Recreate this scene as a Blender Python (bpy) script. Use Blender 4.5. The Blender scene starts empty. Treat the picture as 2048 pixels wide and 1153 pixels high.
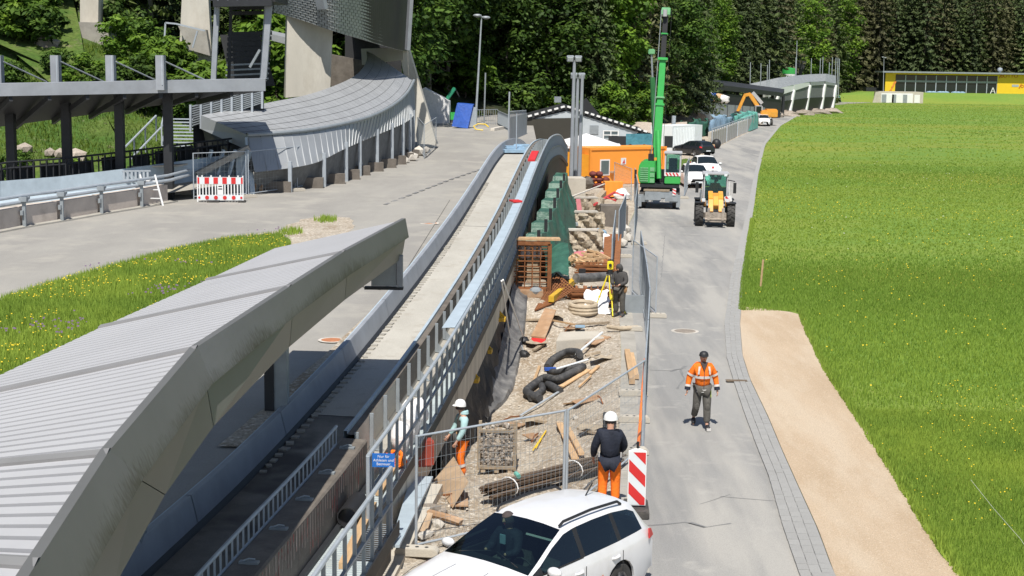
import bpy, bmesh, math, random
import numpy as np
from mathutils import Vector, Matrix
random.seed(7); np.random.seed(7)
sc = bpy.context.scene
COL = sc.collection
R = math.radians

# ------------------------------------------------------------------ camera
F, CXP, CYP = 2900.0, 1024.0, 576.5
PITCH, ROLL, CAMH = math.atan(438.5/2900.0), 0.015, 8.0
cam_d = bpy.data.cameras.new('camera'); cam = bpy.data.objects.new('camera', cam_d); COL.objects.link(cam)
cam_d.sensor_width = 36.0; cam_d.lens = 36.0*F/2048.0
cam_d.clip_start = 0.3; cam_d.clip_end = 4000
RM = Matrix.Rotation(math.pi/2-PITCH, 4, 'X') @ Matrix.Rotation(ROLL, 4, 'Z')
cam.matrix_world = Matrix.Translation((0, 0, CAMH)) @ RM
sc.camera = cam

# ------------------------------------------------------------------ light
SUN_DIR = Vector((-0.055, -0.57, 1.0)).normalized()          # towards the sun
SUN_EL = math.asin(SUN_DIR.z); SUN_AZ = math.atan2(SUN_DIR.x, SUN_DIR.y)
w = bpy.data.worlds.new('World'); sc.world = w; w.use_nodes = True
nt = w.node_tree; bg = nt.nodes['Background']; sky = nt.nodes.new('ShaderNodeTexSky')
sky.sky_type = 'NISHITA'; sky.sun_disc = False; sky.sun_elevation = SUN_EL; sky.sun_rotation = SUN_AZ
sky.altitude = 600; sky.air_density = 1.0; sky.dust_density = 1.2; sky.ozone_density = 1.0
nt.links.new(sky.outputs[0], bg.inputs[0]); bg.inputs[1].default_value = 0.085
sun_d = bpy.data.lights.new('sun', 'SUN'); sun_d.energy = 4.9; sun_d.angle = R(0.5); sun_d.color = (1.0, 0.955, 0.88)
sun = bpy.data.objects.new('sun', sun_d); COL.objects.link(sun)
sun.rotation_euler = SUN_DIR.to_track_quat('Z', 'Y').to_euler()
sc.view_settings.view_transform = 'Standard'; sc.view_settings.look = 'None'
sc.view_settings.gamma = 1.0; sc.view_settings.use_curve_mapping = False
sc.view_settings.exposure = 0.22
sc.cycles.max_bounces = 6; sc.cycles.transparent_max_bounces = 16

# ------------------------------------------------------------------ picture point -> place
R3 = RM.to_3x3()
def ray(px, py):
    return R3 @ Vector(((px-CXP)/F, -(py-CYP)/F, -1.0))
def P(px, py, z=None, Y=None):
    d = ray(px, py)
    t = (z-CAMH)/d.z if Y is None else Y/d.y
    return Vector((d.x*t, d.y*t, CAMH+d.z*t))
def G(px, py, z=0.0): return P(px, py, z=z)
def zt(y): return 1.62+0.0172*(y-28)                        # the terrace on the far side of the track
def T(px, py):
    z = 2.0
    for _ in range(8):
        p = P(px, py, z=z); z = zt(p.y)
    return P(px, py, z=z)

# ------------------------------------------------------------------ materials
def _n(nt, t, **kw):
    n = nt.nodes.new(t)
    for k, v in kw.items(): setattr(n, k, v)
    return n
def mat(name, col, rough=0.65, metal=0.0, var=0.18, scale=2.0, bump=0.0, bscale=40.0, dirt=None, dscale=1.5, damt=0.5,
        rand=0.0, world=False, spec=0.5, stretch=None, coat=0.0, trans=0.0, det=6.0, dlo=0.5, dhi=0.75, fine=0.0, fscale=200.0):
    m = bpy.data.materials.new(name); m.use_nodes = True; nt = m.node_tree; L = nt.links.new
    b = nt.nodes['Principled BSDF']
    b.inputs['Roughness'].default_value = rough; b.inputs['Metallic'].default_value = metal
    b.inputs['Specular IOR Level'].default_value = spec
    if coat: b.inputs['Coat Weight'].default_value = coat; b.inputs['Coat Roughness'].default_value = 0.05
    if trans: b.inputs['Transmission Weight'].default_value = trans
    if world: co = _n(nt, 'ShaderNodeNewGeometry').outputs['Position']
    else: co = _n(nt, 'ShaderNodeTexCoord').outputs['Object']
    if stretch:
        mp = _n(nt, 'ShaderNodeMapping'); mp.inputs['Scale'].default_value = stretch; L(co, mp.inputs['Vector']); co = mp.outputs[0]
    nz = _n(nt, 'ShaderNodeTexNoise'); nz.inputs['Scale'].default_value = scale; nz.inputs['Detail'].default_value = det
    nz.inputs['Roughness'].default_value = 0.62; L(co, nz.inputs['Vector'])
    mr = _n(nt, 'ShaderNodeMapRange'); mr.inputs['From Min'].default_value = 0.28; mr.inputs['From Max'].default_value = 0.72
    mr.inputs['To Min'].default_value = 1-var; mr.inputs['To Max'].default_value = 1+var; L(nz.outputs['Fac'], mr.inputs['Value'])
    val = mr.outputs[0]
    if rand:
        oi = _n(nt, 'ShaderNodeObjectInfo'); m2 = _n(nt, 'ShaderNodeMapRange')
        m2.inputs['To Min'].default_value = 1-rand; m2.inputs['To Max'].default_value = 1+rand; L(oi.outputs['Random'], m2.inputs['Value'])
        mm = _n(nt, 'ShaderNodeMath', operation='MULTIPLY'); L(val, mm.inputs[0]); L(m2.outputs[0], mm.inputs[1]); val = mm.outputs[0]
    if fine:
        nf = _n(nt, 'ShaderNodeTexNoise'); nf.inputs['Scale'].default_value = fscale; nf.inputs['Detail'].default_value = 2.0; L(co, nf.inputs['Vector'])
        m3 = _n(nt, 'ShaderNodeMapRange'); m3.inputs['From Min'].default_value = 0.3; m3.inputs['From Max'].default_value = 0.7
        m3.inputs['To Min'].default_value = 1-fine; m3.inputs['To Max'].default_value = 1+fine; L(nf.outputs['Fac'], m3.inputs['Value'])
        mm = _n(nt, 'ShaderNodeMath', operation='MULTIPLY'); L(val, mm.inputs[0]); L(m3.outputs[0], mm.inputs[1]); val = mm.outputs[0]
    base = _n(nt, 'ShaderNodeRGB'); base.outputs[0].default_value = (*col, 1)
    cur = base.outputs[0]
    if dirt:
        dn = _n(nt, 'ShaderNodeTexNoise'); dn.inputs['Scale'].default_value = dscale; dn.inputs['Detail'].default_value = 8.0
        dn.inputs['Roughness'].default_value = 0.7; L(co, dn.inputs['Vector'])
        dr = _n(nt, 'ShaderNodeMapRange'); dr.inputs['From Min'].default_value = dlo; dr.inputs['From Max'].default_value = dhi
        dr.inputs['To Max'].default_value = damt; L(dn.outputs['Fac'], dr.inputs['Value'])
        mx = _n(nt, 'ShaderNodeMix', data_type='RGBA'); L(dr.outputs[0], mx.inputs['Factor']); L(cur, mx.inputs['A'])
        mx.inputs['B'].default_value = (*dirt, 1); cur = mx.outputs['Result']
    sc_ = _n(nt, 'ShaderNodeVectorMath', operation='SCALE'); L(cur, sc_.inputs[0]); L(val, sc_.inputs['Scale'])
    L(sc_.outputs[0], b.inputs['Base Color'])
    if bump:
        bn = _n(nt, 'ShaderNodeTexNoise'); bn.inputs['Scale'].default_value = bscale; bn.inputs['Detail'].default_value = 4.0; L(co, bn.inputs['Vector'])
        bp = _n(nt, 'ShaderNodeBump'); bp.inputs['Strength'].default_value = bump; bp.inputs['Distance'].default_value = 0.05
        L(bn.outputs['Fac'], bp.inputs['Height']); L(bp.outputs[0], b.inputs['Normal'])
    return m
def two(name, c1, c2, scale, lo=0.42, hi=0.6, rough=0.8, c3=None, s3=40.0, l3=0.6, h3=0.68, bump=0.0, bscale=60.0, stretch=None, world=True, fine=0.25, fscale=60.0, mid=None, mscale=0.05):
    """Ground-like mixture: two broad colours, a fleck colour, fine grain."""
    m = bpy.data.materials.new(name); m.use_nodes = True; nt = m.node_tree; L = nt.links.new
    b = nt.nodes['Principled BSDF']; b.inputs['Roughness'].default_value = rough; b.inputs['Specular IOR Level'].default_value = 0.25
    co = _n(nt, 'ShaderNodeNewGeometry').outputs['Position'] if world else _n(nt, 'ShaderNodeTexCoord').outputs['Object']
    if stretch:
        mp = _n(nt, 'ShaderNodeMapping'); mp.inputs['Scale'].default_value = stretch; L(co, mp.inputs['Vector']); co2 = mp.outputs[0]
    else: co2 = co
    def noise(s, c, det=7.0):
        n = _n(nt, 'ShaderNodeTexNoise'); n.inputs['Scale'].default_value = s; n.inputs['Detail'].default_value = det
        n.inputs['Roughness'].default_value = 0.65; L(c, n.inputs['Vector']); return n.outputs['Fac']
    def rng(v, a, z):
        r = _n(nt, 'ShaderNodeMapRange'); r.inputs['From Min'].default_value = a; r.inputs['From Max'].default_value = z; L(v, r.inputs['Value']); return r.outputs[0]
    mx = _n(nt, 'ShaderNodeMix', data_type='RGBA'); L(rng(noise(scale, co2), lo, hi), mx.inputs['Factor'])
    mx.inputs['A'].default_value = (*c1, 1); mx.inputs['B'].default_value = (*c2, 1); cur = mx.outputs['Result']
    if mid:
        m4 = _n(nt, 'ShaderNodeMix', data_type='RGBA'); L(rng(noise(mscale, co2, 4.0), 0.45, 0.62), m4.inputs['Factor'])
        L(cur, m4.inputs['A']); m4.inputs['B'].default_value = (*mid, 1); cur = m4.outputs['Result']
    if c3:
        m3 = _n(nt, 'ShaderNodeMix', data_type='RGBA'); L(rng(noise(s3, co, 3.0), l3, h3), m3.inputs['Factor'])
        L(cur, m3.inputs['A']); m3.inputs['B'].default_value = (*c3, 1); cur = m3.outputs['Result']
    fn = _n(nt, 'ShaderNodeMapRange'); fn.inputs['From Min'].default_value = 0.3; fn.inputs['From Max'].default_value = 0.7
    fn.inputs['To Min'].default_value = 1-fine; fn.inputs['To Max'].default_value = 1+fine; L(noise(fscale, co, 4.0), fn.inputs['Value'])
    sv = _n(nt, 'ShaderNodeVectorMath', operation='SCALE'); L(cur, sv.inputs[0]); L(fn.outputs[0], sv.inputs['Scale']); L(sv.outputs[0], b.inputs['Base Color'])
    if bump:
        bp = _n(nt, 'ShaderNodeBump'); bp.inputs['Strength'].default_value = bump; bp.inputs['Distance'].default_value = 0.08
        L(noise(bscale, co, 5.0), bp.inputs['Height']); L(bp.outputs[0], b.inputs['Normal'])
    return m
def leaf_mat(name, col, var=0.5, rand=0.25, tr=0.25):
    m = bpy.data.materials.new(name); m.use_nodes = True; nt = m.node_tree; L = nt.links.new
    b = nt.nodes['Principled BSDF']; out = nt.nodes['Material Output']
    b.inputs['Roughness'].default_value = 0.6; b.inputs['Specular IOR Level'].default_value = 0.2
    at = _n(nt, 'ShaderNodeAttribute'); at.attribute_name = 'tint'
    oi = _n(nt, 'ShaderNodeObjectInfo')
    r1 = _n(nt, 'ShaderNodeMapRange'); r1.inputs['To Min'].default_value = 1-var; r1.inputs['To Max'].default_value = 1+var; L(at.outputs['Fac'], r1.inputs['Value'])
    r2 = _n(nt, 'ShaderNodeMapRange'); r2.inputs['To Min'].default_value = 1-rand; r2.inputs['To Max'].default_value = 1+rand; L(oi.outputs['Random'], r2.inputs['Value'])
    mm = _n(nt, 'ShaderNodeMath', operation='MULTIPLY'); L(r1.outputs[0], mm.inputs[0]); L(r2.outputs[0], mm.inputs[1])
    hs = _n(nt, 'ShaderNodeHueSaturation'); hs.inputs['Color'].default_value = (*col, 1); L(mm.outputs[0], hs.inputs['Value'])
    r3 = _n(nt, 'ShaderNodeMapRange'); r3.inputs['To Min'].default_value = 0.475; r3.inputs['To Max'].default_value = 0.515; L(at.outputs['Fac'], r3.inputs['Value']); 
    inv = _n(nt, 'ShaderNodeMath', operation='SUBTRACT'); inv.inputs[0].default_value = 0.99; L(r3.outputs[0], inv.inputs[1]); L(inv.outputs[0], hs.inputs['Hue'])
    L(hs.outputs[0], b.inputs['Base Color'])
    if tr:
        t = _n(nt, 'ShaderNodeBsdfTranslucent'); L(hs.outputs[0], t.inputs['Color'])
        ms = _n(nt, 'ShaderNodeMixShader'); ms.inputs[0].default_value = tr; L(b.outputs[0], ms.inputs[1]); L(t.outputs[0], ms.inputs[2]); L(ms.outputs[0], out.inputs['Surface'])
    return m
def glass_mat(name, tint=(0.55, 0.75, 0.7), rough=0.02, alpha=0.35):
    m = bpy.data.materials.new(name); m.use_nodes = True; nt = m.node_tree; L = nt.links.new
    out = nt.nodes['Material Output']; nt.nodes.remove(nt.nodes['Principled BSDF'])
    g = _n(nt, 'ShaderNodeBsdfGlossy'); g.inputs['Roughness'].default_value = rough; g.inputs['Color'].default_value = (0.9, 0.95, 1, 1)
    t = _n(nt, 'ShaderNodeBsdfTransparent'); t.inputs['Color'].default_value = (*tint, 1)
    fr = _n(nt, 'ShaderNodeLayerWeight'); fr.inputs['Blend'].default_value = alpha
    ms = _n(nt, 'ShaderNodeMixShader'); L(fr.outputs['Fresnel'], ms.inputs[0]); L(t.outputs[0], ms.inputs[1]); L(g.outputs[0], ms.inputs[2]); L(ms.outputs[0], out.inputs['Surface'])
    return m

# ------------------------------------------------------------------ mesh builder, things and parts
OFF = {}
class MB:
    def __init__(s): s.v = []; s.f = []; s.mi = []; s.cur = 0
    def add(s, vs, fs):
        o = len(s.v); s.v.extend([tuple(p) for p in vs]); s.f.extend([tuple(i+o for i in q) for q in fs]); s.mi.extend([s.cur]*len(fs)); return s
    def box(s, c, d, rz=0.0, M=None):
        c = Vector(c); h = Vector(d)*0.5
        m = M if M is not None else Matrix.Rotation(rz, 3, 'Z')
        vs = [c + m @ Vector((sx*h.x, sy*h.y, sz*h.z)) for sx in (-1, 1) for sy in (-1, 1) for sz in (-1, 1)]
        return s.add(vs, [(0,1,3,2),(4,6,7,5),(0,4,5,1),(2,3,7,6),(0,2,6,4),(1,5,7,3)])
    def bar(s, a, b, wd, ht=None, up=(0,0,1)):
        a = Vector(a); b = Vector(b); ht = wd if ht is None else ht
        t = b-a; ln = t.length
        if ln < 1e-6: return s
        t /= ln; u = Vector(up)
        if abs(t.dot(u)) > 0.99: u = Vector((1,0,0))
        x = t.cross(u).normalized(); y = x.cross(t).normalized()
        m = Matrix((x, t, y)).transposed()
        return s.box((a+b)/2, (wd, ln, ht), M=m)
    def tube(s, pts, r, n=6, closed=False, cap=True, rad=None):
        pts = [Vector(p) for p in pts]; N = len(pts); rings = []
        px = None
        for i, p in enumerate(pts):
            if closed: t = pts[(i+1) % N]-pts[i-1]
            else: t = pts[min(i+1, N-1)]-pts[max(i-1, 0)]
            t.normalize()
            u = Vector((0,0,1)) if abs(t.z) < 0.95 else Vector((1,0,0))
            if px is not None:
                x = px - t*px.dot(t)
                x = x.normalized() if x.length > 1e-4 else t.cross(u).normalized()
            else: x = t.cross(u).normalized()
            px = x; y = t.cross(x)
            rr = r if rad is None else rad[i]
            rings.append([p + (x*math.cos(2*math.pi*k/n)+y*math.sin(2*math.pi*k/n))*rr for k in range(n)])
        vs = [q for rg in rings for q in rg]; fs = []
        for i in range(N if closed else N-1):
            j = (i+1) % N
            for k in range(n):
                k2 = (k+1) % n; fs.append((i*n+k, i*n+k2, j*n+k2, j*n+k))
        if cap and not closed: fs += [tuple(range(n-1, -1, -1)), tuple(range((N-1)*n, N*n))]
        return s.add(vs, fs)
    def lathe(s, prof, n=16, c=(0,0,0), axis='Z', M=None):
        c = Vector(c); vs = []; fs = []; m = len(prof)
        for k in range(n):
            a = 2*math.pi*k/n
            for (r, h) in prof:
                p = Vector((r*math.cos(a), r*math.sin(a), h))
                if axis == 'X': p = Vector((p.z, p.x, p.y))
                elif axis == 'Y': p = Vector((p.x, p.z, p.y))
                if M is not None: p = M @ p
                vs.append(c+p)
        for k in range(n):
            k2 = (k+1) % n
            for j in range(m-1): fs.append((k*m+j, k2*m+j, k2*m+j+1, k*m+j+1))
        return s.add(vs, fs)
    def grid(s, rows, close=False):
        n = len(rows[0]); vs = [p for r in rows for p in r]; fs = []
        for i in range(len(rows)-1):
            for j in range(n-1 if not close else n):
                j2 = (j+1) % n; fs.append((i*n+j, i*n+j2, (i+1)*n+j2, (i+1)*n+j))
        return s.add(vs, fs)
    def poly(s, pts): return s.add(pts, [tuple(range(len(pts)))])
    def prism(s, pts, vec):
        pts = [Vector(p) for p in pts]; n = len(pts); v = Vector(vec)
        fs = [tuple(range(n-1, -1, -1)), tuple(range(n, 2*n))] + [(i, (i+1) % n, n+(i+1) % n, n+i) for i in range(n)]
        return s.add(pts+[p+v for p in pts], fs)
    def ball(s, c, r, n=8, m=6, jit=0.0, sq=1.0):
        c = Vector(c); r = Vector((r, r, r)) if not hasattr(r, '__len__') else Vector(r); vs = []; fs = []
        for i in range(m+1):
            th = math.pi*i/m
            for k in range(n):
                ph = 2*math.pi*k/n; q = 1+random.uniform(-jit, jit)
                w = [math.copysign(abs(t)**sq, t) for t in (math.sin(th)*math.cos(ph), math.sin(th)*math.sin(ph), math.cos(th))]; vs.append(c+Vector((r.x*w[0]*q, r.y*w[1]*q, r.z*w[2]*q)))
        for i in range(m):
            for k in range(n): fs.append((i*n+k, (i+1)*n+k, (i+1)*n+(k+1) % n, i*n+(k+1) % n))
        return s.add(vs, fs)
    def mesh(s, name, off=(0,0,0)):
        me = bpy.data.meshes.new(name); o = Vector(off)
        me.from_pydata([tuple(Vector(p)-o) for p in s.v], [], s.f); me.validate(); me.update(); return me
    def build(s, name, m, parent=None, smooth=False, angle=40, label=None, kind=None, bevel=0.0):
        off = OFF.get(parent.name, Vector()) if parent else Vector()
        me = s.mesh(name, off)
        ms = m if isinstance(m, (list, tuple)) else [m]
        for q in ms: me.materials.append(q)
        if len(ms) > 1 and len(me.polygons) == len(s.mi): me.polygons.foreach_set('material_index', s.mi)
        bm = bmesh.new(); bm.from_mesh(me); bmesh.ops.recalc_face_normals(bm, faces=bm.faces)
        if bevel: 
            bmesh.ops.bevel(bm, geom=[e for e in bm.edges], offset=bevel, segments=2, affect='EDGES', clamp_overlap=True)
        bm.to_mesh(me); bm.free()
        if smooth:
            me.polygons.foreach_set('use_smooth', [True]*len(me.polygons)); me.set_sharp_from_angle(angle=R(angle))
        o = bpy.data.objects.new(name, me); COL.objects.link(o)
        if parent: o.parent = parent; OFF[o.name] = off
        if label: o['label'] = label
        if kind: o['kind'] = kind
        return o
def tag(o, label, cat=None, group=None, kind=None):
    o['label'] = label
    if cat: o['category'] = cat
    if group: o['group'] = group
    if kind: o['kind'] = kind
    return o
def thing(name, label, cat, loc=(0,0,0), rz=0.0, group=None, world=False):
    o = bpy.data.objects.new(name, None); COL.objects.link(o); o.location = loc; o.rotation_euler = (0,0,rz)
    o.empty_display_size = 0.2; tag(o, label, cat, group)
    if world: OFF[o.name] = Vector(loc)
    return o
def one(mb, name, m, label, cat, group=None, smooth=False, at=None, **kw):
    """a thing that is a single mesh; its origin goes to its base"""
    if at is None:
        a = np.array(mb.v); at = Vector(((a[:,0].min()+a[:,0].max())/2, (a[:,1].min()+a[:,1].max())/2, a[:,2].min()))
    mb.v = [tuple(Vector(p)-Vector(at)) for p in mb.v]
    o = mb.build(name, m, None, smooth, **kw); o.location = at
    return tag(o, label, cat, group)
def struct(mb, name, m, label=None, parent=None, smooth=False, kind='structure'):
    o = mb.build(name, m, parent, smooth)
    o['kind'] = kind
    if label: o['label'] = label
    return o
KIDS = {}
def copy_tree(o, parent=None):
    c = o.copy(); COL.objects.link(c)
    if parent: c.parent = parent
    for ch in list(o.children): copy_tree(ch, c)
    return c
def dup(o, loc, rz=0.0, label=None, scale=None, group=None):
    c = copy_tree(o); c.location = loc; c.rotation_euler = (0,0,rz)
    if scale: c.scale = (scale,)*3 if not hasattr(scale, '__len__') else scale
    if label: c['label'] = label
    if group: c['group'] = group
    return c
def piece(name, me, parent, M, label=None, kind=None):
    """one more piece sharing the mesh me, placed by the matrix M in its parent's space"""
    o = bpy.data.objects.new(name, me); COL.objects.link(o); o.parent = parent; o.matrix_local = M
    if label: o['label'] = label
    if kind: o['kind'] = kind
    return o
def frame_m(a, b, up=(0,0,1), off=Vector((0,0,0))):
    """matrix whose Y runs from a to b (unit scale), origin at the middle"""
    a = Vector(a)-off; b = Vector(b)-off; t = (b-a).normalized(); u = Vector(up)
    if abs(t.dot(u)) > 0.99: u = Vector((1,0,0))
    x = t.cross(u).normalized(); y = x.cross(t)
    m = Matrix((x, t, y)).transposed().to_4x4(); m.translation = (a+b)/2; return m
def unit_box(name, m, d=(1,1,1)):
    mb = MB().box((0,0,0), d); me = mb.mesh(name); me.materials.append(m); return me
def bar_piece(name, me, parent, a, b, wd, ht, up=(0,0,1)):
    """stretched copy of a unit box as a bar from a to b"""
    off = OFF.get(parent.name, Vector()); M = frame_m(a, b, up, off)
    ln = (Vector(b)-Vector(a)).length
    return piece(name, me, parent, M @ Matrix.Diagonal((wd, ln, ht, 1)))
def pl(p, m): return [Vector(q) for q in p]
def hermite(xs, ys):
    xs = np.array(xs, float); ys = np.array(ys, float); d = np.gradient(ys, xs)
    def f(x):
        x = min(max(x, xs[0]), xs[-1]); i = int(min(max(np.searchsorted(xs, x)-1, 0), len(xs)-2)); h = xs[i+1]-xs[i]; t = (x-xs[i])/h
        return ((2*t**3-3*t**2+1)*ys[i]+(t**3-2*t**2+t)*h*d[i]+(-2*t**3+3*t**2)*ys[i+1]+(t**3-t**2)*h*d[i+1])
    return f
def lin(xs, ys):
    return lambda x: float(np.interp(x, xs, ys))
def vnoise(x, y, s=1.0, seed=0):
    """smooth value noise on arrays"""
    x = np.asarray(x, float)*s; y = np.asarray(y, float)*s
    xi = np.floor(x).astype(int); yi = np.floor(y).astype(int); fx = x-xi; fy = y-yi
    def h(a, b):
        n = (a*374761393+b*668265263+seed*1274126177) & 0x7fffffff; n = ((n ^ (n >> 13))*1274126177) & 0x7fffffff
        return ((n ^ (n >> 16)) & 0xffff)/65535.0
    fx = fx*fx*(3-2*fx); fy = fy*fy*(3-2*fy)
    return (h(xi,yi)*(1-fx)+h(xi+1,yi)*fx)*(1-fy)+(h(xi,yi+1)*(1-fx)+h(xi+1,yi+1)*fx)*fy
def fbm(x, y, s=1.0, seed=0, o=3):
    t = 0; a = 1.0; n = 0
    for k in range(o): t = t+a*vnoise(x, y, s*2**k, seed+k); n += a; a *= 0.5
    return t/n
def text(body, size, m, parent, M, ext=0.004, align='CENTER', name='lettering', space=1.0):
    c = bpy.data.curves.new(name, 'FONT'); c.body = body; c.size = size; c.extrude = ext; c.align_x = align; c.align_y = 'CENTER'; c.space_line = space
    c.materials.append(m); f = bpy.data.objects.new(name, c); COL.objects.link(f); dg = bpy.context.evaluated_depsgraph_get(); dg.update()
    me = bpy.data.meshes.new_from_object(f.evaluated_get(dg)); bpy.data.objects.remove(f); bpy.data.curves.remove(c)
    if not me.materials: me.materials.append(m)
    o = bpy.data.objects.new(name, me); COL.objects.link(o); o.parent = parent; o.matrix_local = M; return o
def facing(origin, normal_xy):
    """matrix for upright flat print: local XY in a vertical plane whose front looks along normal_xy"""
    n = Vector((normal_xy[0], normal_xy[1], 0)).normalized(); x = Vector((-n.y, n.x, 0)); 
    m = Matrix((x, Vector((0,0,1)), n)).transposed().to_4x4(); m.translation = origin; return m
def fast_mesh(name, v, faces, n, m, tint=None):
    """big meshes from numpy: v (N,3), faces (K,n)"""
    me = bpy.data.meshes.new(name); K = len(faces)
    me.vertices.add(len(v)); me.vertices.foreach_set('co', np.asarray(v, np.float32).ravel())
    me.loops.add(K*n); me.loops.foreach_set('vertex_index', np.asarray(faces, np.int32).ravel())
    me.polygons.add(K); me.polygons.foreach_set('loop_start', np.arange(0, K*n, n, dtype=np.int32)); me.polygons.foreach_set('loop_total', np.full(K, n, np.int32))
    if tint is not None:
        a = me.attributes.new('tint', 'FLOAT', 'POINT'); a.data.foreach_set('value', np.asarray(tint, np.float32))
    me.update(calc_edges=True); me.validate(); me.materials.append(m); return me
# ------------------------------------------------------------------ palette
M = {}
M['asphalt'] = two('worn_asphalt', (0.245,0.242,0.234), (0.315,0.308,0.292), 0.35, c3=(0.39,0.375,0.345), s3=0.9, l3=0.58, h3=0.75, bump=0.15, bscale=90, fine=0.16, fscale=45, stretch=(1,0.13,1), mid=(0.375,0.36,0.33), mscale=0.5)
M['asphalt_left'] = two('dusty_asphalt', (0.285,0.272,0.25), (0.335,0.32,0.29), 0.3, c3=(0.37,0.35,0.31), s3=0.5, l3=0.52, h3=0.7, bump=0.12, bscale=90, fine=0.13, fscale=45, stretch=(1,0.35,1))
M['asphalt_patch'] = two('dark_asphalt', (0.19,0.19,0.19), (0.23,0.23,0.225), 0.6, fine=0.2, fscale=45)
M['tar'] = mat('tar_seam', (0.06,0.06,0.06), 0.6)
M['granite'] = mat('granite_sett', (0.345,0.34,0.325), 0.8, var=0.10, scale=6, rand=0.035, bump=0.4, bscale=50, fine=0.12, fscale=90)
M['mortar'] = mat('joint_mortar', (0.335,0.33,0.315), 0.9, var=0.10, scale=4)
M['sand'] = two('yellow_gravel', (0.49,0.37,0.25), (0.56,0.435,0.305), 0.5, c3=(0.63,0.52,0.39), s3=25, l3=0.55, h3=0.7, bump=0.5, bscale=70, fine=0.18, fscale=40, stretch=(1,0.2,1), mid=(0.58,0.47,0.345), mscale=0.8)
M['gravel'] = two('pale_gravel', (0.44,0.37,0.285), (0.56,0.495,0.405), 0.9, c3=(0.68,0.625,0.54), s3=9, l3=0.5, h3=0.66, bump=0.9, bscale=22, fine=0.33, fscale=14, mid=(0.36,0.285,0.205), mscale=0.5)
M['earth'] = two('brown_earth', (0.17,0.125,0.085), (0.25,0.2,0.145), 0.9, c3=(0.33,0.28,0.22), s3=12, l3=0.55, h3=0.7, bump=0.7, bscale=25)
M['meadow'] = two('meadow_ground', (0.14,0.235,0.036), (0.17,0.265,0.044), 0.10, c3=(0.27,0.30,0.075), s3=3.0, l3=0.60, h3=0.74, rough=0.9, bump=0.5, bscale=14, stretch=(0.35,1,1), fine=0.22, fscale=5.0, mid=(0.215,0.25,0.04), mscale=0.05)
M['verge'] = two('verge_ground', (0.07,0.14,0.018), (0.13,0.17,0.035), 0.5, c3=(0.22,0.19,0.11), s3=5.0, l3=0.62, h3=0.75, rough=0.9, bump=0.6, bscale=14, fine=0.3, fscale=8.0)
M['hill'] = two('hillside_ground', (0.055,0.11,0.018), (0.10,0.14,0.03), 0.35, c3=(0.2,0.17,0.11), s3=1.3, l3=0.6, h3=0.75, rough=0.95, bump=0.8, bscale=5, fine=0.35, fscale=5.0)
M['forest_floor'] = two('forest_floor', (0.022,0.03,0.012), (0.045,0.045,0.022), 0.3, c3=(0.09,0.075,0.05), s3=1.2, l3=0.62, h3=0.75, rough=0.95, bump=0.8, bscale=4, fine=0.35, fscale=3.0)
M['conc'] = mat('concrete', (0.36,0.34,0.30), 0.85, var=0.15, scale=1.2, bump=0.15, bscale=30, dirt=(0.2,0.185,0.16), dscale=0.9, damt=0.6, fine=0.1, fscale=60)
M['conc_pale'] = mat('pale_concrete', (0.50,0.46,0.39), 0.85, var=0.12, scale=1.0, bump=0.12, bscale=25, dirt=(0.33,0.29,0.23), dscale=0.7, damt=0.6, fine=0.08, fscale=50)
M['conc_pier'] = mat('pier_concrete', (0.54,0.51,0.445), 0.85, var=0.12, scale=0.6, dirt=(0.30,0.26,0.2), dscale=0.5, damt=0.6, stretch=(1,1,0.35), bump=0.1, bscale=15)
M['conc_track'] = two('track_concrete', (0.40,0.38,0.335), (0.46,0.44,0.39), 0.5, c3=(0.36,0.33,0.28), s3=2.0, l3=0.55, h3=0.75, bump=0.1, bscale=40, fine=0.12, fscale=40, stretch=(1,0.4,1))
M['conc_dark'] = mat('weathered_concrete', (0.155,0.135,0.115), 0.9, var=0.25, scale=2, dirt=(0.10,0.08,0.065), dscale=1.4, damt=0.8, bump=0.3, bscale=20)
M['conc_pink'] = mat('pinkish_concrete_block', (0.56,0.49,0.43), 0.9, var=0.12, scale=1.5, dirt=(0.24,0.2,0.17), dscale=1.2, damt=0.5, rand=0.08)
M['render_wall'] = mat('board_marked_concrete', (0.55,0.50,0.41), 0.9, var=0.2, scale=1.6, stretch=(2.2,2.2,0.25), dirt=(0.22,0.18,0.13), dscale=1.0, damt=0.7, rand=0.1)
M['steel'] = mat('galvanised_steel', (0.42,0.46,0.50), 0.5, 0.25, var=0.14, scale=3)
M['steel_dull'] = mat('dull_galvanised_steel', (0.30,0.33,0.35), 0.55, 0.25, var=0.15, scale=3)
M['steel_blue'] = mat('bluish_painted_steel', (0.31,0.33,0.36), 0.55, 0.1, var=0.12, scale=1.5, dirt=(0.26,0.27,0.28), dscale=2.0, damt=0.5)
M['steel_lblue'] = mat('pale_blue_steel', (0.44,0.52,0.58), 0.5, 0.1, var=0.12, scale=2.5)
M['steel_dark'] = mat('dark_steel', (0.028,0.03,0.034), 0.6, 0.2, var=0.2, scale=3)
M['grating'] = mat('walkway_grating', (0.46,0.52,0.52), 0.6, 0.1, var=0.1, scale=2, dirt=(0.30,0.30,0.25), dscale=1.2, damt=0.6, fine=0.22, fscale=60)
M['sheet'] = mat('pale_roof_sheet', (0.43,0.43,0.442), 0.6, 0.0, var=0.05, scale=0.6)
M['flashing'] = mat('roof_flashing', (0.25,0.245,0.245), 0.5, 0.1, var=0.1, scale=1)
M['coping'] = mat('grey_coping_sheet', (0.28,0.28,0.265), 0.5, 0.15, var=0.1, scale=0.8, dirt=(0.34,0.33,0.30), dscale=0.6, damt=0.5)
M['fascia'] = mat('stainless_fascia_sheet', (0.175,0.168,0.16), 0.45, 0.2, var=0.07, scale=0.7, stretch=(1,1,0.4), rand=0.06)
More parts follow.
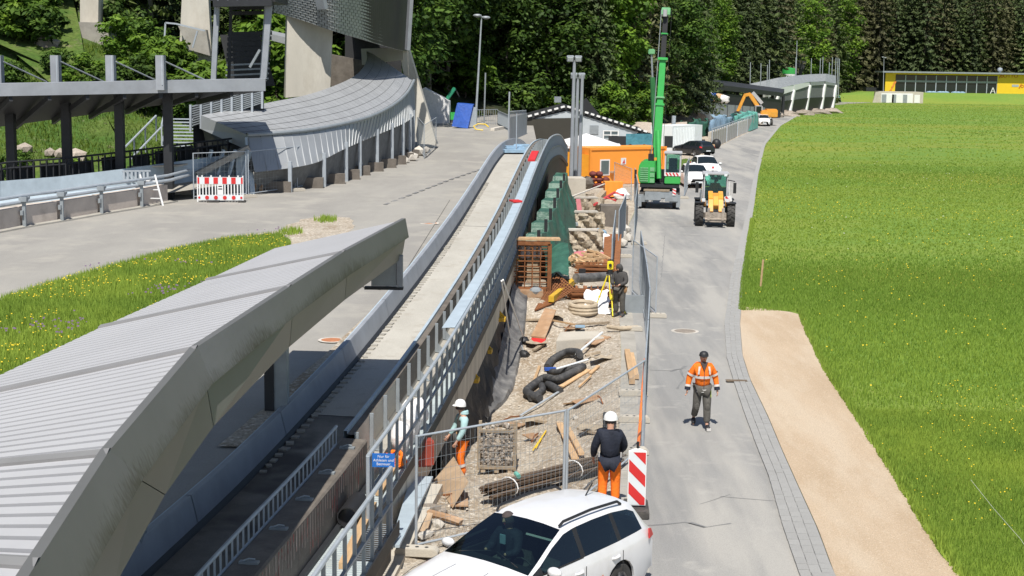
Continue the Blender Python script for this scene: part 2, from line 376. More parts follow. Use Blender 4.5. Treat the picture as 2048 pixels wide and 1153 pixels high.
M['clad'] = mat('zinc_cladding', (0.36,0.375,0.385), 0.5, 0.3, var=0.08, scale=1, rand=0.07)
M['clad_roof'] = mat('zinc_roof_panel', (0.40,0.41,0.42), 0.5, 0.3, var=0.06, scale=1, rand=0.05)
M['clad_tile'] = mat('zinc_tile', (0.33,0.345,0.345), 0.5, 0.3, var=0.2, scale=2)
M['clad_dark'] = mat('dark_cladding', (0.03,0.031,0.033), 0.6, 0.1, var=0.2, scale=1)
M['net_dark'] = mat('dark_shade_mesh', (0.15,0.155,0.155), 0.8, var=0.25, scale=4)
M['white'] = mat('white_paint', (0.78,0.78,0.77), 0.5, var=0.05, scale=3)
M['carwhite'] = mat('white_car_paint', (0.72,0.72,0.73), 0.3, var=0.03, scale=1.5, coat=0.5, dirt=(0.50,0.48,0.44), dscale=1.6, damt=0.35)
M['cardark'] = mat('dark_blue_car_paint', (0.02,0.023,0.03), 0.3, var=0.05, coat=0.5)
M['carsilver'] = mat('silver_car_paint', (0.55,0.57,0.6), 0.3, 0.2, var=0.04, coat=0.5)
M['black'] = mat('black_plastic', (0.018,0.018,0.02), 0.55, var=0.2)
M['rubber'] = mat('tyre_rubber', (0.05,0.048,0.046), 0.85, var=0.3, scale=5, dirt=(0.16,0.14,0.115), dscale=4, damt=0.6)
M['alloy'] = mat('grey_alloy', (0.30,0.30,0.31), 0.4, 0.6, var=0.1)
M['darkglass'] = mat('dark_glass', (0.012,0.018,0.02), 0.06, var=0.0, spec=0.7)
M['glass'] = glass_mat('car_glass', (0.40,0.57,0.53), 0.02, 0.45)
M['cabglass'] = glass_mat('cab_glass', (0.58,0.82,0.75))
M['window'] = mat('window_pane', (0.12,0.15,0.16), 0.08, var=0.1, spec=0.7)
M['red'] = mat('red_paint', (0.62,0.03,0.03), 0.5, var=0.08)
M['rwhite'] = mat('reflective_white', (0.70,0.74,0.76), 0.4, var=0.04)
M['orange'] = mat('orange_container_paint', (0.95,0.34,0.045), 0.5, var=0.06, scale=1, dirt=(0.62,0.2,0.03), dscale=1, damt=0.4)
M['orange_hv'] = mat('hi_vis_orange_cloth', (0.95,0.20,0.012), 0.8, var=0.12, scale=14, bump=0.25, bscale=25)
M['amber'] = mat('amber_machine_paint', (0.72,0.33,0.04), 0.5, var=0.15, scale=3, dirt=(0.3,0.22,0.14), dscale=2.5, damt=0.6)
M['yellow'] = mat('yellow_paint', (0.80,0.55,0.02), 0.5, var=0.08, scale=2)
M['survey_yellow'] = mat('bright_yellow_paint', (0.85,0.70,0.03), 0.45, var=0.05)
M['facade_yellow'] = mat('yellow_facade', (0.80,0.53,0.02), 0.6, var=0.04, scale=0.3)
M['formwork_yellow'] = mat('yellow_formwork_bracket', (0.62,0.38,0.03), 0.6, var=0.2, scale=5, dirt=(0.2,0.13,0.05), dscale=4, damt=0.6)
M['green'] = mat('green_crane_paint', (0.05,0.40,0.085), 0.4, var=0.08, scale=2, coat=0.2)
M['green_pale'] = mat('pale_green_grille', (0.17,0.42,0.20), 0.55, var=0.15, scale=6)
M['bluetarp'] = mat('blue_tarp', (0.03,0.10,0.42), 0.5, var=0.2, scale=3, bump=0.4, bscale=6)
M['greentarp'] = mat('green_tarp', (0.035,0.11,0.075), 0.5, var=0.4, scale=2.0, bump=0.9, bscale=5, dirt=(0.09,0.20,0.14), dscale=3.5, damt=0.5)
M['tealtarp'] = mat('teal_tarp', (0.14,0.40,0.33), 0.5, var=0.25, scale=2, bump=0.5, bscale=4)
M['skytarp'] = mat('light_blue_tarp', (0.27,0.40,0.52), 0.5, var=0.25, scale=2, bump=0.5, bscale=4)
M['geo'] = mat('black_geomembrane', (0.05,0.051,0.055), 0.6, var=0.3, scale=3, bump=0.9, bscale=5, dirt=(0.27,0.26,0.245), dscale=1.1, damt=0.8, dlo=0.34, dhi=0.66)
M['geo_black'] = mat('black_fabric', (0.018,0.018,0.02), 0.6, var=0.3, scale=4, bump=0.8, bscale=6)
M['wood'] = mat('fresh_timber', (0.52,0.345,0.19), 0.75, var=0.2, scale=2.0, stretch=(6,0.8,6), rand=0.12)
M['wood_old'] = mat('grey_timber', (0.34,0.27,0.19), 0.85, var=0.3, scale=2.0, stretch=(6,0.8,6), rand=0.18)
M['board_brown'] = mat('brown_formwork_board', (0.36,0.22,0.125), 0.75, var=0.2, scale=3, rand=0.1, dirt=(0.44,0.36,0.27), dscale=2, damt=0.7)
M['rust'] = mat('rusty_steel', (0.22,0.085,0.03), 0.85, var=0.35, scale=6, rand=0.2)
M['rebar'] = mat('dark_rebar', (0.115,0.085,0.06), 0.8, 0.1, var=0.4, scale=20, rand=0.35, dirt=(0.3,0.13,0.05), dscale=5, damt=0.7)
M['stone'] = mat('rubble_stone', (0.34,0.29,0.24), 0.9, var=0.3, scale=5, rand=0.3, bump=0.5, bscale=15)
M['stone_white'] = mat('pale_rubble', (0.55,0.51,0.45), 0.9, var=0.2, scale=4, rand=0.2, bump=0.4, bscale=15)
M['sack'] = mat('dusty_beige_sack', (0.40,0.33,0.24), 0.9, var=0.2, scale=4, rand=0.15, bump=0.4, bscale=10)
M['bag'] = mat('white_bulk_bag', (0.80,0.79,0.79), 0.7, var=0.12, scale=5, bump=0.5, bscale=10)
M['skin'] = mat('skin', (0.52,0.29,0.20), 0.55, var=0.08)
M['navy'] = mat('navy_jacket_cloth', (0.012,0.016,0.03), 0.8, var=0.2, scale=10, bump=0.3, bscale=25)
M['charcoal'] = mat('charcoal_cloth', (0.06,0.057,0.055), 0.85, var=0.25, scale=10, bump=0.3, bscale=25)
M['brownblack'] = mat('dark_brown_cloth', (0.065,0.05,0.048), 0.85, var=0.2, scale=10)
M['workgrey'] = mat('dusty_work_trousers', (0.085,0.08,0.07), 0.9, var=0.3, scale=8, dirt=(0.2,0.19,0.17), dscale=5, damt=0.5)
M['tealcloth'] = mat('pale_teal_hoodie', (0.38,0.57,0.58), 0.85, var=0.12, scale=10)
M['reflect'] = mat('reflective_tape', (0.58,0.56,0.53), 0.5, var=0.05)
M['lime'] = mat('lime_trim', (0.55,0.75,0.05), 0.7)
M['leather'] = mat('tan_leather', (0.33,0.19,0.09), 0.8, var=0.2)
M['bark'] = mat('bark', (0.055,0.045,0.034), 0.95, var=0.35, scale=2, stretch=(2,2,0.4))
M['bark_pale'] = mat('pale_bark', (0.16,0.145,0.12), 0.95, var=0.3, scale=2, stretch=(2,2,0.4))
M['needle_dark'] = leaf_mat('dark_needles', (0.05,0.075,0.028), 0.85, 0.3, 0.1)
M['needle'] = leaf_mat('green_needles', (0.065,0.098,0.03), 0.85, 0.3, 0.12)
M['needle_brown'] = leaf_mat('brownish_needles', (0.075,0.08,0.036), 0.7, 0.25, 0.1)
M['leaf'] = leaf_mat('broad_leaves', (0.05,0.105,0.016), 0.75, 0.25, 0.25)
M['leaf_bright'] = leaf_mat('bright_spring_leaves', (0.092,0.18,0.02), 0.65, 0.2, 0.3)
M['leaf_dark'] = leaf_mat('deep_green_leaves', (0.042,0.085,0.014), 0.8, 0.3, 0.2)
M['blade'] = leaf_mat('grass_blades', (0.25,0.37,0.055), 0.3, 0.0, 0.3)
M['blade_far'] = leaf_mat('meadow_blades', (0.25,0.365,0.06), 0.2, 0.0, 0.35)
M['weed'] = leaf_mat('hillside_weed', (0.105,0.17,0.022), 0.55, 0.0, 0.25)
M['pipe_grey'] = mat('dull_grey_pipe', (0.05,0.051,0.054), 0.75, var=0.35, scale=6, dirt=(0.15,0.14,0.125), dscale=3, damt=0.6)
M['damp_shade'] = two('damp_shaded_concrete', (0.16,0.15,0.135), (0.24,0.225,0.2), 0.5, c3=(0.09,0.085,0.08), s3=0.6, l3=0.48, h3=0.62, bump=0.1, bscale=40, fine=0.12, fscale=40)  # roof shade deepened in the colour, together with damp stains
M['petal_yellow'] = mat('yellow_petals', (0.80,0.58,0.015), 0.7, var=0.1)
M['petal_purple'] = mat('purple_petals', (0.14,0.08,0.16), 0.7, var=0.2)
M['petal_white'] = mat('seed_heads', (0.55,0.56,0.48), 0.8, var=0.1)
M['blue_sign'] = mat('blue_sign_face', (0.02,0.15,0.52), 0.45, var=0.06)
M['ink'] = mat('black_print', (0.02,0.02,0.02), 0.6)
M['redprint'] = mat('red_print', (0.55,0.06,0.06), 0.6)
M['orangeprint'] = mat('orange_print', (0.75,0.25,0.05), 0.6)
M['brownprint'] = mat('brown_orange_print', (0.52,0.14,0.01), 0.6)
M['pink'] = mat('pink_red_film', (0.55,0.18,0.20), 0.6, var=0.2)
M['carton'] = mat('cardboard', (0.40,0.29,0.19), 0.85, var=0.2, rand=0.1)
M['housewall'] = mat('grey_blue_render', (0.46,0.50,0.53), 0.8, var=0.08, scale=0.7)
M['housedark'] = mat('dark_olive_door', (0.043,0.04,0.031), 0.7, var=0.1, scale=0.5)
M['container'] = mat('pale_container_paint', (0.78,0.82,0.83), 0.5, var=0.05, scale=1, dirt=(0.45,0.45,0.43), dscale=1, damt=0.4)
M['corten'] = mat('rust_cover', (0.42,0.17,0.08), 0.85, var=0.2, scale=6)

def coping_mat():
    m = mat('grey_coping_sheet', (0.15,0.15,0.145), 0.5, 0.15, var=0.08, scale=0.8); nt = m.node_tree; L = nt.links.new; b = nt.nodes['Principled BSDF']; cur = b.inputs['Base Color'].links[0].from_socket
    at = _n(nt, 'ShaderNodeAttribute'); at.attribute_name = 'tint'; co = _n(nt, 'ShaderNodeNewGeometry').outputs['Position']
    def noise(sc, st):
        mp = _n(nt, 'ShaderNodeMapping'); mp.inputs['Scale'].default_value = st; L(co, mp.inputs['Vector']); n = _n(nt, 'ShaderNodeTexNoise'); n.inputs['Scale'].default_value = sc; n.inputs['Detail'].default_value = 5; L(mp.outputs[0], n.inputs['Vector']); return n.outputs['Fac']
    def op(o, a, c):
        n = _n(nt, 'ShaderNodeMath', operation=o)
        for i, q in enumerate((a, c)):
            if isinstance(q, float): n.inputs[i].default_value = q
            else: L(q, n.inputs[i])
        return n.outputs[0]
    reach = op('MULTIPLY', noise(0.55, (1,1,0.1)), noise(22.0, (1,1,0.03)))          # how far up each run climbs
    k = op('SUBTRACT', op('ADD', op('MULTIPLY', reach, 2.2), at.outputs['Fac']), 1.18)
    r = _n(nt, 'ShaderNodeMapRange'); r.inputs['From Min'].default_value = 0.0; r.inputs['From Max'].default_value = 0.55; r.inputs['To Max'].default_value = 0.95; L(k, r.inputs['Value'])
    mx = _n(nt, 'ShaderNodeMix', data_type='RGBA'); L(r.outputs[0], mx.inputs['Factor']); L(cur, mx.inputs['A']); mx.inputs['B'].default_value = (0.05,0.046,0.03,1); L(mx.outputs['Result'], b.inputs['Base Color']); return m
M['coping_run'] = coping_mat()

M['dusty'] = two('dusty_rubble', (0.36,0.30,0.225), (0.47,0.41,0.32), 1.6, c3=(0.24,0.19,0.135), s3=3.0, l3=0.55, h3=0.7, bump=0.9, bscale=6, fine=0.25, fscale=18)
# ------------------------------------------------------------------ track line: edge of the far wall of the sliding track
_tp = [P(x, y, Y=d) for x, y, d in [(451,920,23), (651,724,29.8), (797,560,38.5), (905,423,51), (950,357,60), (985,304,68), (1007,283,75), (1032,277,82.6), (1057,295,94)]]
_y = [6, 12, 18]+[p.y for p in _tp]; _x = [_tp[0].x-0.104*(23-q) for q in (6, 12, 18)]+[p.x for p in _tp]; _z = [1.50, 1.56, 1.64]+[p.z for p in _tp]
_y.append(100); _x.append(_x[-1]+0.5); _z.append(_z[-1]-0.75)
LX, LZ = hermite(_y, _x), hermite(_y, _z)
def TP(y, o, dz):
    dx = (LX(y+0.5)-LX(y-0.5)); n = math.hypot(dx, 1)
    return Vector((LX(y)+o/n, y-o*dx/n, LZ(y)+dz))
def sweep(mb, prof, ys):
    return mb.grid([[TP(y, o, dz) for (o, dz) in prof] for y in ys])
def frange(a, b, s):
    n = max(1, int(round((b-a)/s))); return [a+(b-a)*i/n for i in range(n+1)]

# site edge along the paved strip
_e = [G(x, y) for x, y in [(1236,1080), (1240,900), (1242,800), (1244,700), (1240,640), (1235,560), (1240,490), (1262,440), (1285,390), (1300,350)]]
XE = lin([4]+[p.y for p in _e]+[130], [1.6]+[p.x for p in _e]+[_e[-1].x+1.5])
PITD = lin([4, 22, 24, 27, 29, 31, 36, 41, 45, 47.5, 52, 60, 75, 88], [0.0, 0.0, 0.03, 0.10, 0.45, 0.95, 1.25, 1.0, 0.3, -0.40, -0.5, -0.4, -0.2, 0.0])
PROF = lin([0, 0.30, 0.45, 0.7, 0.93, 1.0], [1.0, 1.0, 0.88, 0.42, 0.06, 0.0])
def XW(y): return TP(min(y, 95), 2.05, 0).x if y < 95 else TP(95, 2.05, 0).x
def site_z(x, y):
    a, b = XW(y), XE(y); t = min(max((x-a)/max(b-a, 0.1), 0), 1)
    n = float(fbm(x, y, 1.3, 3, 3))-0.5; m = float(fbm(x, y, 5.0, 9, 2))-0.5
    e = min(1, (1-t)*5)
    return -PITD(y)*PROF(t)+(n*0.22+m*0.09)*e-0.015
def S(px, py):
    """picture point on the dug-up site"""
    z = 0.0
    for _ in range(14):
        p = P(px, py, z=z); z = 0.5*z+0.5*site_z(p.x, p.y)
    return P(px, py, z=z)

# ---- terrace of the old road
mb = MB(); ys = frange(4, 96, 2)+frange(98, 160, 4)[0:]
rows = []
for y in ys:
    xr = TP(min(y, 95), 0.9, 0).x if y <= 95 else 1.6
    e = LX(y)-0.05 if y <= 95 else 1.6
    rows.append([(x, y, zt(y)) for x in (-90, -40, -25, -15, -10, -7)]+[(e, y, zt(y)-0.02), (e+0.01, y, -1.5)])
mb.grid(rows); struct(mb, 'old_road', M['asphalt_left'], 'grey dusty asphalt road rising beside the sliding track')

# ---- dug-up construction ground
mb = MB(); rows = []
for y in frange(15, 70, 0.45)+frange(71, 128, 1.5):
    a, b = XW(y)-0.6, XE(y); rows.append([(a+(b-a)*t, y, site_z(a+(b-a)*t, y)) for t in [i/26 for i in range(27)]])
mb.grid(rows); struct(mb, 'construction_ground', M['gravel'], 'dug-up pale gravel ground of the building site', smooth=True)

rs_ = np.random.RandomState(5); GS = MB()
for i in range(2600):
    y = 22+38*rs_.rand()**1.5; a, b = XW(y)+.5, XE(y); x = a+(b-a)*rs_.rand(); r = .012+.04*rs_.rand()**4; q = rs_.rand(6)-.5
    GS.add([(x+r*(.9+q[0]), y+r*q[1], site_z(x, y)+r*.2), (x-r*.6, y+r*(.8+q[2]), site_z(x, y)+r*.2), (x-r*.6, y-r*(.8+q[3]), site_z(x, y)+r*.2), (x+r*q[4]*.5, y+r*q[5]*.5, site_z(x, y)+r*(.9+q[0]*.5))], [(0,1,3),(1,2,3),(2,0,3)])
o_ = GS.build('gravel_stones', mat('pale_gravel_stone', (0.50,0.45,0.38), 0.9, var=0.35, scale=9)); o_['kind'] = 'stuff'; o_['label'] = 'loose pale stones strewn over the dug-up ground'; o_['category'] = 'stones'

# ---- meadow and plain
def bank(x, y):
    if x < 80: return 0.0
    k = min(1, (x-80)/10); return 2.9*k*min(max((y-417)/9, 0), 1)
mb = MB(); rows = []; ys = frange(4, 60, 3)+frange(64, 128, 6)+frange(140, 410, 15)+[414, 417, 419, 421, 423, 426, 430, 470, 600, 900, 1500]
XM = lin([4, 22, 30, 47, 60, 90, 128, 129, 160], [3, 3.9, 3.8, 5.2, 6, 7, 3, 1.5, 1.4])
for y in ys:
    x0 = XE(y)-0.02 if y < 129 else 1.4
    xs = [x0, x0+2, x0+5, x0+9, x0+14, x0+20]+[x0+20+(400-20)*(i/18)**1.6 for i in range(1, 19)]
    rows.append([(x, y, bank(x, y)-0.012) for x in xs])
mb.grid(rows); struct(mb, 'meadow', M['meadow'], 'bright green meadow dotted with yellow flowers')
# deep base so nothing is open underneath
mb = MB().poly([(-1500,-200,-3.2),(1500,-200,-3.2),(1500,1600,-3.2),(-1500,1600,-3.2)]); struct(mb, 'ground', M['earth'], 'earth under everything around the site')

# ---- new road: strip between site and kerb
KL = [G(x, y) for x, y in [(1616,1190),(1600,1153),(1568,1060),(1540,960),(1512,890),(1490,830),(1468,765),(1455,720),(1450,650),(1462,560),(1480,480),(1497,410),(1508,350),(1524,290),(1556,252),(1610,222),(1640,211)]]
KR = [G(x, y) for x, y in [(1690,1190),(1668,1153),(1634,1060),(1600,985),(1562,900),(1535,835),(1499,760),(1484,712),(1479,650),(1486,560),(1497,480),(1508,410),(1516,350),(1530,290),(1561,252),(1614,222),(1644,211)]]
def poly_eval(pts):
    d = [0]
    for a, b in zip(pts, pts[1:]): d.append(d[-1]+(b-a).length)
    fx, fy = hermite(d, [p.x for p in pts]), hermite(d, [p.y for p in pts])
    return d[-1], lambda s: Vector((fx(s), fy(s), 0))
KLX = lin([4]+[p.y for p in KL], [KL[0].x+0.4]+[p.x for p in KL])
KRX = lin([4]+[p.y for p in KR], [KR[0].x+0.6]+[p.x for p in KR])
RL = [G(x, y) for x, y in [(1300,380),(1335,345),(1392,319),(1430,297),(1475,275),(1510,260),(1545,232),(1560,218),(1580,208)]]
RLX = lin([p.y for p in RL], [p.x for p in RL])
mb = MB(); rows = []
for y in frange(14, 60, 1.5)+frange(62, 150, 4)+frange(156, 380, 12):
    a = XE(y) if y < 92 else max(RLX(y), 1.0); b = KLX(y)
    if y < 97 and y > 92: a = XE(y)
    rows.append([(a+(b-a)*t, y, 0.004) for t in (0, .2, .4, .6, .8, 1)])
mb.grid(rows); struct(mb, 'road', M['asphalt'], 'worn grey asphalt road between the site and the meadow')
# yard left of the road further back
mb = MB(); rows = []
for y in frange(84, 250, 6):
    a = 1.5; b = max(RLX(y) if y > 92 else XE(y), a+1); rows.append([(a+(b-a)*t, y, -0.004) for t in (0, .33, .66, 1)])
mb.grid(rows); struct(mb, 'site_yard', M['gravel'], 'pale gravel yard around the site huts')
# tar seams, cracks and wet marks
def seam(pts, w, z=0.009, jit=0.02):
    mb = MB(); q = []
    for a, b in zip(pts, pts[1:]):
        n = max(1, int((b-a).length/0.25))
        q += [a.lerp(b, i/n) for i in range(n)]
    q.append(pts[-1]); rows = []
    for i, p in enumerate(q):
        t = (q[min(i+1, len(q)-1)]-q[max(i-1, 0)]); t.z = 0; t.normalize(); n = Vector((-t.y, t.x, 0)); ww = w*random.uniform(0.4, 1.2)
        p = p+n*random.uniform(-jit, jit); rows.append([(p-n*ww/2)[:2]+(z,), (p+n*ww/2)[:2]+(z,)])
    mb.grid(rows); return mb
cr = MB()
for pts, wd in [([(1300,741),(1340,742),(1372,738)], 0.035), ([(1340,744),(1362,738),(1372,733)], 0.12), ([(1362,740),(1368,760),(1355,778)], 0.07), ([(1372,733),(1450,733)], 0.015),
               ([(1296,1052),(1370,1046),(1410,1056),(1462,1048)], 0.05), ([(1380,1046),(1410,1056)], 0.10), ([(1440,994),(1490,999),(1560,1004)], 0.02), ([(1285,620),(1322,560),(1330,470)], 0.03), ([(1400,1010),(1460,990)], 0.02),
               ([(1330,455),(1420,452)], 0.05), ([(1400,420),(1480,416)], 0.03), ([(1340,470),(1470,475)], 0.04)]:
    cr.add(*(lambda m: (m.v, m.f))(seam([G(*p) for p in pts], wd)))
struct(cr, 'road_crack', M['asphalt_patch'], 'dark cracks and seams in the grey asphalt road')
struct(seam([G(*p) for p in [(1340,345),(1385,318),(1400,300),(1420,292)]], 0.18), 'road_edge_crack', M['tar'], 'dark open joint along the road near the container')
# paved strip under the site fence
mb = MB(); rows = []
for y in frange(20, 58, 2): rows.append([(XE(y)-0.02, y, 0.012), (XE(y)+0.42, y, 0.012)])
mb.grid(rows); struct(mb, 'paved_strip', M['conc'], 'pale concrete strip along the site edge under the fence')

# ---- kerb of granite setts
kerb = MB(); rows = []
for y in frange(14, 150, 1.0)+frange(155, 385, 10): rows.append([(KLX(y), y, 0.0), (KLX(y), y, 0.02), (KRX(y), y, 0.025), (KRX(y)+0.02, y, 0.0)])
kerb.grid(rows); kerb_o = struct(kerb, 'kerb', M['mortar'], 'pale granite gutter kerb curving along the asphalt road')
sett = unit_box('sett', M['granite'], (1, 1, 1)); n = 0; rest = MB(); y = 19.8
sl = []
for row in range(3):
    y = 19.7+0.1*row
    while y < 62:
        ln = random.uniform(0.26, 0.36) if row < 2 else random.uniform(0.18, 0.26)
        sl.append((y, row, ln)); y += ln+0.015
sl.sort()
for (y, row, ln) in sl:
    a, b = KLX(y), KRX(y); wd = (b-a)/3.0
    x = a+wd*(row+0.5); dx = (KLX(y+0.3)-KLX(y-0.3))/0.6
    h = 0.03+random.uniform(0, 0.006)+(0.006 if row == 1 else 0)
    c = Vector((x, y+ln/2, h/2+0.012)); rz = -math.atan(dx)+random.uniform(-0.02, 0.02)
    if n < 300: piece('sett', sett, kerb_o, Matrix.Translation(c) @ Matrix.Rotation(rz, 4, 'Z') @ Matrix.Diagonal((wd-0.006, ln+.009, h, 1)))
    else: rest.box(c, (wd-0.02, ln, h), rz)
    n += 1
rest.build('sett', M['granite'], kerb_o, kind='stuff')
# sand strip beside the kerb
mb = MB(); SR = [G(x, y) for x, y in [(1975,1210),(1920,1153),(1880,1095),(1842,1040),(1800,968),(1742,880),(1690,800),(1650,740),(1616,670),(1604,640),(1600,627)]]
SRX = lin([4]+[p.y for p in SR], [SR[0].x+1.5]+[p.x for p in SR]); y1 = SR[-1].y
rows = []
for y in frange(12, y1+1.2, 0.35):
    b = SRX(y)+0.17*(float(fbm(y, 3, 1.6, 5))-0.5)*2
    if y > y1: b = KRX(y)+(SRX(y1)-KRX(y1))*max(0.02, 1-(y-y1)/1.2)
    rows.append([(KRX(y)+0.02+(b-KRX(y)-0.02)*t, y, 0.02-0.026*(t > 0.98)) for t in (0, .33, .66, .95, 1)])
mb.grid(rows); struct(mb, 'sand_path', M['sand'], 'yellow gravel strip between the kerb and the meadow')
# shallow drain across the kerb
struct(MB().box(G(1473,765)+Vector((0,0,0.045)), (0.55,0.22,0.012)), 'drain_channel', M['earth'], 'brown drain gap across the granite kerb')

# ---- verge, gravel and earth patches on the terrace
def patch(name, pxs, m, label, dz=0.012, fn=T, jit=0.12):
    pts = [fn(*p) for p in pxs]; q = []
    for i, a in enumerate(pts):
        b = pts[(i+1) % len(pts)]; n = max(1, int((b-a).length/0.5))
        for k in range(n):
            c = a.lerp(b, k/n); q.append((c.x+random.uniform(-jit, jit), c.y+random.uniform(-jit, jit), 0))
    z = (lambda p: zt(p[1])) if fn is T else (lambda p: 0.0)
    return struct(MB().poly([(p[0], p[1], z(p)+dz) for p in q]), name, m, label)
VERGE = [(0,606),(90,577),(210,542),(350,505),(450,484),(560,474),(582,490),(560,512),(470,560),(300,660),(140,760),(0,820),(-80,800),(-80,640)]
patch('gravel_verge', [(0,598),(120,562),(350,497),(470,474),(560,462),(600,440),(650,432),(700,436),(720,470),(660,520),(560,560),(380,700),(0,900),(-120,860),(-120,640)], M['gravel'], 'pale gravel margin around the flowering verge', 0.008)
patch('verge', VERGE, M['verge'], 'green verge full of wildflowers beside the old road', 0.016)
patch('asphalt_patch', [(690,470),(790,400),(870,390),(900,400),(800,560),(760,580),(640,560)], M['asphalt_left'], 'smooth asphalt patch beside the sliding track', 0.014, jit=0.0)
gl = MB(); gp = [T(770,410), T(900,360), T(986,331)]
for a, b in zip(gp, gp[1:]):
    n = int((b-a).length/1.1)
    for k in range(n): p, q = a.lerp(b, k/n), a.lerp(b, (k+.55)/n); gl.bar(p+Vector((0,0,.012)), q+Vector((0,0,.012)), .16, .012)
struct(gl, 'gutter_line', M['asphalt_patch'], 'dark dashed gutter line across the old road')
mb = MB().grid([[(TP(y, -0.42+0.15*(float(fbm(y, 1, 0.8, 3))-.5), 0).x, y, zt(y)+.02), (TP(y, -0.08, 0).x, y, zt(y)+.02)] for y in frange(24, 60, .7)]); struct(mb, 'sandy_edge', M['gravel'], 'narrow sandy edge along the sliding track wall')

# ---- slopes behind
FOOT = [(-90,64),(-40,66),(-25,68.5),(-18,71),(-14,75),(-11,82),(-9.5,100),(-8,122),(-4,138),(2,145),(11,152),(18,174),(25,215),(34,262),(46,305),(72,395),(104,452),(180,470),(300,475),(460,480)]
def hill_pt(i, d):
    a = Vector(FOOT[max(i-1,0)]+(0,)); b = Vector(FOOT[min(i+1,len(FOOT)-1)]+(0,)); t = (b-a).normalized(); n = Vector((-t.y, t.x, 0))
    if n.y < 0: n = -n
    p = Vector(FOOT[i]+(0,)); return p+n*d
def foot_z(x, y):
    return zt(y) if x < 1.0 else (2.2 if x < 40 and y > 165 else (0.0 if x > 50 else 1.2))
def rise(d, x, y):
    return 0.36*d+(float(fbm(x, y, 0.12, 4, 3))-0.5)*min(d*0.35, 3.0)
def hill_z(x, y):
    """height of the slope at a place (search along the foot line)"""
    best = None
    for i in range(len(FOOT)-1):
        a = Vector(FOOT[i]+(0,)); b = Vector(FOOT[i+1]+(0,)); ab = b-a; t = max(0, min(1, (Vector((x, y, 0))-a).dot(ab)/ab.length_squared)); q = a+ab*t
        dd = (Vector((x, y, 0))-q).length; s = ab.x*(y-a.y)-ab.y*(x-a.x)
        if best is None or dd < best[0]: best = (dd, s, q)
    d = best[0] if best[1] > 0 else 0.0
    return foot_z(best[2].x, best[2].y)+rise(d, x, y)
DS = [0, 1, 2.5, 4.5, 7, 10, 14, 19, 26, 36, 50, 75, 110, 160, 260]
def dense(f, k):
    out = []
    for a, b in zip(f, f[1:]):
        for j in range(k): out.append((a[0]+(b[0]-a[0])*j/k, a[1]+(b[1]-a[1])*j/k))
    return out+[f[-1]]
FOOT_COARSE = FOOT; FOOT = dense(FOOT, 4)
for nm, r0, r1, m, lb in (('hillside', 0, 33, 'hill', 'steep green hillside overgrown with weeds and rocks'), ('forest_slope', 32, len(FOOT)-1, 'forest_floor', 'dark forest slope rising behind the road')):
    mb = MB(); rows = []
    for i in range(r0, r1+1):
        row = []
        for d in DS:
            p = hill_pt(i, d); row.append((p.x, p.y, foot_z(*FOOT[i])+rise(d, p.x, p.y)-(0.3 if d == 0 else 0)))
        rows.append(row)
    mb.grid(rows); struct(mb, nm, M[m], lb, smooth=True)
# ------------------------------------------------------------------ sliding track in front of the camera
trk = thing('sliding_track', 'concrete bobsleigh run with grey steel walls climbing to a hump', 'sliding track')
mb = None
for a, b in zip(frange(6, 96, 5.0), frange(6, 96, 5.0)[1:]):
    ys = frange(a+0.012, b-0.012, 0.8)
    mb = MB(); sweep(mb, [(0.0,-0.9),(0.0,0.0),(0.09,0.0),(0.10,-0.03),(0.19,-0.42)], ys); mb.build('wall_panel', M['steel_blue'], trk)
mb = MB(); sweep(mb, [(-0.06,-0.9),(-0.06,-0.035),(0.0,-0.035)], frange(6, 96, 0.8)); mb.build('outer_rail', M['steel_lblue'], trk)
mb = MB(); sweep(mb, [(0.19,-0.42),(0.24,-0.47),(0.26,-0.5)], frange(6, 96, 0.8)); mb.build('joint_strip', M['steel_dark'], trk)
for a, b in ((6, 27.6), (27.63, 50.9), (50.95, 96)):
    mb = MB(); sweep(mb, [(0.24,-0.5),(0.42,-0.497),(0.9,-0.505),(1.51,-0.5)], frange(a, b, 0.8)); mb.build('floor_slab', M['damp_shade'] if a < 8 else M['conc_track'], trk)
# rough scalloped edge beside the wall
bl = MB()
y = 24.0
while y < 62:
    c = TP(y, 0.34, -0.485); bl.box(c, (random.uniform(0.10,0.16), random.uniform(0.10,0.2), 0.035), random.uniform(-0.3,0.3)); y += random.uniform(0.3, 0.42)
bl.build('floor_edge_block', M['conc'], trk, kind='stuff')
# low wall on this side: rail, panels, posts
mb = MB(); sweep(mb, [(1.50,-0.52),(1.50,0.0),(1.565,0.0),(1.565,-0.06)], frange(25.0, 96, 0.8)); mb.build('edge_rail', M['steel_lblue'], trk)
mb = MB(); sweep(mb, [(1.565,-0.06),(1.70,-0.065)], frange(25.0, 96, 0.8)); mb.build('wall_top', M['conc_dark'], trk)
for i, (a, b) in enumerate(zip(frange(25.0, 96, 1.25), frange(25.0, 96, 1.25)[1:])):
    mb = MB(); ys = [a+0.03, (a+b)/2, b-0.03]
    sweep(mb, [(1.70,-0.05),(1.71,-0.62)], ys); mb.build('side_panel', M['conc_pale'] if a < 27.6 else M['conc_dark'], trk)
    mb = MB(); mb.bar(TP(a, 1.74, -0.70), TP(a, 1.74, -0.02), 0.07, 0.07); mb.poly([TP(a, 1.74, -0.45), TP(a, 1.98, -0.715), TP(a, 1.74, -0.715)]); mb.bar(TP(a,1.76,-0.70), TP(a,1.97,-0.712), 0.09, 0.012)
    mb.build('wall_post', M['steel_dull'], trk)
mb = MB(); sweep(mb, [(1.70,-0.6),(1.72,-0.72),(1.99,-0.72),(1.99,-0.9)], frange(25.0, 96, 0.8)); mb.build('ledge', M['conc'], trk)
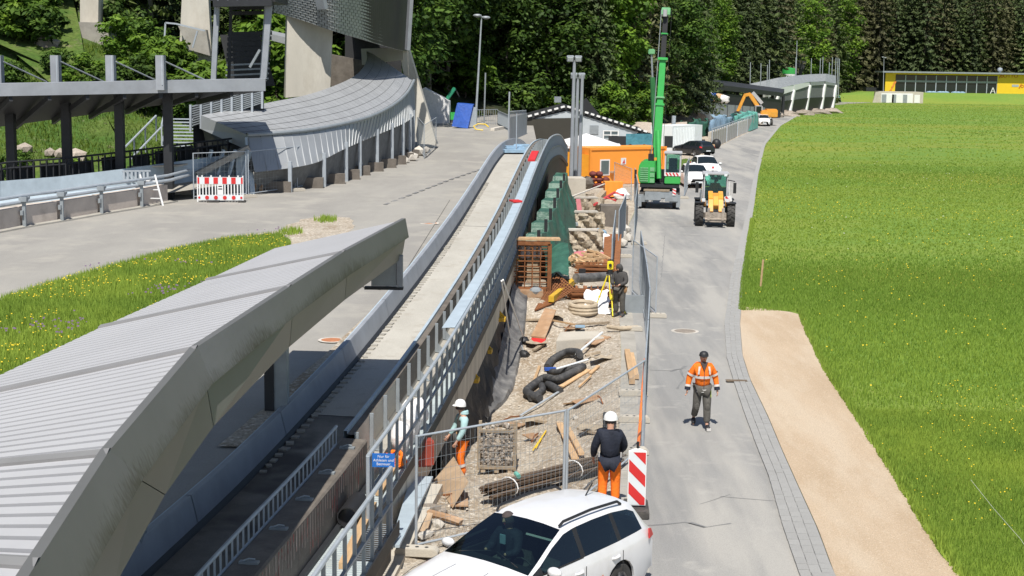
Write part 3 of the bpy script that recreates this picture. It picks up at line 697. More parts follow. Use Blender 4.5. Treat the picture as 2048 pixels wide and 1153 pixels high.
# heavy concrete wall at the near end with its slatted rail
mb = MB(); sweep(mb, [(1.50,-0.52),(1.50,-0.14),(1.52,-0.10),(1.92,-0.11),(1.95,-0.14),(1.95,-0.95)], frange(6, 24.9, 0.6)); p0 = len(mb.v)
mb.poly([TP(24.9, o, d) for o, d in ((1.5,-0.95),(1.5,-0.14),(1.95,-0.14),(1.95,-0.95))]); mb.build('end_wall', M['conc_dark'], trk)
for y in frange(15.5, 24.3, 1.45):
    mb = MB(); mb.box(TP(y, 1.73, -0.09), (0.26, 0.10, 0.03), -0.1); mb.tube([TP(y-0.04, 1.66, -0.06), TP(y, 1.73, -0.04), TP(y+0.04, 1.80, -0.06)], 0.015, 5); mb.build('cleat', M['steel_dull'], trk)
st = MB()
for y in frange(13.5, 24.5, 0.16):
    h = random.uniform(0.2, 0.7); st.bar(TP(y, 1.953, -0.16), TP(y, 1.953, -0.16-h), random.uniform(0.02,0.07), 0.002, up=(1,0,0))
st.build('paint_streak', mat('worn_red_white_paint', (0.32,0.27,0.25), 0.85, var=0.35, scale=5, dirt=(0.28,0.035,0.035), dscale=3.0, damt=0.9, dlo=0.5, dhi=0.6), trk)
rail = thing('slatted_rail', 'low slatted steel rail on the concrete wall at the track entrance', 'rail')
mb = MB(); mb.tube([TP(y, 1.47, 0.19) for y in frange(8, 24.6, 1)], 0.03, 6); mb.tube([TP(y, 1.47, -0.12) for y in frange(8, 24.6, 1)], 0.02, 6); mb.build('handrail', M['steel'], rail)
slat = unit_box('slat', M['steel'])
for y in frange(12, 24.6, 0.25): bar_piece('slat', slat, rail, TP(y, 1.47, -0.12), TP(y, 1.47, 0.17), 0.10, 0.02, up=(1,0.1,0))

# walkway
wk = thing('walkway', 'narrow steel grating walkway between the track and the railing', 'walkway')
for a, b in zip(frange(6, 96, 3.0), frange(6, 96, 3.0)[1:]):
    o1 = 2.86 if b < 22.9 else 2.46
    mb = MB(); ys = frange(a+0.01, b-0.01, 1.0); sweep(mb, [(2.05,-0.93),(2.05,-0.90),(o1,-0.90),(o1,-0.94)], ys); mb.build('grating', M['grating'], wk)
mb = MB(); sweep(mb, [(1.95,-0.95),(1.96,-0.84),(2.04,-0.84),(2.05,-0.93)], frange(6, 96, 1)); mb.build('gutter', M['steel_dark'], wk)
mb = MB(); sweep(mb, [(2.47,-0.88),(2.49,-0.88),(2.49,-1.08),(2.40,-1.08)], frange(23, 96, 0.8)); sweep(mb, [(2.87,-0.88),(2.89,-0.88),(2.89,-1.12),(2.80,-1.12)], frange(6, 23, 0.8)); mb.build('edge_beam', M['steel_dark'], wk)
g = MB()
for y in frange(12, 30, 0.1):
    g.bar(TP(y, 2.06, -0.897), TP(y, 2.84 if y < 22.9 else 2.45, -0.897), 0.012, 0.008)
g.build('grating_bar', M['steel'], wk, kind='stuff')

def railing(name, label, y0, y1, o, zb, ztop, step, near_count):
    r = thing(name, label, 'railing'); me = unit_box('baluster', M['steel_dull']); rest = MB()
    k = 0; y = y0+step*.5
    while y < y1-0.02:
        a, b = TP(y, o, zb), TP(y, o, ztop)
        if k < near_count: bar_piece('baluster', me, r, a, b, 0.05, 0.055, up=(1,0,0))
        else: rest.bar(a, b, 0.05, 0.055, up=(1,0,0))
        y += step; k += 1
    if rest.v: rest.build('baluster', M['steel_dull'], r, kind='stuff')
    ys = frange(y0, y1, 0.6)
    MB().tube([TP(y, o, ztop) for y in ys], 0.036, 8).build('handrail', M['steel'], r, smooth=True)
    for q, nm in ((0.5, 'mid_rail'), (0.03, 'bottom_rail')):
        mb = MB(); sweep(mb, [(o-0.025, zb+(ztop-zb)*q-0.02), (o-0.025, zb+(ztop-zb)*q+0.02), (o+0.03, zb+(ztop-zb)*q+0.02), (o+0.03, zb+(ztop-zb)*q-0.02)], ys); mb.build(nm, M['steel_dull'], r)
    for y in (y0, y0+0.16) if y0 > 12 else (y1,): MB().tube([TP(y, o, zb), TP(y, o, ztop)], 0.032, 8).build('end_post', M['steel'], r, smooth=True)
    return r
rl1 = railing('walkway_railing', 'long grey baluster railing following the walkway over the hump', 22.7, 96, 2.43, -1.0, 0.25, 0.70, 300)
rl2 = railing('ramp_railing', 'nearest section of grey railing beside the open gate gap', 9, 22.55, 2.83, -1.0, 0.12, 0.62, 300)
# wide channel lying along the upper railing
ch = MB()
for y0, y1 in ((32, 63.0),):
    ys = frange(y0, y1, 0.8)
    ch.grid([[TP(y, 2.12-0.0, 0.24), TP(y, 2.12, 0.29), TP(y, 2.41, 0.31), TP(y, 2.41, 0.22)] for y in ys])
one(ch, 'steel_channel', M['steel_lblue'], 'long pale blue steel channel lying along the railing top', 'channel')
pd = MB(); pd.grid([[TP(y, 1.95, 0.22), TP(y, 1.95, 0.30), TP(y, 2.27, 0.30), TP(y, 2.27, 0.22)] for y in frange(63.5, 66.2, 0.5)]); pd.poly([TP(63.5,o,d) for o,d in ((1.95,.22),(1.95,.30),(2.27,.30),(2.27,.22))])
one(pd, 'red_board', M['red'], 'red board lying along the railing near the top of the hump', 'board')
pd = MB().box(TP(51.5, 2.20, 0.34), (0.34, 0.5, 0.06), 0.3); one(pd, 'red_pad', M['red'], 'small red pad resting on the pale blue steel channel', 'pad')

# retaining wall under the walkway
rw = thing('retaining_wall', 'tall board-marked concrete wall under the walkway beside the pit', 'wall')
for a, b in zip(frange(23.2, 64, 1.6), frange(23.2, 64, 1.6)[1:]):
    mb = MB(); ys = frange(a+0.008, b-0.008, 0.8); sweep(mb, [(2.12,-1.06),(2.36,-1.06),(2.34,-2.05),(2.10,-2.05)], ys); mb.build('concrete_board', M['render_wall'], rw)
mb = MB(); sweep(mb, [(2.06,-1.0),(2.06,-3.6)], frange(6, 64, 1.2)); mb.build('lower_wall', M['geo_black'], rw)
mb = MB(); rows = [[TP(y, 2.40, -1.06), Vector((TP(y, 2.36, 0).x, TP(y, 2.36, 0).y, -0.3))] for y in frange(64, 96, 1.2)]; mb.grid(rows); mb.build('shade_sheet', M['housedark'], rw)  # dark sheet standing in for the shade under the hump
mb = MB(); sweep(mb, [(2.75,-1.1),(2.75,-3.0)], frange(6, 23, 1.2)); mb.build('ramp_wall', M['conc_dark'], rw)
# black fabric hanging at the foot of the wall and sheet on the pit floor
mb = MB(); rows = []
for y in frange(30.5, 47, 0.35):
    r = []
    for k in range(9):
        t = k/8; x0 = TP(y, 2.28, 0).x; z0 = LZ(y)-2.02; xf = XW(y)+0.50+0.10*math.sin(y*0.7); x = x0+(xf-x0)*t**1.3
        zf = site_z(xf, y)+0.05; z = z0+(zf-z0)*min(1, t*1.15)
        f = 0.10*math.sin(y*5.0+k*0.5)*(1-abs(t-0.45))+0.08*(float(fbm(y, k*0.6, 2.5, 2))-0.5); r.append((x+f, y, z+0.06*math.sin(y*3+k)))
    rows.append(r)
mb.grid(rows); one(mb, 'black_fabric', M['geo_black'], 'black fabric hanging in folds at the foot of the retaining wall', 'fabric', smooth=True, angle=70)
mb = MB(); rows = []; RB = [S(x, y) for x, y in [(940,838),(975,832),(1010,808),(1028,776),(1042,715),(1050,660),(1056,600)]]
RBX = lin([p.y for p in RB], [p.x for p in RB])
for y in frange(RB[0].y-0.5, 48.3, 0.3):
    a = XW(y)+0.35; b = max(RBX(y), a+0.2); r = []
    for k in range(14):
        t = k/13; x = a+(b-a)*t; z = site_z(x, y)+0.05+0.13*float(fbm(x, y, 2.2, 8))+0.40*(1-t)**2
        r.append((x, y, z if k < 13 else z-0.12))
    rows.append(r)
mb.grid(rows); one(mb, 'geomembrane', M['geo'], 'crumpled dark grey sheet spread over the pit floor', 'sheet', smooth=True, angle=60)
# yellow brackets along the wall foot
br = thing('formwork_bracket', 'yellow formwork bracket at the wall foot, first up the pit from the teal hoodie worker', 'bracket')
mb = MB().box((0,0,0.05), (0.34,0.34,0.1)); mb.build('base', M['formwork_yellow'], br)
MB().box((-0.12,0.0,0.22), (0.10,0.32,0.28)).build('upright', M['formwork_yellow'], br); MB().prism([(-0.07,0.10,0.1),(0.15,0.10,0.1),(-0.07,0.10,0.34)], (0,0.04,0)).build('gusset', M['formwork_yellow'], br)
labs = ['yellow formwork bracket beside the teal hoodie worker at the wall foot', 'yellow formwork bracket low on the wall, second up from the teal hoodie worker', 'yellow formwork bracket by the black fabric, halfway up the pit wall', 'yellow formwork bracket nearest the two thin white props', 'small yellow formwork bracket beside the rusty cage']
for i, (px, py, yy) in enumerate([(913,848,33.4), (945,764,36.2), (972,706,39.6), (1000,642,42.6), (1028,512,50.0)]):
    p = P(px, py, Y=yy); o = br if i == 0 else dup(br, p); o.location = p; o['label'] = labs[i]; o['group'] = 'yellow brackets along the pit wall'; o.rotation_euler = (0,0,-0.08)
    if i == 4: o.scale = (0.7,)*3
# pads lying on the crest
p = TP(73.0, 0.85, -0.42); cp = MB()
for k in range(4): cp.box(p+Vector((random.uniform(-0.25,0.25), k*0.7, 0.06+0.05*k)), (1.15-0.12*k, 0.9, 0.14), random.uniform(-0.3,0.3))
one(cp, 'crash_mat', M['skytarp'], 'pale teal mats lying across the crest of the run', 'mat')
MB_ = MB().tube([TP(73, 0.8, -0.3), TP(73, 0.8, 1.5)], 0.025, 6); one(MB_, 'thin_post', M['steel'], 'thin steel post standing on the crest of the run', 'post')

# gate gap: ramp plate, kerb and sign
pl_ = [P(x, y, z=z) for x, y, z in [(822,958,.05),(866,958,.05),(799,1096,.40),(780,1096,.40)]]
mb = MB().prism(pl_, (0,0,0.05)); one(mb, 'ramp_plate', M['steel_lblue'], 'pale blue metal ramp plate beside the gate gap', 'plate')
k0, k1 = P(768,1160,z=0.04), P(872,968,z=0.04); d = (k1-k0).normalized()
mb = MB().bar(k0-d*5-Vector((0,0,0.65)), k1-Vector((0,0,0.65)), 0.26, 1.3); one(mb, 'concrete_kerb', M['conc_pale'], 'pale concrete kerb wall beside the ramp plate', 'kerb')
sg = thing('gate_sign', 'small blue notice with white lettering on the railing end', 'sign', loc=P(767,921,Y=22.52), world=False)
MB().box((0,0,0), (0.36,0.012,0.225)).build('panel', M['blue_sign'], sg)
text('Nur für\nAthleten und\nBetreuer', 0.062, M['white'], sg, facing((0,-0.0075,0), (0,-1)), 0.001)

# things on the walkway
p = TP(23.2, 2.12, -0.88); t = (TP(23,2.1,0)-TP(22,2.1,0)).normalized(); a = p-t*0.3; 
mb = MB(); mb.lathe([(0.15,-0.42),(0.17,-0.42),(0.17,0.42),(0.15,0.42),(0.15,-0.42)], 18, a+Vector((0.02,0,0.17)), M=frame_m((0,0,0), t).to_3x3() @ Matrix.Rotation(-math.pi/2, 3, 'X')); one(mb, 'drain_pipe', M['black'], 'short black drain pipe lying on the walkway grating', 'pipe', smooth=True)
a, b = TP(20.6, 2.5, -0.84), TP(23.6, 2.32, -0.84); one(MB().bar(a, b, 0.14, 0.10), 'timber_beam', M['wood'], 'pale timber beam lying lengthwise on the walkway grating', 'beam')
a, b = TP(24.2, 2.3, -0.84), TP(26.4, 2.25, -0.84); one(MB().bar(a, b, 0.12, 0.08), 'timber_beam', M['wood'], 'pale timber beam behind the blue notice', 'beam')
for k, (y, o, h) in enumerate([(26.6,2.22,0.62),(27.3,2.26,0.85),(28.3,2.24,0.6)]):
    mb = MB().ball(TP(y, o, -0.88)+Vector((0,0,h*0.5)), (0.20,0.24,h*0.5), 10, 8, 0.1)
    one(mb, 'white_sack', M['bag'], ['low white sack on the walkway beside the orange hose', 'tallest white sack standing on the walkway behind the railing', 'white sack farthest up the walkway behind the railing'][k], 'sack', 'white sacks on the walkway', smooth=True, angle=60)
mb = MB()
for k in range(4): mb.tube([TP(26.0, 2.22, -0.84+0.035*k)+Vector((0.20*math.cos(a*0.5)*(1-0.1*k), 0.33*math.sin(a*0.5), 0.02*math.sin(a*3+k))) for a in range(13)], 0.035, 6, closed=False)
one(mb, 'orange_hose', M['orange_hv'], 'coiled orange hose on the walkway by the white sacks', 'hose', smooth=True)
mb = MB().box(P(845,905,Y=27.6)+Vector((0.05,0,0)), (0.34,0.34,0.52), 0.1); one(mb, 'red_canister', mat('dull_red_plastic', (0.30,0.05,0.03), 0.6), 'red plastic canister beside the pale blue ramp plate', 'canister', bevel=0.04)
# ------------------------------------------------------------------ corrugated roof in the foreground
rf = thing('track_roof', 'long pale corrugated roof with a grey metal fascia sheltering the track', 'roof')
RT = [P(x, y, z=4.76) for x, y in [(811,449),(690,517),(582,589),(395,716),(220,931),(78,1160)]]
RB_ = [P(x, y, z=4.05) for x, y in [(804,517),(690,600),(579,694),(427,853),(330,990),(228,1175)]]
RT.append(RT[-1]+(RT[-1]-RT[-2])*1.1); RB_.append(RB_[-1]+(RB_[-1]-RB_[-2])*1.1)
RL_ = [P(551,506,z=4.06), P(414,572,z=4.06), P(202,669,z=4.06)]
for k, (x, y, z) in ((3, (0,803,4.2)), (4, (64,962,4.42)), (5, (-60,1150,4.5)), (6, None or (0,0,0))):
    if k < 6: q = P(x, y, z=z); d = (q-RT[k]); d.z = 0; d.normalize()
    l = RT[k]+d*2.95; l.z = 4.06; RL_.append(l)
for k in range(6):
    a0, a1, b0, b1 = RT[k], RT[k+1], RL_[k], RL_[k+1]
    ln = (a0-a1).length; nw = max(8, int(ln/0.25)); nx = 8; rows = []
    for i in range(nw):
        for f, w_ in ((0.0, 0.0), (0.28, 0.0), (0.30, 1.0), (0.98, 1.0)):
            u = (i+f)/nw; p, q = a0.lerp(a1, u), b0.lerp(b1, u); h = 0.105*w_; r = []
            for j in range(nx+1):
                v = j/nx; c = p.lerp(q, v); r.append((c.x, c.y, c.z+h))
            rows.append(r)
    MB().grid(rows).build('roof_panel', M['sheet'], rf)
    d = (a1-a0).normalized()*0.13
    if k: MB().grid([[a0-d+Vector((0,0,0.11)), b0-d+Vector((0,0,0.11))], [a0+Vector((0,0,0.145)), b0+Vector((0,0,0.145))], [a0+d*.9+Vector((0,0,0.13)), b0+d*.9+Vector((0,0,0.13))], [a0+d+Vector((0,0,0.02)), b0+d+Vector((0,0,0.02))]]).build('flashing', M['flashing'], rf)
    # fascia: coping band above, sheet below, soffit
    s0, s1 = RB_[k].lerp(RT[k], 0.62), RB_[k+1].lerp(RT[k+1], 0.62)
    out = Vector((0.10, 0, 0))
    up = Vector((0,0,0.125)); inn = Vector((-0.08,0,0))
    mb = MB(); nc = max(2, int(ln/.6)); tv = (0,0,.3,.6,.85,1,1); rows = []
    for i in range(nc+1):
        u = i/nc; p, q = a0.lerp(a1, u)+up, (s0+out).lerp(s1+out, u); rows.append([p+inn]+[p.lerp(q, t) for t in tv[1:6]]+[q+Vector((-.08,0,-.01))])
    co = mb.grid(rows).build('coping', M['coping_run'], rf); at = co.data.attributes.new('tint', 'FLOAT', 'POINT'); at.data.foreach_set('value', [t for _ in rows for t in tv])
    g = (s1-s0).normalized()*0.012
    MB().grid([[s0+g+Vector((0.03,0,0)), RB_[k]+g], [s1-g+Vector((0.03,0,0)), RB_[k+1]-g]]).build('fascia_panel', M['fascia'], rf)
    MB().grid([[RB_[k], Vector((b0.x, b0.y, 3.85))], [RB_[k+1], Vector((b1.x, b1.y, 3.85))]]).build('soffit', M['steel_dull'], rf)
    MB().grid([[b0+Vector((0,0,0.10)), Vector((b0.x, b0.y, 3.85))], [b1+Vector((0,0,0.10)), Vector((b1.x, b1.y, 3.85))]]).build('rear_fascia', M['coping'], rf)
MB().poly([RT[0]+Vector((0,0,0.09)), RB_[0], Vector((RL_[0].x, RL_[0].y, 3.85)), RL_[0]+Vector((0,0,0.06))]).build('end_panel', M['coping'], rf)
MB().grid([[RT[0]+Vector((0,0.03,0.05)), RL_[0]+Vector((0,0.03,0.03))], [RT[0]+Vector((0,-0.06,0.10)), RL_[0]+Vector((0,-0.06,0.08))]]).build('end_flashing', M['white'], rf)
def col(px, py, yy, wd=0.40):
    p = P(px, py, Y=yy); z0 = zt(yy)-0.1
    mb = MB(); mb.cur = 0; mb.box((p.x, yy, (z0+4.1)/2), (wd, 0.30, 4.1-z0)); mb.cur = 1; mb.box((p.x-wd*0.28, yy-0.16, (z0+4.0)/2), (wd*0.42, 0.03, 4.0-z0)); mb.build('column', [M['steel_dull'], M['steel_dark']], rf)
col(553, 700, 26.6, 0.42); col(250, 800, 19.0, 0.42); col(60, 900, 12.5, 0.42)
p = P(768, 545, Y=RT[0].y-0.35)
mb = MB().box(p+Vector((0.0,0,0.0)), (0.52,0.10,0.56)); mb.build('end_bracket', M['steel_dull'], rf); MB().box(p+Vector((0.33,0,0.03)), (0.12,0.16,0.66)).build('bracket_post', M['steel_blue'], rf); MB().box(p+Vector((0,0,-0.33)), (0.80,0.2,0.05)).build('bracket_foot', M['steel_dark'], rf)

# ------------------------------------------------------------------ canopy over the finish platform, far side of the old road
cp_ = thing('platform_canopy', 'long flat canopy with blue-grey fascia and dark underside on the hillside', 'canopy')
A, B = P(-60,182,Y=58), P(531,172,Y=63); C, D = P(-60,262,Y=64), P(520,184,Y=68)
A0, B0 = A+Vector((0,0,0.26)), B+Vector((0,0,0.30)); A1, B1 = A-Vector((0,0,0.24)), B-Vector((0,0,0.22))
MB().grid([[A0+Vector((0,0.6,0.02)), A0, A1], [B0+Vector((0,0.6,0.02)), B0, B1]]).build('fascia', M['steel_blue'], cp_)
MB().grid([[A1, C], [B1, D]]).build('underside', M['clad_dark'], cp_); MB().grid([[A0+Vector((0,.5,0)), C+Vector((0,0,0.15))], [B0+Vector((0,.5,0)), D+Vector((0,0,0.15))]]).build('roof_sheet', M['clad_dark'], cp_)
MB().poly([B0, B1, D, D+Vector((0,0,0.15))]).build('end_cap', M['steel_blue'], cp_)
for k in range(1, 8):
    t = k/8.0; a = A1.lerp(B1, t); b = C.lerp(D, t-0.10); MB().bar(a-Vector((0,-.1,0.10)), b-Vector((0,0,0.10)), 0.14, 0.22).build('beam', M['steel_dark'], cp_)
for px in (-10, 105, 215, 315):
    zb = zt(61)-0.2; pz = P(px, 112, Y=61.5)
    q = P(px+6, 112, Y=61.0)
    MB().bar((q.x, q.y, A.z+(B.z-A.z)*(px+60)/591-0.1), (q.x, q.y, q.z+0.02), 0.40, 0.34).build('column_head', M['steel_blue'], cp_)
    MB().bar((q.x+0.1, q.y-0.19, q.z-1.2), (q.x+0.1, q.y-0.19, q.z), 0.06, 0.05).build('column_rib', M['steel'], cp_)
    MB().bar((q.x-0.10, q.y+1.5, zb), (q.x-0.10, q.y+1.5, A.z+0.1), 0.36, 0.36).build('column', M['steel_dark'], cp_)  # dark steel below the roof: canopy shade put into the column colour
    c = P(px+30+75, 165, Y=62.5); ch = MB(); s = q+Vector((0.2,0.1,-0.25)); n = 34
    for i in range(n): ch.ball(s.lerp(c, i/n), (0.05,0.05,0.035), 5, 3)
    ch.build('chain', M['steel_dull'], cp_)

# older track bowl behind the road: pale inner wall, dark railing, kerb blocks and pipes
ob = thing('old_track', 'older track section with pale inner wall and kerb of pinkish concrete blocks', 'track section')
inn = [P(x, y, Y=d) for x, y, d in [(-60,392,56.5),(0,378,58),(120,368,60),(250,352,62),(385,333,64.5),(500,318,67)]]
MB().grid([[p+Vector((0,0.1,0.30)), p-Vector((0,0,0.40)), p-Vector((0,0.4,0.65))] for p in inn]).build('inner_wall', M['steel_lblue'], ob)
MB().grid([[p-Vector((0,0.4,0.65)), p-Vector((0,2.6,0.9))] for p in inn]).build('track_bed', M['conc'], ob)
base = [T(x, y) for x, y in [(-60,472),(35,454),(110,442),(190,428),(270,415),(330,404)]]
for i, (a, b) in enumerate(zip(base, base[1:])):
    d = (b-a).normalized(); a2, b2 = a+d*0.10+Vector((0,0,0.38)), b-d*0.12+Vector((0,0,0.38)); MB().bar(a2, b2, 0.42, 0.72).build('kerb_block', M['conc_pink'], ob)
    q = a+Vector((d.y,-d.x,0))*.33; mb = MB(); mb.bar(q, q+Vector((0,0,1.0)), 0.10, 0.12); mb.bar(q+Vector((0,0,0.95)), q+Vector((0,0.5,1.05)), 0.12, 0.1); mb.bar(q+Vector((-0.05,-0.06,0.45)), q+Vector((-0.05,-0.06,0.62)), 0.2, 0.1); mb.box(q+Vector((0,-0.05,1.02)), (0.28,0.2,0.16)); mb.build('bracket', M['steel_dull'], ob)
for dz, dy, r in ((0.92, 0.05, 0.07), (1.12, 0.15, 0.06)):
    MB().tube([p+Vector((.30-dy, 0, dz)) for p in base]+[T(372,395)+Vector((0.1,0.2,dz+0.05))], r, 8).build('pipe', M['steel'], ob, smooth=True)
MB().grid([[p+Vector((.55,0,0.06)), p+Vector((.56,0,0.0)), p+Vector((.2,0,0.07))] for p in base]).build('footing', M['conc'], ob)
rail2 = thing('platform_railing', 'dark bar railing under the canopy along the platform', 'railing')
me = unit_box('railing_bar', M['steel_dark']); rr = [p+Vector((0.0,0.9,0.0)) for p in inn]
for a, b in zip(rr, rr[1:]):
    n = int((b-a).length/0.28)
    for k in range(n):
        p = a.lerp(b, k/n); wd = 0.16 if k % 2 == 0 else 0.05; bar_piece('bar', me, rail2, p-Vector((0,0,0.3)), p+Vector((0,0,0.95)), wd, 0.05, up=(1,0,0))
for a, b in zip(rr, rr[1:]):
    n = int((b-a).length/1.1)
    for k in range(n): p, q = a.lerp(b, (k+.06)/n), a.lerp(b, (k+.80)/n); MB().bar(p+Vector((0,.25,.32)), q+Vector((0,.25,.32)), .05, .95+.1*(k % 3)).build('shade_panel', M['clad_dark'], rail2)  # added dark panels painting the shade behind the railing
for dz in (1.0, 0.75): MB().tube([p+Vector((0,0,dz)) for p in rr], 0.045, 6).build('handrail', M['steel_dark'], rail2)
# broken panel, ladder and blocks at the track end
q = T(300,398)+Vector((0.2,0.8,0))
one(MB().bar(q+Vector((-1.3,0.3,1.30)), q+Vector((1.1,0.2,1.42)), 1.0, 0.06), 'loose_slab', M['conc_pale'], 'loose concrete slab lying on the end of the older track wall', 'slab')
one(MB().box(T(388,392)+Vector((-1.2,0.5,0.42)), (1.9,0.5,0.84), 0.2), 'concrete_block', M['conc_pink'], 'single concrete block next to the red and white barrier', 'block')
ld = thing('step_ladder', 'small white metal ladder leaning on the concrete kerb blocks', 'ladder', loc=T(296,412))
for s in (0, 0.62): MB().bar((s,0,0), (s-0.42,0.45,1.25), 0.06, 0.05).build('stile', M['white'], ld)
for k in range(3): MB().bar((-0.10-0.12*k,0.12+0.13*k,0.3+0.35*k), (0.52-0.12*k,0.12+0.13*k,0.3+0.35*k), 0.06, 0.04).build('rung', M['white'], ld)
gr = thing('grille_panel', 'grey slatted grille panel lying tilted on the older track', 'grille', loc=P(268,352,Y=62))
for k in range(8): MB().box((-0.6+k*0.17,0,0), (0.09,0.05,0.34)).build('slat', M['steel'], gr)
MB().bar((-0.7,0,0.19), (0.72,0,0.22), 0.06).build('top_bar', M['steel'], gr); MB().bar((-0.7,0,-0.19), (0.72,0,-0.16), 0.06).build('bottom_bar', M['steel'], gr)

# metal stairs on the slope
stairs = thing('hillside_stairs', 'galvanised steel stairs with railings climbing the green hillside', 'stairs')
s0, s1 = P(340,292,Y=72), P(352,232,Y=76); 
for k in range(9):
    c = s0.lerp(s1, k/9); MB().box(c+Vector((0.4,0,0)), (1.5,0.34,0.05)).build('step', M['steel'], stairs)
for dx in (-0.4, 1.2):
    a, b = s0+Vector((dx,0,0)), s1+Vector((dx,0,0)); MB().bar(a, b, 0.06, 0.22).build('stringer', M['steel'], stairs)
    up = Vector((0,0,1.0)); MB().tube([a+up, b+up], 0.045, 6).build('handrail', M['steel'], stairs)
    for k in range(4): c = a.lerp(b, k/3); MB().bar(c, c+up, 0.06).build('railing_post', M['steel'], stairs)
a, b = P(245,300,Y=71), P(312,232,Y=75); st2 = thing('slope_railing', 'grey sloping handrail on the hillside behind the canopy columns', 'railing')
MB().tube([a, b], 0.05, 6).build('handrail', M['steel'], st2); MB().tube([a+Vector((0.3,0.2,-0.5)), b+Vector((0.3,0.2,-0.5))], 0.05, 6).build('lower_rail', M['steel'], st2)
for k in range(4): c = a.lerp(b, k/3); MB().bar(c-Vector((0,0,1.3)), c, 0.16, 0.05).build('post', M['steel'], st2)

# steel frame tower with open sides
tw = thing('steel_tower', 'tall open steel frame tower with dark louvred interior', 'tower')
F0, F1 = P(427,166,Y=76), P(527,162,Y=76); h0, h1 = P(436,-20,Y=76), P(541,-20,Y=76)
MB().bar(F0, h0, 0.22, 0.26).build('column', M['steel_blue'], tw); MB().bar(F1, h1, 0.26, 0.3).build('column', M['steel_blue'], tw)
MB().bar(F0+Vector((0.5,1.5,0)), h0+Vector((0.4,1.5,0)), 0.14).build('column', M['steel_dark'], tw); MB().bar(F1+Vector((-0.35,1.5,0)), h1+Vector((-0.4,1.5,0)), 0.2).build('column', M['steel_dull'], tw)
hd0, hd1 = P(428,8,Y=75.6), P(545,6,Y=75.6)
MB().bar(hd0, hd1, 0.5, 0.32).build('header', M['steel_dark'], tw); MB().box((hd0+hd1)/2+Vector((0,2.0,0.7)), ((hd1-hd0).length+0.3,4.2,1.2)).build('upper_deck', M['steel_dark'], tw)
for k in range(6): c = hd0.lerp(hd1, (k+0.5)/6); MB().bar(c+Vector((0,-0.2,0)), c+Vector((0,-0.2,0.9)), 0.08).build('joist', M['steel_dull'], tw)
for k in range(16):
    t = k/16; a = F0.lerp(h0, t*0.92)+Vector((0.15,2.4,0.1)); b = F1.lerp(h1, t*0.92)+Vector((-0.15,2.4,0.1))
    if 9 < k < 13: continue
    MB().bar(a, b, 0.10, 0.20 if k > 3 else 0.09).build('louvre', M['steel_dark'] if k > 3 else M['steel_dull'], tw)
MB().bar(P(500,135,Y=76.6), P(520,100,Y=76.6), 0.22, 0.12).build('brace', M['steel_dull'], tw)
MB().poly([F0+Vector((0.1,4.4,-0.3)), F1+Vector((-0.1,4.4,-0.3)), P(520,70,Y=80.5), P(440,70,Y=80.5)]).build('rear_panel', M['clad_dark'], tw)
gl = thing('louvre_screen', 'steel louvre screen wall under the canopy end', 'screen')
a0, a1, b0, b1 = P(382,252,Y=69.4), P(525,205,Y=71), P(382,214,Y=69.4), P(525,176,Y=71)
for k in range(9):
    t = k/8; MB().bar(a0.lerp(b0, t), a1.lerp(b1, t), 0.14, 0.05).build('louvre', M['steel_dull'], gl)
for k in range(8):
    t = k/7; p = a0.lerp(a1, t); MB().bar(p-Vector((0,0.1,0.3)), b0.lerp(b1, t)+Vector((0,-0.1,0.1)), 0.10).build('post', M['steel'], gl)
MB().grid([[a0+Vector((0,0.4,-1.6)), b0+Vector((0,0.4,0))], [a1+Vector((0,0.4,-1.6)), b1+Vector((0,0.4,0))]]).build('rear_panel', M['clad_dark'], gl)

# ------------------------------------------------------------------ curved covered track
ck = thing('covered_curve', 'curved covered track with zinc panel roof and slatted zinc skirt', 'covered track')
OT = [P(x, y, Y=d) for x, y, d in [(496,272,66),(560,268,67),(620,262,69),(680,251,72),(735,237,76),(780,216,80.5),(812,190,86),(828,163,92)]]
OB = [P(x, y, Y=d) for x, y, d in [(511,345,64.9),(570,338,65.8),(625,328,67.7),(682,302,70.8),(722,284,74.8),(775,262,79.4),(815,243,85),(831,226,91.2)]]
IT = [P(x, y, Y=d) for x, y, d in [(402,231,69),(480,217,71),(545,204,74),(610,191,77.5),(668,172,81.5),(712,150,86.5),(733,122,92),(733,100,97)]]
def resample(pts, n):
    d = [0]
    for a, b in zip(pts, pts[1:]): d.append(d[-1]+(b-a).length)
    fx, fy, fz = (hermite(d, [p[k] for p in pts]) for k in range(3))
    return [Vector((fx(s), fy(s), fz(s))) for s in [d[-1]*i/n for i in range(n+1)]]
NP = 46
ot, obt, it = resample(OT, NP), resample(OB, NP), resample(IT, NP)
for i in range(NP):
    g = 0.012
    a0, a1, b0, b1 = ot[i], ot[i+1], obt[i], obt[i+1]; ga = (a1-a0).normalized()*g
    m = MB().grid([[a0+ga, b0+ga], [a1-ga, b1-ga]]); m.bar(a0+Vector((0,-0.03,-0.1)), b0+Vector((0,-0.03,0)), 0.05, 0.045); m.build('skirt_panel', M['clad'], ck)
for j in range(0, 6):
    for i in range(0, NP):
        u0, u1 = j/6+0.0015, (j+1)/6-0.0015; q = []
        for ii, g in ((i, 0.02), (i+1, -0.02)):
            p, c = ot[ii], it[ii]; a = p.lerp(c, u0); b = p.lerp(c, u1); g *= .4; dd = (ot[min(ii+1,NP)]-ot[max(ii-1,0)]).normalized()*g
            q.append([a+dd+Vector((0,0,0.012)), b+dd+Vector((0,0,0.0))])
        MB().grid(q).build('roof_panel', M['clad_roof'], ck)
MB().grid([[p+Vector((0,0,-0.06)), c+Vector((0,0,-0.06))] for p, c in zip(ot, it)]).build('roof_deck', M['clad_dark'], ck)
MB().tube([p+Vector((0,-0.1,0.05)) for p in ot], 0.09, 8).build('gutter', M['steel_dull'], ck, smooth=True)
gt = MB()
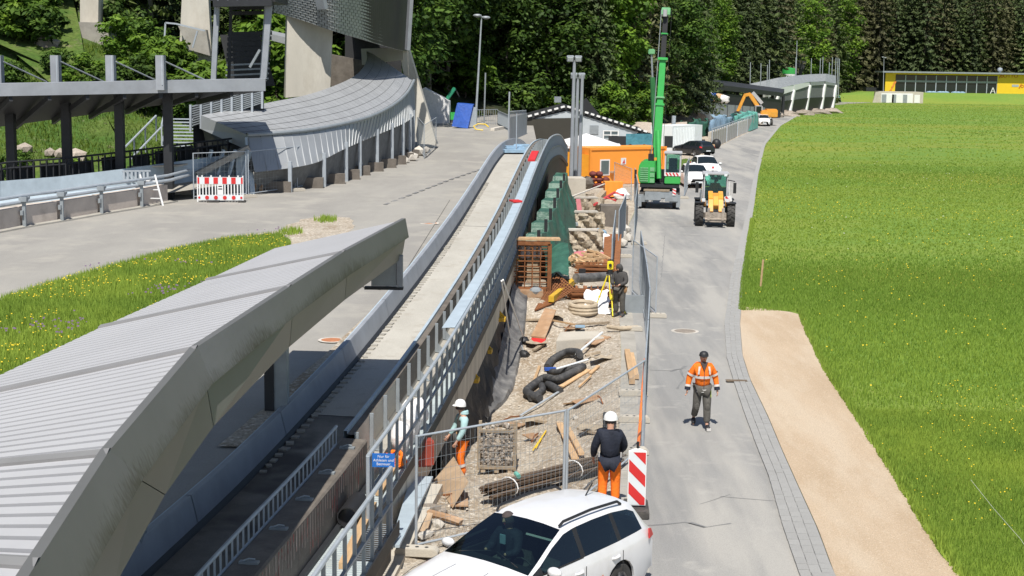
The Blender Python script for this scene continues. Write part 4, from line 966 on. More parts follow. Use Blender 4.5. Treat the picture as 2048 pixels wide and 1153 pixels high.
for i in range(0, 90):
    p = resample(OT, 90)[i] if i == 0 else _rs[i]
    if i == 0: _rs = resample(OT, 90)
    c = _rs[i]+Vector((-0.02,0.20,0.09)); gt.box(c, (0.20,0.12,0.05))
gt.build('snow_guard', M['steel_dark'], ck)
MB().grid([[b+Vector((-0.1,0.2,0.05)), Vector((b.x-0.3, b.y+0.9, zt(b.y)-0.1))] for b in obt]).build('mesh_wall', M['net_dark'], ck)
for i in range(3, NP, 5):
    b = obt[i]; MB().bar((b.x, b.y+0.05, zt(b.y)-0.1), b+Vector((0,0.02,0.3)), 0.20, 0.16).build('post', M['steel'], ck)
for i in range(2, NP-4, 4):
    b = obt[i]; MB().box((b.x-0.15, b.y+0.55, zt(b.y)+0.25), (1.2,0.4,0.5), 0.25*i/NP*2).build('footing_block', M['conc_dark'], ck)
# gable end
e0, e1 = OT[0], IT[0]
MB().poly([e0+Vector((0,0,0.02)), e1, e1-Vector((0,0,0.65)), OB[0].lerp(OT[0], 0.55)]).build('gable_panel', M['clad'], ck); MB().poly([e1-Vector((-.05,-0.1,0.6)), OB[0].lerp(OT[0], 0.5), OB[0], e1-Vector((-.3,-0.4,2.4))]).build('gable_underside', M['clad_dark'], ck)
MB().bar(OB[0]+Vector((-0.1,0.02,-1.6)), OT[0]+Vector((-0.05,0.02,-0.1)), 0.22, 0.18).build('corner_post', M['steel_lblue'], ck)
MB().bar(P(393,350,Y=64.5), P(497,296,Y=65.6), 0.34, 0.26).build('sloping_beam', M['conc'], ck)
MB().box((P(497,296,Y=65.6)+Vector((-.2,0,-1.1))), (0.7,0.3,1.9)).build('end_pier', M['steel_lblue'], ck)
one(MB().box(P(514,313,Y=66)+Vector((0,-0.12,0)), (0.22,0.02,0.12)), 'number_plate_sign', M['white'], 'tiny white plate fixed to the zinc skirt near its front corner', 'plate')
for k in range(4): 
    a = P(410+k*24, 350, Y=65); MB().bar(a, a+Vector((0.25,0.3,1.1)), 0.14, 0.1).build('strut', M['steel_lblue'], ck)

# high banked curve above, its piers and the slanted leg
hc = thing('high_curve', 'huge banked curve of the track clad in grey zinc tiles on piers', 'banked curve')
KT = [P(x, y, Y=d) for x, y, d in [(520,-10,84),(600,-10,82.5),(668,-10,82),(720,-10,83.5),(770,-10,87),(810,-10,91.5),(826,-10,97)]]
KB = [P(x, y, Y=d) for x, y, d in [(535,22,85),(600,40,83.4),(664,62,83),(712,76,84.5),(760,90,87.6),(800,101,91.8),(818,101,97)]]
KT = [p+Vector((0.0,-0.8,2.0)) for p in KT]
nk = 60; kt, kb = resample(KT, nk), resample(KB, nk)
MB().grid([[a+Vector((0.03,0.06,0)), b+Vector((0.03,0.06,0))] for a, b in zip(kt, kb)]).build('backing', M['clad_dark'], hc)
tl = MB(); NR = 26
for r in range(NR):
    for i in range(nk):
        u0, u1 = r/NR, (r+0.93)/NR; o = 0.5 if r % 2 else 0
        def q(i_, u, d=0.0):
            i_ = min(max(i_, 0), nk-0.001); i0 = int(i_); f = i_-i0; a = kt[i0].lerp(kt[i0+1], f); b = kb[i0].lerp(kb[i0+1], f); return a.lerp(b, u)+Vector((0,-d,0))
        tl.poly([q(i+o+0.06,u0,0.0), q(i+o+0.94,u0,0.0), q(i+o+0.94,u1,0.05), q(i+o+0.06,u1,0.05)])
tl.build('zinc_tile', M['clad_tile'], hc, kind='stuff')
ki = [p+Vector((-2.5-0.03*i, 5.5, 1.0)) for i, p in enumerate(kb)]
MB().grid([[a, b] for a, b in zip(kb, ki)]).build('underside', M['net_dark'], hc)
MB().bar(P(806,-10,Y=91)+Vector((0.6,-0.4,1.5)), P(812,100,Y=91.4)+Vector((0.1,-0.1,0)), 0.22, 0.4).build('end_post', M['steel_blue'], hc)
MB().bar(P(634,-14,Y=81.8)+Vector((0,-0.3,0.8)), P(646,18,Y=82.2)+Vector((0,-0.2,0)), 0.55, 0.3).build('bracket', M['steel_blue'], hc)
lp = [P(800,98,Y=96), P(818,101,Y=96), P(874,290,Y=95), P(835,288,Y=95)]
MB().prism([lp[0]+Vector((-0.1,0,0.05)), lp[1], lp[2], lp[3]], (0,1.6,0)).build('slanted_leg', M['conc_pier'], hc)
MB().prism([P(722,98,Y=96.5), P(808,95,Y=95.5), P(806,120,Y=95.5), P(724,130,Y=96.5)], (0,1.2,0)).build('cross_beam', M['conc_pier'], hc)
MB().poly([P(690,58,Y=100), P(800,98,Y=100), P(806,170,Y=100), P(690,170,Y=100)]).build('recess_shade', M['clad_dark'], hc)  # flat dark sheet in place of the shaded hollow under the curve
def pier(t0, t1, b0, b1, yy, dep, side, label):
    """concrete pier from its outline at its own distance, tapered, with real depth"""
    pts = [P(*t0, Y=yy), P(*t1, Y=yy), P(*b1, Y=yy), P(*b0, Y=yy)]; mb = MB().prism(pts, (side, dep, 0)); return one(mb, 'concrete_pier', M['conc_pier'], label, 'pier')
pier((575,15),(669,-10),(571,196),(660,188),84.0,3.2,-0.6,'broad tapered concrete pier lit by the sun below the banked curve')
pier((364,-10),(416,-10),(356,150),(425,138),86.0,3.0,-0.5,'tapered concrete pier beside the steel tower')
pier((160,-10),(197,-10),(160,46),(196,46),92.0,2.5,-0.4,'slim concrete pier standing on the weathered block')
mb = MB().prism([P(142,44,Y=90), P(218,46,Y=90), P(218,112,Y=90), P(140,110,Y=90)], (0,3.5,0)); one(mb, 'pier_base', M['conc'], 'weathered streaked concrete block on the hillside', 'block')
mb = MB().prism([P(356,52,Y=85.2), P(412,60,Y=85.2), P(420,112,Y=85.2), P(378,100,Y=85.2)], (0,0.5,0)); one(mb, 'concrete_stub', M['conc'], 'pale concrete stub against the pier near the steel tower', 'block')
fr = thing('guard_hoop', 'thin steel guard frame standing on the hillside by the pier', 'frame')
for a, b in (((331,46),(328,100)), ((331,46),(352,48)), ((352,48),(410,62)), ((395,62),(385,96))): MB().bar(P(*a, Y=84), P(*b, Y=84), 0.09).build('tube', M['steel'], fr)
mb = MB().grid([[P(532,70,Y=92), P(532,92,Y=92)], [P(575,78,Y=92), P(575,104,Y=92)]]); mb2 = MB()
one(MB().prism([P(530,66,Y=92), P(576,76,Y=92), P(576,90,Y=92), P(530,78,Y=92)], (0,1.5,0.2)), 'roof_strip', M['clad'], 'strip of pale zinc roof seen between the tower and the pier', 'roof')
one(MB().prism([P(655,108,Y=99), P(760,128,Y=99), P(760,190,Y=99), P(640,190,Y=99)], (0,2,0)), 'inner_wall_block', M['conc_dark'], 'shaded concrete wall under the banked curve', 'wall')  # shadow under the curve put into the dark concrete colour
# ------------------------------------------------------------------ people
def skin_mesh(name, V, E, r, m, parent, sub=1, root=0, label=None):
    me = bpy.data.meshes.new(name); me.from_pydata([tuple(v) for v in V], E, [])
    o = bpy.data.objects.new(name, me); COL.objects.link(o)
    md = o.modifiers.new('skin', 'SKIN'); md.use_smooth_shade = True
    for i, d in enumerate(me.skin_vertices[0].data):
        q = r[i]; d.radius = q if hasattr(q, '__len__') else (q, q); d.use_root = (i == root)
    if sub: s = o.modifiers.new('sub', 'SUBSURF'); s.levels = sub; s.render_levels = sub
    dg = bpy.context.evaluated_depsgraph_get(); dg.update()
    nm = bpy.data.meshes.new_from_object(o.evaluated_get(dg)); bpy.data.objects.remove(o); bpy.data.meshes.remove(me)
    nm.name = name; nm.materials.clear(); nm.materials.append(m); nm.polygons.foreach_set('use_smooth', [True]*len(nm.polygons))
    o = bpy.data.objects.new(name, nm); COL.objects.link(o); o.parent = parent
    if label: o['label'] = label
    return o
def V3(*a): return Vector(a)
STAND = dict(pel=(0,0,.95), sp=(0,0,1.13), ch=(0,-.01,1.34), nk=(0,0,1.49), hb=(0,-.012,1.57), hd=(0,-.03,1.655), cr=(0,-.015,1.745),
             shl=(.185,0,1.42), ell=(.26,.03,1.15), wrl=(.29,-.05,.90), shr=(-.185,0,1.42), elr=(-.26,.03,1.15), wrr=(-.29,-.05,.90),
             hil=(.10,0,.90), knl=(.115,-.02,.50), anl=(.12,.02,.09), tol=(.14,-.17,.035), hir=(-.10,0,.90), knr=(-.115,-.02,.50), anr=(-.12,.02,.09), tor=(-.14,-.17,.035))
def person(label, loc, rz, pose, jacket, trousers, boots='black', head='cap', headcol='black', group=None, bulk=1.0, lower=None, sleeves=None, stripes=None, hands=True):
    J = {k: Vector(v) for k, v in {**STAND, **pose}.items()}
    p = thing('person', label, 'person', loc, rz, group)
    names = ['pel','sp','ch','nk','hb','hd','cr','shl','ell','wrl','shr','elr','wrr','hil','knl','anl','tol','hir','knr','anr','tor']
    ed = [('pel','sp'),('sp','ch'),('ch','nk'),('nk','hb'),('hb','hd'),('hd','cr'),('ch','shl'),('shl','ell'),('ell','wrl'),('ch','shr'),('shr','elr'),('elr','wrr'),('pel','hil'),('hil','knl'),('knl','anl'),('anl','tol'),('pel','hir'),('hir','knr'),('knr','anr'),('anr','tor')]
    rad = dict(pel=(.13,.10), sp=(.12,.09), ch=(.145,.10), nk=.058, hb=.066, hd=(.082,.098), cr=(.055,.065), shl=.062, ell=.043, wrl=.028, shr=.062, elr=.043, wrr=.028, hil=.085, knl=.055, anl=.038, tol=.035, hir=.085, knr=.055, anr=.038, tor=.035)
    V = [J[n] for n in names]; r = [rad[n] for n in names]; E = [(names.index(a), names.index(b)) for a, b in ed]
    # face: nose and ears, hands with five fingers
    f = Vector((0,-1,0)); hd = J['hd']; tilt = (J['cr']-J['hb']).normalized(); fwd = (f-tilt*f.dot(tilt)).normalized() if 'look' not in J else (J['look']-tilt*J['look'].dot(tilt)).normalized()
    sd = tilt.cross(fwd)
    def ext(i, pts, rr):
        for q, k in zip(pts, rr): V.append(q); r.append(k); E.append((i, len(V)-1)); i = len(V)-1
    ih = names.index('hd')
    ext(ih, [hd+fwd*.098-tilt*.005, hd+fwd*.118-tilt*.02], [.018,.012])
    for s in (1, -1): ext(ih, [hd+sd*s*.088+tilt*.0], [.022])
    if hands:
        for wr, el in (('wrl','ell'), ('wrr','elr')):
            d = (J[wr]-J[el]).normalized(); iw = names.index(wr); s = 1 if wr == 'wrl' else -1
            lat = d.cross(Vector((s,0,0.2))).normalized(); nrm = d.cross(lat).normalized()
            pm = J[wr]+d*.07; V.append(pm); r.append((.036,.018)); E.append((iw, len(V)-1)); ip = len(V)-1
            for k, (o, L_) in enumerate(((-.030,.068),(-.010,.078),(.010,.074),(.028,.058))):
                b = pm+d*.03+lat*o; ext(ip, [b, b+d*L_*.55+nrm*.010*s, b+d*L_*.85+nrm*.035*s], [.010,.0095,.008])
            ext(ip, [pm-d*.02-lat*.042, pm+d*.022-lat*.060+nrm*.01*s], [.011,.009])
    skin_mesh('body', V, E, r, M['skin'], p, 1)
    # clothing
    def cloth(nm, chain, rr, m, root=0, label=None):
        nn = [];
        for a, b in chain:
            for q in (a, b):
                if q not in nn: nn.append(q)
        vs = [J[q] if isinstance(q, str) else Vector(q) for q in nn]
        return skin_mesh(nm, vs, [(nn.index(a), nn.index(b)) for a, b in chain], [tuple(x*bulk for x in rr[q]) if hasattr(rr[q], '__len__') else rr[q]*bulk for q in nn], M[m], p, 1, root, label)
    J['hem'] = J['pel'].lerp(J['sp'], -0.12); J['col'] = J['nk'].lerp(J['hb'], 0.25)
    for s in 'lr':
        J['cu'+s] = J['el'+s].lerp(J['wr'+s], 0.97); J['sl'+s] = J['sh'+s]; J['cf'+s] = J['kn'+s].lerp(J['an'+s], 0.88); J['mt'+s] = J['hi'+s].lerp(J['kn'+s], 0.5); J['mc'+s] = J['kn'+s].lerp(J['an'+s], 0.4); J['mu'+s] = J['el'+s].lerp(J['sh'+s], 0.5)
    rr = dict(hem=(.185,.145), sp=(.178,.138), ch=(.195,.145), nk=(.105,.095), col=(.078,.075), shl=.098, mul=.086, ell=.072, cul=.055, shr=.098, mur=.086, elr=.072, cur=.055, pel=(.165,.135), hil=.118, mtl=.108, knl=.086, mcl=.085, cfl=.075, hir=.118, mtr=.108, knr=.086, mcr=.085, cfr=.075, anl=.062, tol=.048, anr=.062, tor=.048)
    if sleeves:
        cloth('vest', [('hem','sp'),('sp','ch'),('ch','nk'),('nk','col')], rr, jacket)
        for s in 'lr': cloth('sleeve', [('ch','sh'+s),('sh'+s,'mu'+s),('mu'+s,'el'+s),('el'+s,'cu'+s)], {**rr, 'ch': (.16,.12)}, sleeves)
    else:
        cloth('jacket', [('hem','sp'),('sp','ch'),('ch','nk'),('nk','col'),('ch','shl'),('shl','mul'),('mul','ell'),('ell','cul'),('ch','shr'),('shr','mur'),('mur','elr'),('elr','cur')], rr, jacket)
    if lower:
        cloth('shorts_panel', [('pel','hil'),('hil','mtl'),('pel','hir'),('hir','mtr')], {**rr, 'pel': (.170,.140), 'hil': .122, 'mtl': .100, 'hir': .122, 'mtr': .100}, lower)
    cloth('trousers', [('pel','hil'),('hil','mtl'),('mtl','knl'),('knl','mcl'),('mcl','cfl'),('pel','hir'),('hir','mtr'),('mtr','knr'),('knr','mcr'),('mcr','cfr')], rr, trousers)
    for s in 'lr': cloth('boot', [('an'+s,'to'+s)], rr, boots)
    T3 = Matrix((sd, -fwd, tilt)).transposed()
    if head == 'helmet':
        c = hd+tilt*.02
        mb = MB().lathe([(0.0,.150),(.05,.143),(.095,.115),(.122,.068),(.130,.02),(.134,.0),(.126,.0)], 16, c, M=T3); mb.grid([[c+T3 @ Vector((x, -.11-.0*abs(x), .012)) for x in (-.09,-.045,0,.045,.09)], [c+T3 @ Vector((x, -.185+abs(x)*.5, .0)) for x in (-.09,-.045,0,.045,.09)]])
        mb.build('helmet', M[headcol], p, smooth=True)
        mb = MB().lathe([(.09,-.06),(.098,-.02),(.10,.02)], 14, hd, M=T3); mb.build('hair', M['brownblack'], p, smooth=True)
    elif head == 'cap':
        c = hd+tilt*.02
        mb = MB().lathe([(0.0,.112),(.05,.106),(.088,.078),(.106,.03),(.108,.0)], 16, c, M=T3); mb.grid([[c+T3 @ Vector((x, -.09, .03)) for x in (-.075,-.035,0,.035,.075)], [c+T3 @ Vector((x, -.185+abs(x)*.55, .012)) for x in (-.075,-.035,0,.035,.075)]])
        mb.build('cap', M[headcol], p, smooth=True)
        MB().lathe([(.07,-.085),(.093,-.05),(.099,-.01),(.10,.03)], 14, hd+fwd*-.006, M=T3).build('hair', M['brownblack'], p, smooth=True) if False else None
    elif head == 'hood':
        mb = MB().lathe([(0.0,.125),(.06,.113),(.10,.07),(.115,.0),(.112,-.07),(.095,-.12)], 14, hd-fwd*.018, M=T3); mb.build('hood', M[headcol], p, smooth=True)
    elif head == 'hair':
        mb = MB().lathe([(0.0,.115),(.05,.105),(.085,.075),(.1,.02),(.1,-.03)], 14, hd-fwd*.012, M=T3); mb.build('hair', M[headcol], p, smooth=True)
    mb = MB()
    for s in (1, -1): mb.ball(hd+sd*s*.034+fwd*.084+tilt*.012, (.017,.01,.011), 6, 4)
    mb.build('eyes', M['black'], p)
    mb = MB().ball(hd+fwd*.088-tilt*.048, (.024,.008,.007), 6, 4); mb.build('mouth', M['redprint'], p)
    p['joints'] = 0
    return p, J
def band(p, a, b, r0, r1, m, name='reflective_band', w=0.05, n=14):
    """a band round a limb or the trunk between joints, centred at a with axis b-a; r0,r1 are its half widths"""
    t = (b-a).normalized(); x = Vector((1,0,0)); x = (x-t*x.dot(t)).normalized(); y = t.cross(x); vs = []
    for k in (-1, 1):
        vs.append([a+t*w*0.5*k+x*r0*math.cos(2*math.pi*i/n)+y*r1*math.sin(2*math.pi*i/n) for i in range(n)])
    MB().grid(vs, close=True).build(name, M[m], p, smooth=True)

# the walker in the orange jacket
foot = G(1402,856)
wk_pose = dict(knl=(.10,-.10,.50), anl=(.09,-.20,.10), tol=(.10,-.40,.05), knr=(-.13,-.04,.52), anr=(-.13,.26,.19), tor=(-.15,.14,.035), pel=(0,0,.94), ell=(.30,.04,1.16), wrl=(.33,-.03,.91), elr=(-.30,.05,1.16), wrr=(-.34,.0,.91), hd=(0,-.04,1.65))
pw, J = person('man in an orange reflective jacket and black cap walking along the road', foot, 0.06, wk_pose, 'orange_hv', 'workgrey', 'black', 'cap', 'black', bulk=1.06)
band(pw, J['sp'].lerp(J['ch'], .35), J['ch'], .212, .170, 'reflect', w=.06); band(pw, J['hem']+Vector((0,0,-.03)), J['sp'], .205, .165, 'reflect', w=.07)
for s in 'lr':
    band(pw, J['mu'+s].lerp(J['el'+s], .35), J['el'+s], .098, .098, 'reflect', w=.05); band(pw, J['el'+s].lerp(J['wr'+s], .72), J['wr'+s], .076, .076, 'reflect', w=.05); band(pw, J['el'+s].lerp(J['wr'+s], .97), J['wr'+s], .066, .066, 'navy', 'cuff', w=.07)
    sx = 1 if s == 'l' else -1
    MB().grid([[(sx*.13,-.150,1.45),(sx*.085,-.158,1.45)],[(sx*.142,-.168,1.36),(sx*.10,-.176,1.36)],[(sx*.150,-.166,1.27),(sx*.11,-.176,1.27)]]).build('shoulder_stripe', M['reflect'], pw)
MB().prism([(-.085,-.115,1.535),(.085,-.115,1.535),(.0,-.165,1.36)], (0,.03,0)).build('inner_collar', M['brownblack'], pw)
MB().box((0.0,-.175,1.15), (.012,.012,.42)).build('zip', M['charcoal'], pw)
MB().box((.185,-.07,.80), (.014,.035,.16)).build('pocket_trim', M['lime'], pw); MB().box((-.0+.10,-.36,.05), (.09,.12,.06)).build('toe_cap', M['reflect'], pw)
for s in 'lr': MB().ball(J['kn'+s]+Vector((0,-.075,0)), (.06,.03,.09), 8, 6).build('knee_pad', M['workgrey'], pw)

# the man in the navy jacket seen from behind
hp = G(1217,1017)
h_pose = dict(elr=(-.27,-.10,1.17), wrr=(-.20,-.24,1.02), ell=(.29,-.02,1.14), wrl=(.30,-.16,.93), knl=(.12,-.02,.5), anl=(.13,.03,.09), hd=(.0,-.05,1.65))
ph, J = person('man with white helmet and navy jacket standing with his back turned behind the white car', hp, math.pi-0.05, h_pose, 'navy', 'orange_hv', 'black', 'helmet', 'white', bulk=1.10, lower='navy')
for s in 'lr': MB().box(J['hi'+s]+Vector((.10 if s == 'l' else -.10, .145, .16)), (.02,.01,.10)).build('logo_tab', M['reflect'], ph)

# the surveyor at the tripod
s_pose = dict(ell=(.27,-.06,1.16), wrl=(.12,-.27,1.10), elr=(-.27,-.06,1.16), wrr=(-.10,-.29,1.10), hd=(0,-.075,1.63), cr=(0,-.11,1.72), hb=(0,-.02,1.56))
ps, J = person('surveyor in dark hooded jacket looking down beside the yellow tripod', G(1238,634), -0.55, s_pose, 'charcoal', 'workgrey', 'charcoal', 'hood', 'charcoal', bulk=1.12)
MB().box(J['wrl'].lerp(J['wrr'], .5)+Vector((0,-.09,.03)), (.20,.14,.03)).build('tablet', M['black'], ps)
MB().ball(Vector((.20,-.02,.93)), (.09,.06,.13), 8, 6).build('pouch', M['leather'], ps)

# the worker in the pit
t_pose = dict(ell=(.26,-.06,1.15), wrl=(.25,-.20,.93), elr=(-.24,-.08,1.16), wrr=(-.22,-.24,.96), knl=(.11,-.08,.49), anl=(.12,.02,.09), knr=(-.12,-.03,.5), anr=(-.16,.10,.09), tor=(-.17,-.08,.035), hb=(0,-.03,1.57), hd=(0,-.06,1.65))
wp = S(924,958); pt, J = person('worker in pale teal hoodie, grey vest and orange trousers standing in the pit', wp, -1.25, t_pose, 'charcoal', 'orange_hv', 'charcoal', 'helmet', 'white', bulk=1.0, lower='charcoal', sleeves='tealcloth')
pt.scale = (.94,)*3
MB().lathe([(.075,-.05),(.11,-.02),(.10,.04),(.07,.06)], 12, J['nk']+Vector((0,.03,.02))).build('hood', M['tealcloth'], pt, smooth=True)
for s in 'lr': band(pt, J['kn'+s].lerp(J['an'+s], .35), J['an'+s], .098, .098, 'reflect', w=.06)
MB().ball(Vector((-.19,-.06,.90)), (.10,.07,.14), 8, 6).build('tool_pouch', M['leather'], pt)

SIT = dict(pel=(0,0,.50), sp=(0,-.0,.68), ch=(0,.03,.88), nk=(0,.04,1.02), hb=(0,.03,1.10), hd=(0,.0,1.18), cr=(0,.02,1.27), shl=(.185,.03,.95), ell=(.25,-.08,.72), wrl=(.18,-.30,.74), shr=(-.185,.03,.95), elr=(-.25,-.08,.72), wrr=(-.18,-.30,.74),
           hil=(.10,-.02,.48), knl=(.14,-.44,.52), anl=(.14,-.50,.12), tol=(.15,-.66,.06), hir=(-.10,-.02,.48), knr=(-.14,-.44,.52), anr=(-.14,-.50,.12), tor=(-.15,-.66,.06))

# far worker in hi-vis by the dumper
person('far worker in a lime yellow vest by the long green and blue tarps', G(1430,246)+Vector((0,0,0.0)), 0.2, {}, 'lime', 'navy', 'black', 'helmet', 'white', hands=False)
# ------------------------------------------------------------------ vehicles
def wheel(parent, c, r=0.32, w=0.20, rim='alloy', side=1, lug=0, spokes=5):
    wh = bpy.data.objects.new('wheel', None); COL.objects.link(wh); wh.parent = parent; wh.location = c
    prof = [(r*.62,-w*.45),(r*.80,-w*.5),(r*.95,-w*.47),(r,-w*.36),(r,w*.36),(r*.95,w*.47),(r*.80,w*.5),(r*.62,w*.45)]
    mb = MB().lathe(prof, 28, axis='X')
    if lug:
        for k in range(lug):
            for s in (-1, 1):
                a = 2*math.pi*(k+(0.5 if s > 0 else 0))/lug; m = Matrix.Rotation(a, 3, 'X') @ Matrix.Rotation(0.45*s, 3, 'Z')
                mb.box(Matrix.Rotation(a, 3, 'X') @ Vector((s*w*.23, 0, r*1.0)), (w*.50, r*.11, r*.10), M=m)
    mb.build('tyre', M['rubber'], wh, smooth=True, angle=35)
    mb = MB().lathe([(0.0, side*w*.30),(r*.15, side*w*.34),(r*.2, side*w*.22),(r*.55, side*w*.16),(r*.63, side*w*.42),(r*.66, side*w*.40),(r*.63,-side*w*.4)], 24, axis='X')
    for k in range(spokes):
        a = 2*math.pi*k/spokes; mb.box(Matrix.Rotation(a, 3, 'X') @ Vector((side*w*.30, 0, r*.36)), (w*.12, r*.15, r*.5), M=Matrix.Rotation(a, 3, 'X'))
    mb.build('rim', M[rim], wh, smooth=True, angle=35)
    return wh
CAR = [ # y, sill-to-shoulder half width, belt z, belt w, window top z, window top w, roof edge z, roof edge w, centre z
 (2.26,.58,.50,.54,.53,.50,.55,.44,.57),(2.20,.70,.60,.66,.63,.60,.655,.50,.67),(2.02,.82,.70,.76,.74,.70,.765,.55,.78),(1.70,.885,.79,.82,.835,.76,.86,.60,.885),(1.30,.905,.855,.845,.90,.78,.925,.62,.945),(0.95,.912,.90,.855,.945,.80,.965,.65,.99),
 (0.66,.915,.935,.86,.965,.825,.99,.785,1.03),(0.40,.915,.945,.86,1.06,.795,1.105,.745,1.165),(0.05,.915,.95,.86,1.22,.725,1.265,.68,1.325),(-0.28,.915,.955,.86,1.335,.675,1.395,.62,1.435),(-0.50,.915,.96,.86,1.365,.665,1.425,.60,1.460),
 (-0.60,.915,.962,.86,1.372,.663,1.432,.60,1.466),(-1.00,.915,.97,.86,1.383,.66,1.440,.60,1.472),(-1.43,.912,.98,.855,1.375,.655,1.432,.595,1.466),(-1.53,.911,.985,.853,1.37,.652,1.428,.593,1.463),(-1.95,.895,1.00,.835,1.32,.64,1.395,.575,1.440),(-2.12,.88,1.01,.82,1.25,.65,1.37,.56,1.420),
 (-2.22,.865,1.00,.81,1.13,.69,1.25,.60,1.335),(-2.36,.845,.97,.79,1.00,.72,1.04,.66,1.09),(-2.44,.82,.90,.77,.93,.72,.95,.66,.97),(-2.46,.78,.62,.74,.64,.70,.65,.64,.66),(-2.43,.74,.42,.70,.43,.66,.44,.60,.44)]
def car(name, label, paint='carwhite', axles=(1.36,-1.46), group=None, detail=True, glass='glass', rails=True):
    root = thing(name, label, 'car', group=group)
    ys = [c[0] for c in CAR]; fn = [lin(ys[::-1], [c[k] for c in CAR][::-1]) for k in range(1, 9)]
    extra = set(ys)
    for a in axles:
        for d in (-.40,-.385,-.33,-.24,-.12,0,.12,.24,.33,.385,.40): extra.add(round(a+d, 3))
    st = sorted(extra, reverse=True)
    R_ = .385
    def prof(y):
        w, zb, wb, zw, ww, zr, wr, zc = [f(y) for f in fn]
        z0 = .20 if y > -2.3 and y < 2.15 else .30
        lo = z0
        for a in axles:
            d = y-a
            if abs(d) <= R_: lo = max(lo, .30+math.sqrt(max(0, R_*R_-d*d)))
        zs = zb-.13
        pts = [(w-.04, lo), (w-.005, max(.34, lo+.004)), (w, max(.56, lo+.01)), (w-.002, max(zs-.04, lo+.02)), (w-.018, zs+.015), (wb, zb), (ww, zw), (wr, zr), (wr*.5, zc-(zc-zr)*.25), (0, zc)]
        return [(x, y, z) for x, z in pts]
    rows = [prof(y) for y in st]; parts = {}
    def put(key, quad): parts.setdefault(key, MB()).add(quad, [(0,1,2,3)])
    for i in range(len(st)-1):
        y0, y1 = st[i], st[i+1]; ym = (y0+y1)/2
        for j in range(9):
            for s in (1, -1):
                q = [rows[i][j], rows[i][j+1], rows[i+1][j+1], rows[i+1][j]]
                if s < 0: q = [(-x, y, z) for x, y, z in q][::-1]
                k = 'body'
                if j == 5 and -2.13 < ym < 0.62:
                    k = 'p%d%d' % (s, 0 if ym > .4 else (1 if ym > -.7 else 2)) if (-.60 <= ym <= -.50 or -1.53 <= ym <= -1.43 or ym > .40) else 'w%d%d' % (s, 0 if ym > -.5 else (1 if ym > -1.43 else 2))
                if j >= 7 and -.28 < ym < .66: k = 'windscreen'
                if j >= 7 and -2.36 < ym < -2.12: k = 'rear'
                put(k, q)
    def fin(mb, nm, m, sm=True, **kw):
        me = mb.mesh(nm); bm = bmesh.new(); bm.from_mesh(me); bmesh.ops.remove_doubles(bm, verts=bm.verts, dist=1e-4); bmesh.ops.recalc_face_normals(bm, faces=bm.faces); bm.to_mesh(me); bm.free()
        me.materials.append(m); me.polygons.foreach_set('use_smooth', [True]*len(me.polygons)); me.set_sharp_from_angle(angle=R(32))
        o = bpy.data.objects.new(nm, me); COL.objects.link(o); o.parent = root; return o
    fin(parts['body'], 'body', M[paint])
    g = M[glass] if detail else M['darkglass']
    fin(parts['windscreen'], 'windscreen', g); fin(parts['rear'], 'rear_window', g)
    for s in (1, -1):
        for k in range(3): fin(parts['p%d%d' % (s, k)], 'pillar', M['black']); fin(parts['w%d%d' % (s, k)], 'side_window', g)
    MB().prism([(-.70,.60,.30),(.70,.60,.30),(.70,-2.2,.30),(-.70,-2.2,.30)], (0,0,.02)).build('floor_pan', M['black'], root)
    for s in (1, -1):
        MB().box((s*.78,-.8,.62), (.06,2.7,.60)).build('door_lining', M['black'], root)
    MB().box((0,.50,.72), (1.5,.55,.40)).build('dashboard', M['black'], root)
    for s in (1, -1):
        for yy in (-.35, -1.2):
            sb = MB().box((s*.36,yy,.52), (.50,.50,.22)); sb.box((s*.36,yy-.30,.86), (.48,.14,.62), M=Matrix.Rotation(0.2, 3, 'X')); sb.box((s*.36,yy-.37,1.20), (.26,.10,.18)); sb.build('seat', M['charcoal'], root)
    MB().tube([(-.36+.17*math.cos(a*.5236), .22+.05*math.sin(a*.5236), .90+.15*math.sin(a*.5236)) for a in range(12)], .016, 6, closed=True).build('steering_wheel', M['black'], root)
    for a in axles:
        for s in (1, -1):
            wheel(root, (s*.80, a, .315), .315, .20, side=s); MB().lathe([(.0,-.02),(.40,-.02)], 20, (s*.62, a, .32), axis='X').build('arch_liner', M['black'], root)
    for s in (1, -1):
        mb = MB(); mb.ball((s*1.0,.33,1.0), (.12,.075,.075), 12, 8); mb.build('mirror_shell', M[paint], root, smooth=True); MB().box((s*.99,.31,.93), (.20,.10,.03)).build('mirror_foot', M['black'], root); MB().bar((s*.90,.33,.955), (s*.97,.33,.97), .07, .03).build('mirror_arm', M['black'], root)
        for yy in (-.38, -1.30):
            mb = MB().tube([(s*.905,yy+.09,.775),(s*.945,yy+.04,.785),(s*.945,yy-.06,.785),(s*.905,yy-.10,.785)], .02, 6); mb.build('door_handle', M[paint], root, smooth=True)
        MB().prism([(s*.72,2.10,.60),(s*.86,1.80,.66),(s*.86,1.80,.76),(s*.72,2.06,.68)], (s*.012,.012,.0)).build('headlight', M['rwhite'], root)
        MB().prism([(s*.78,-2.475,.82),(s*.885,-2.22,.84),(s*.87,-2.22,1.0),(s*.76,-2.44,.93)], (s*.012,-.012,0)).build('tail_light', M['red'], root)
        if rails: MB().tube([(s*.585,-.30,1.43),(s*.60,-.38,1.49),(s*.605,-1.05,1.515),(s*.595,-1.75,1.48),(s*.575,-1.87,1.41)], .022, 6).build('roof_rail', M['black'], root, smooth=True)
        for y0 in (.50, -.55, -1.50): MB().bar((s*.918,y0,.40), (s*.918 if y0 > -1 else s*.91,y0,.84), .003, .014, up=(0,1,0)).build('door_gap', M['steel_dark'], root)
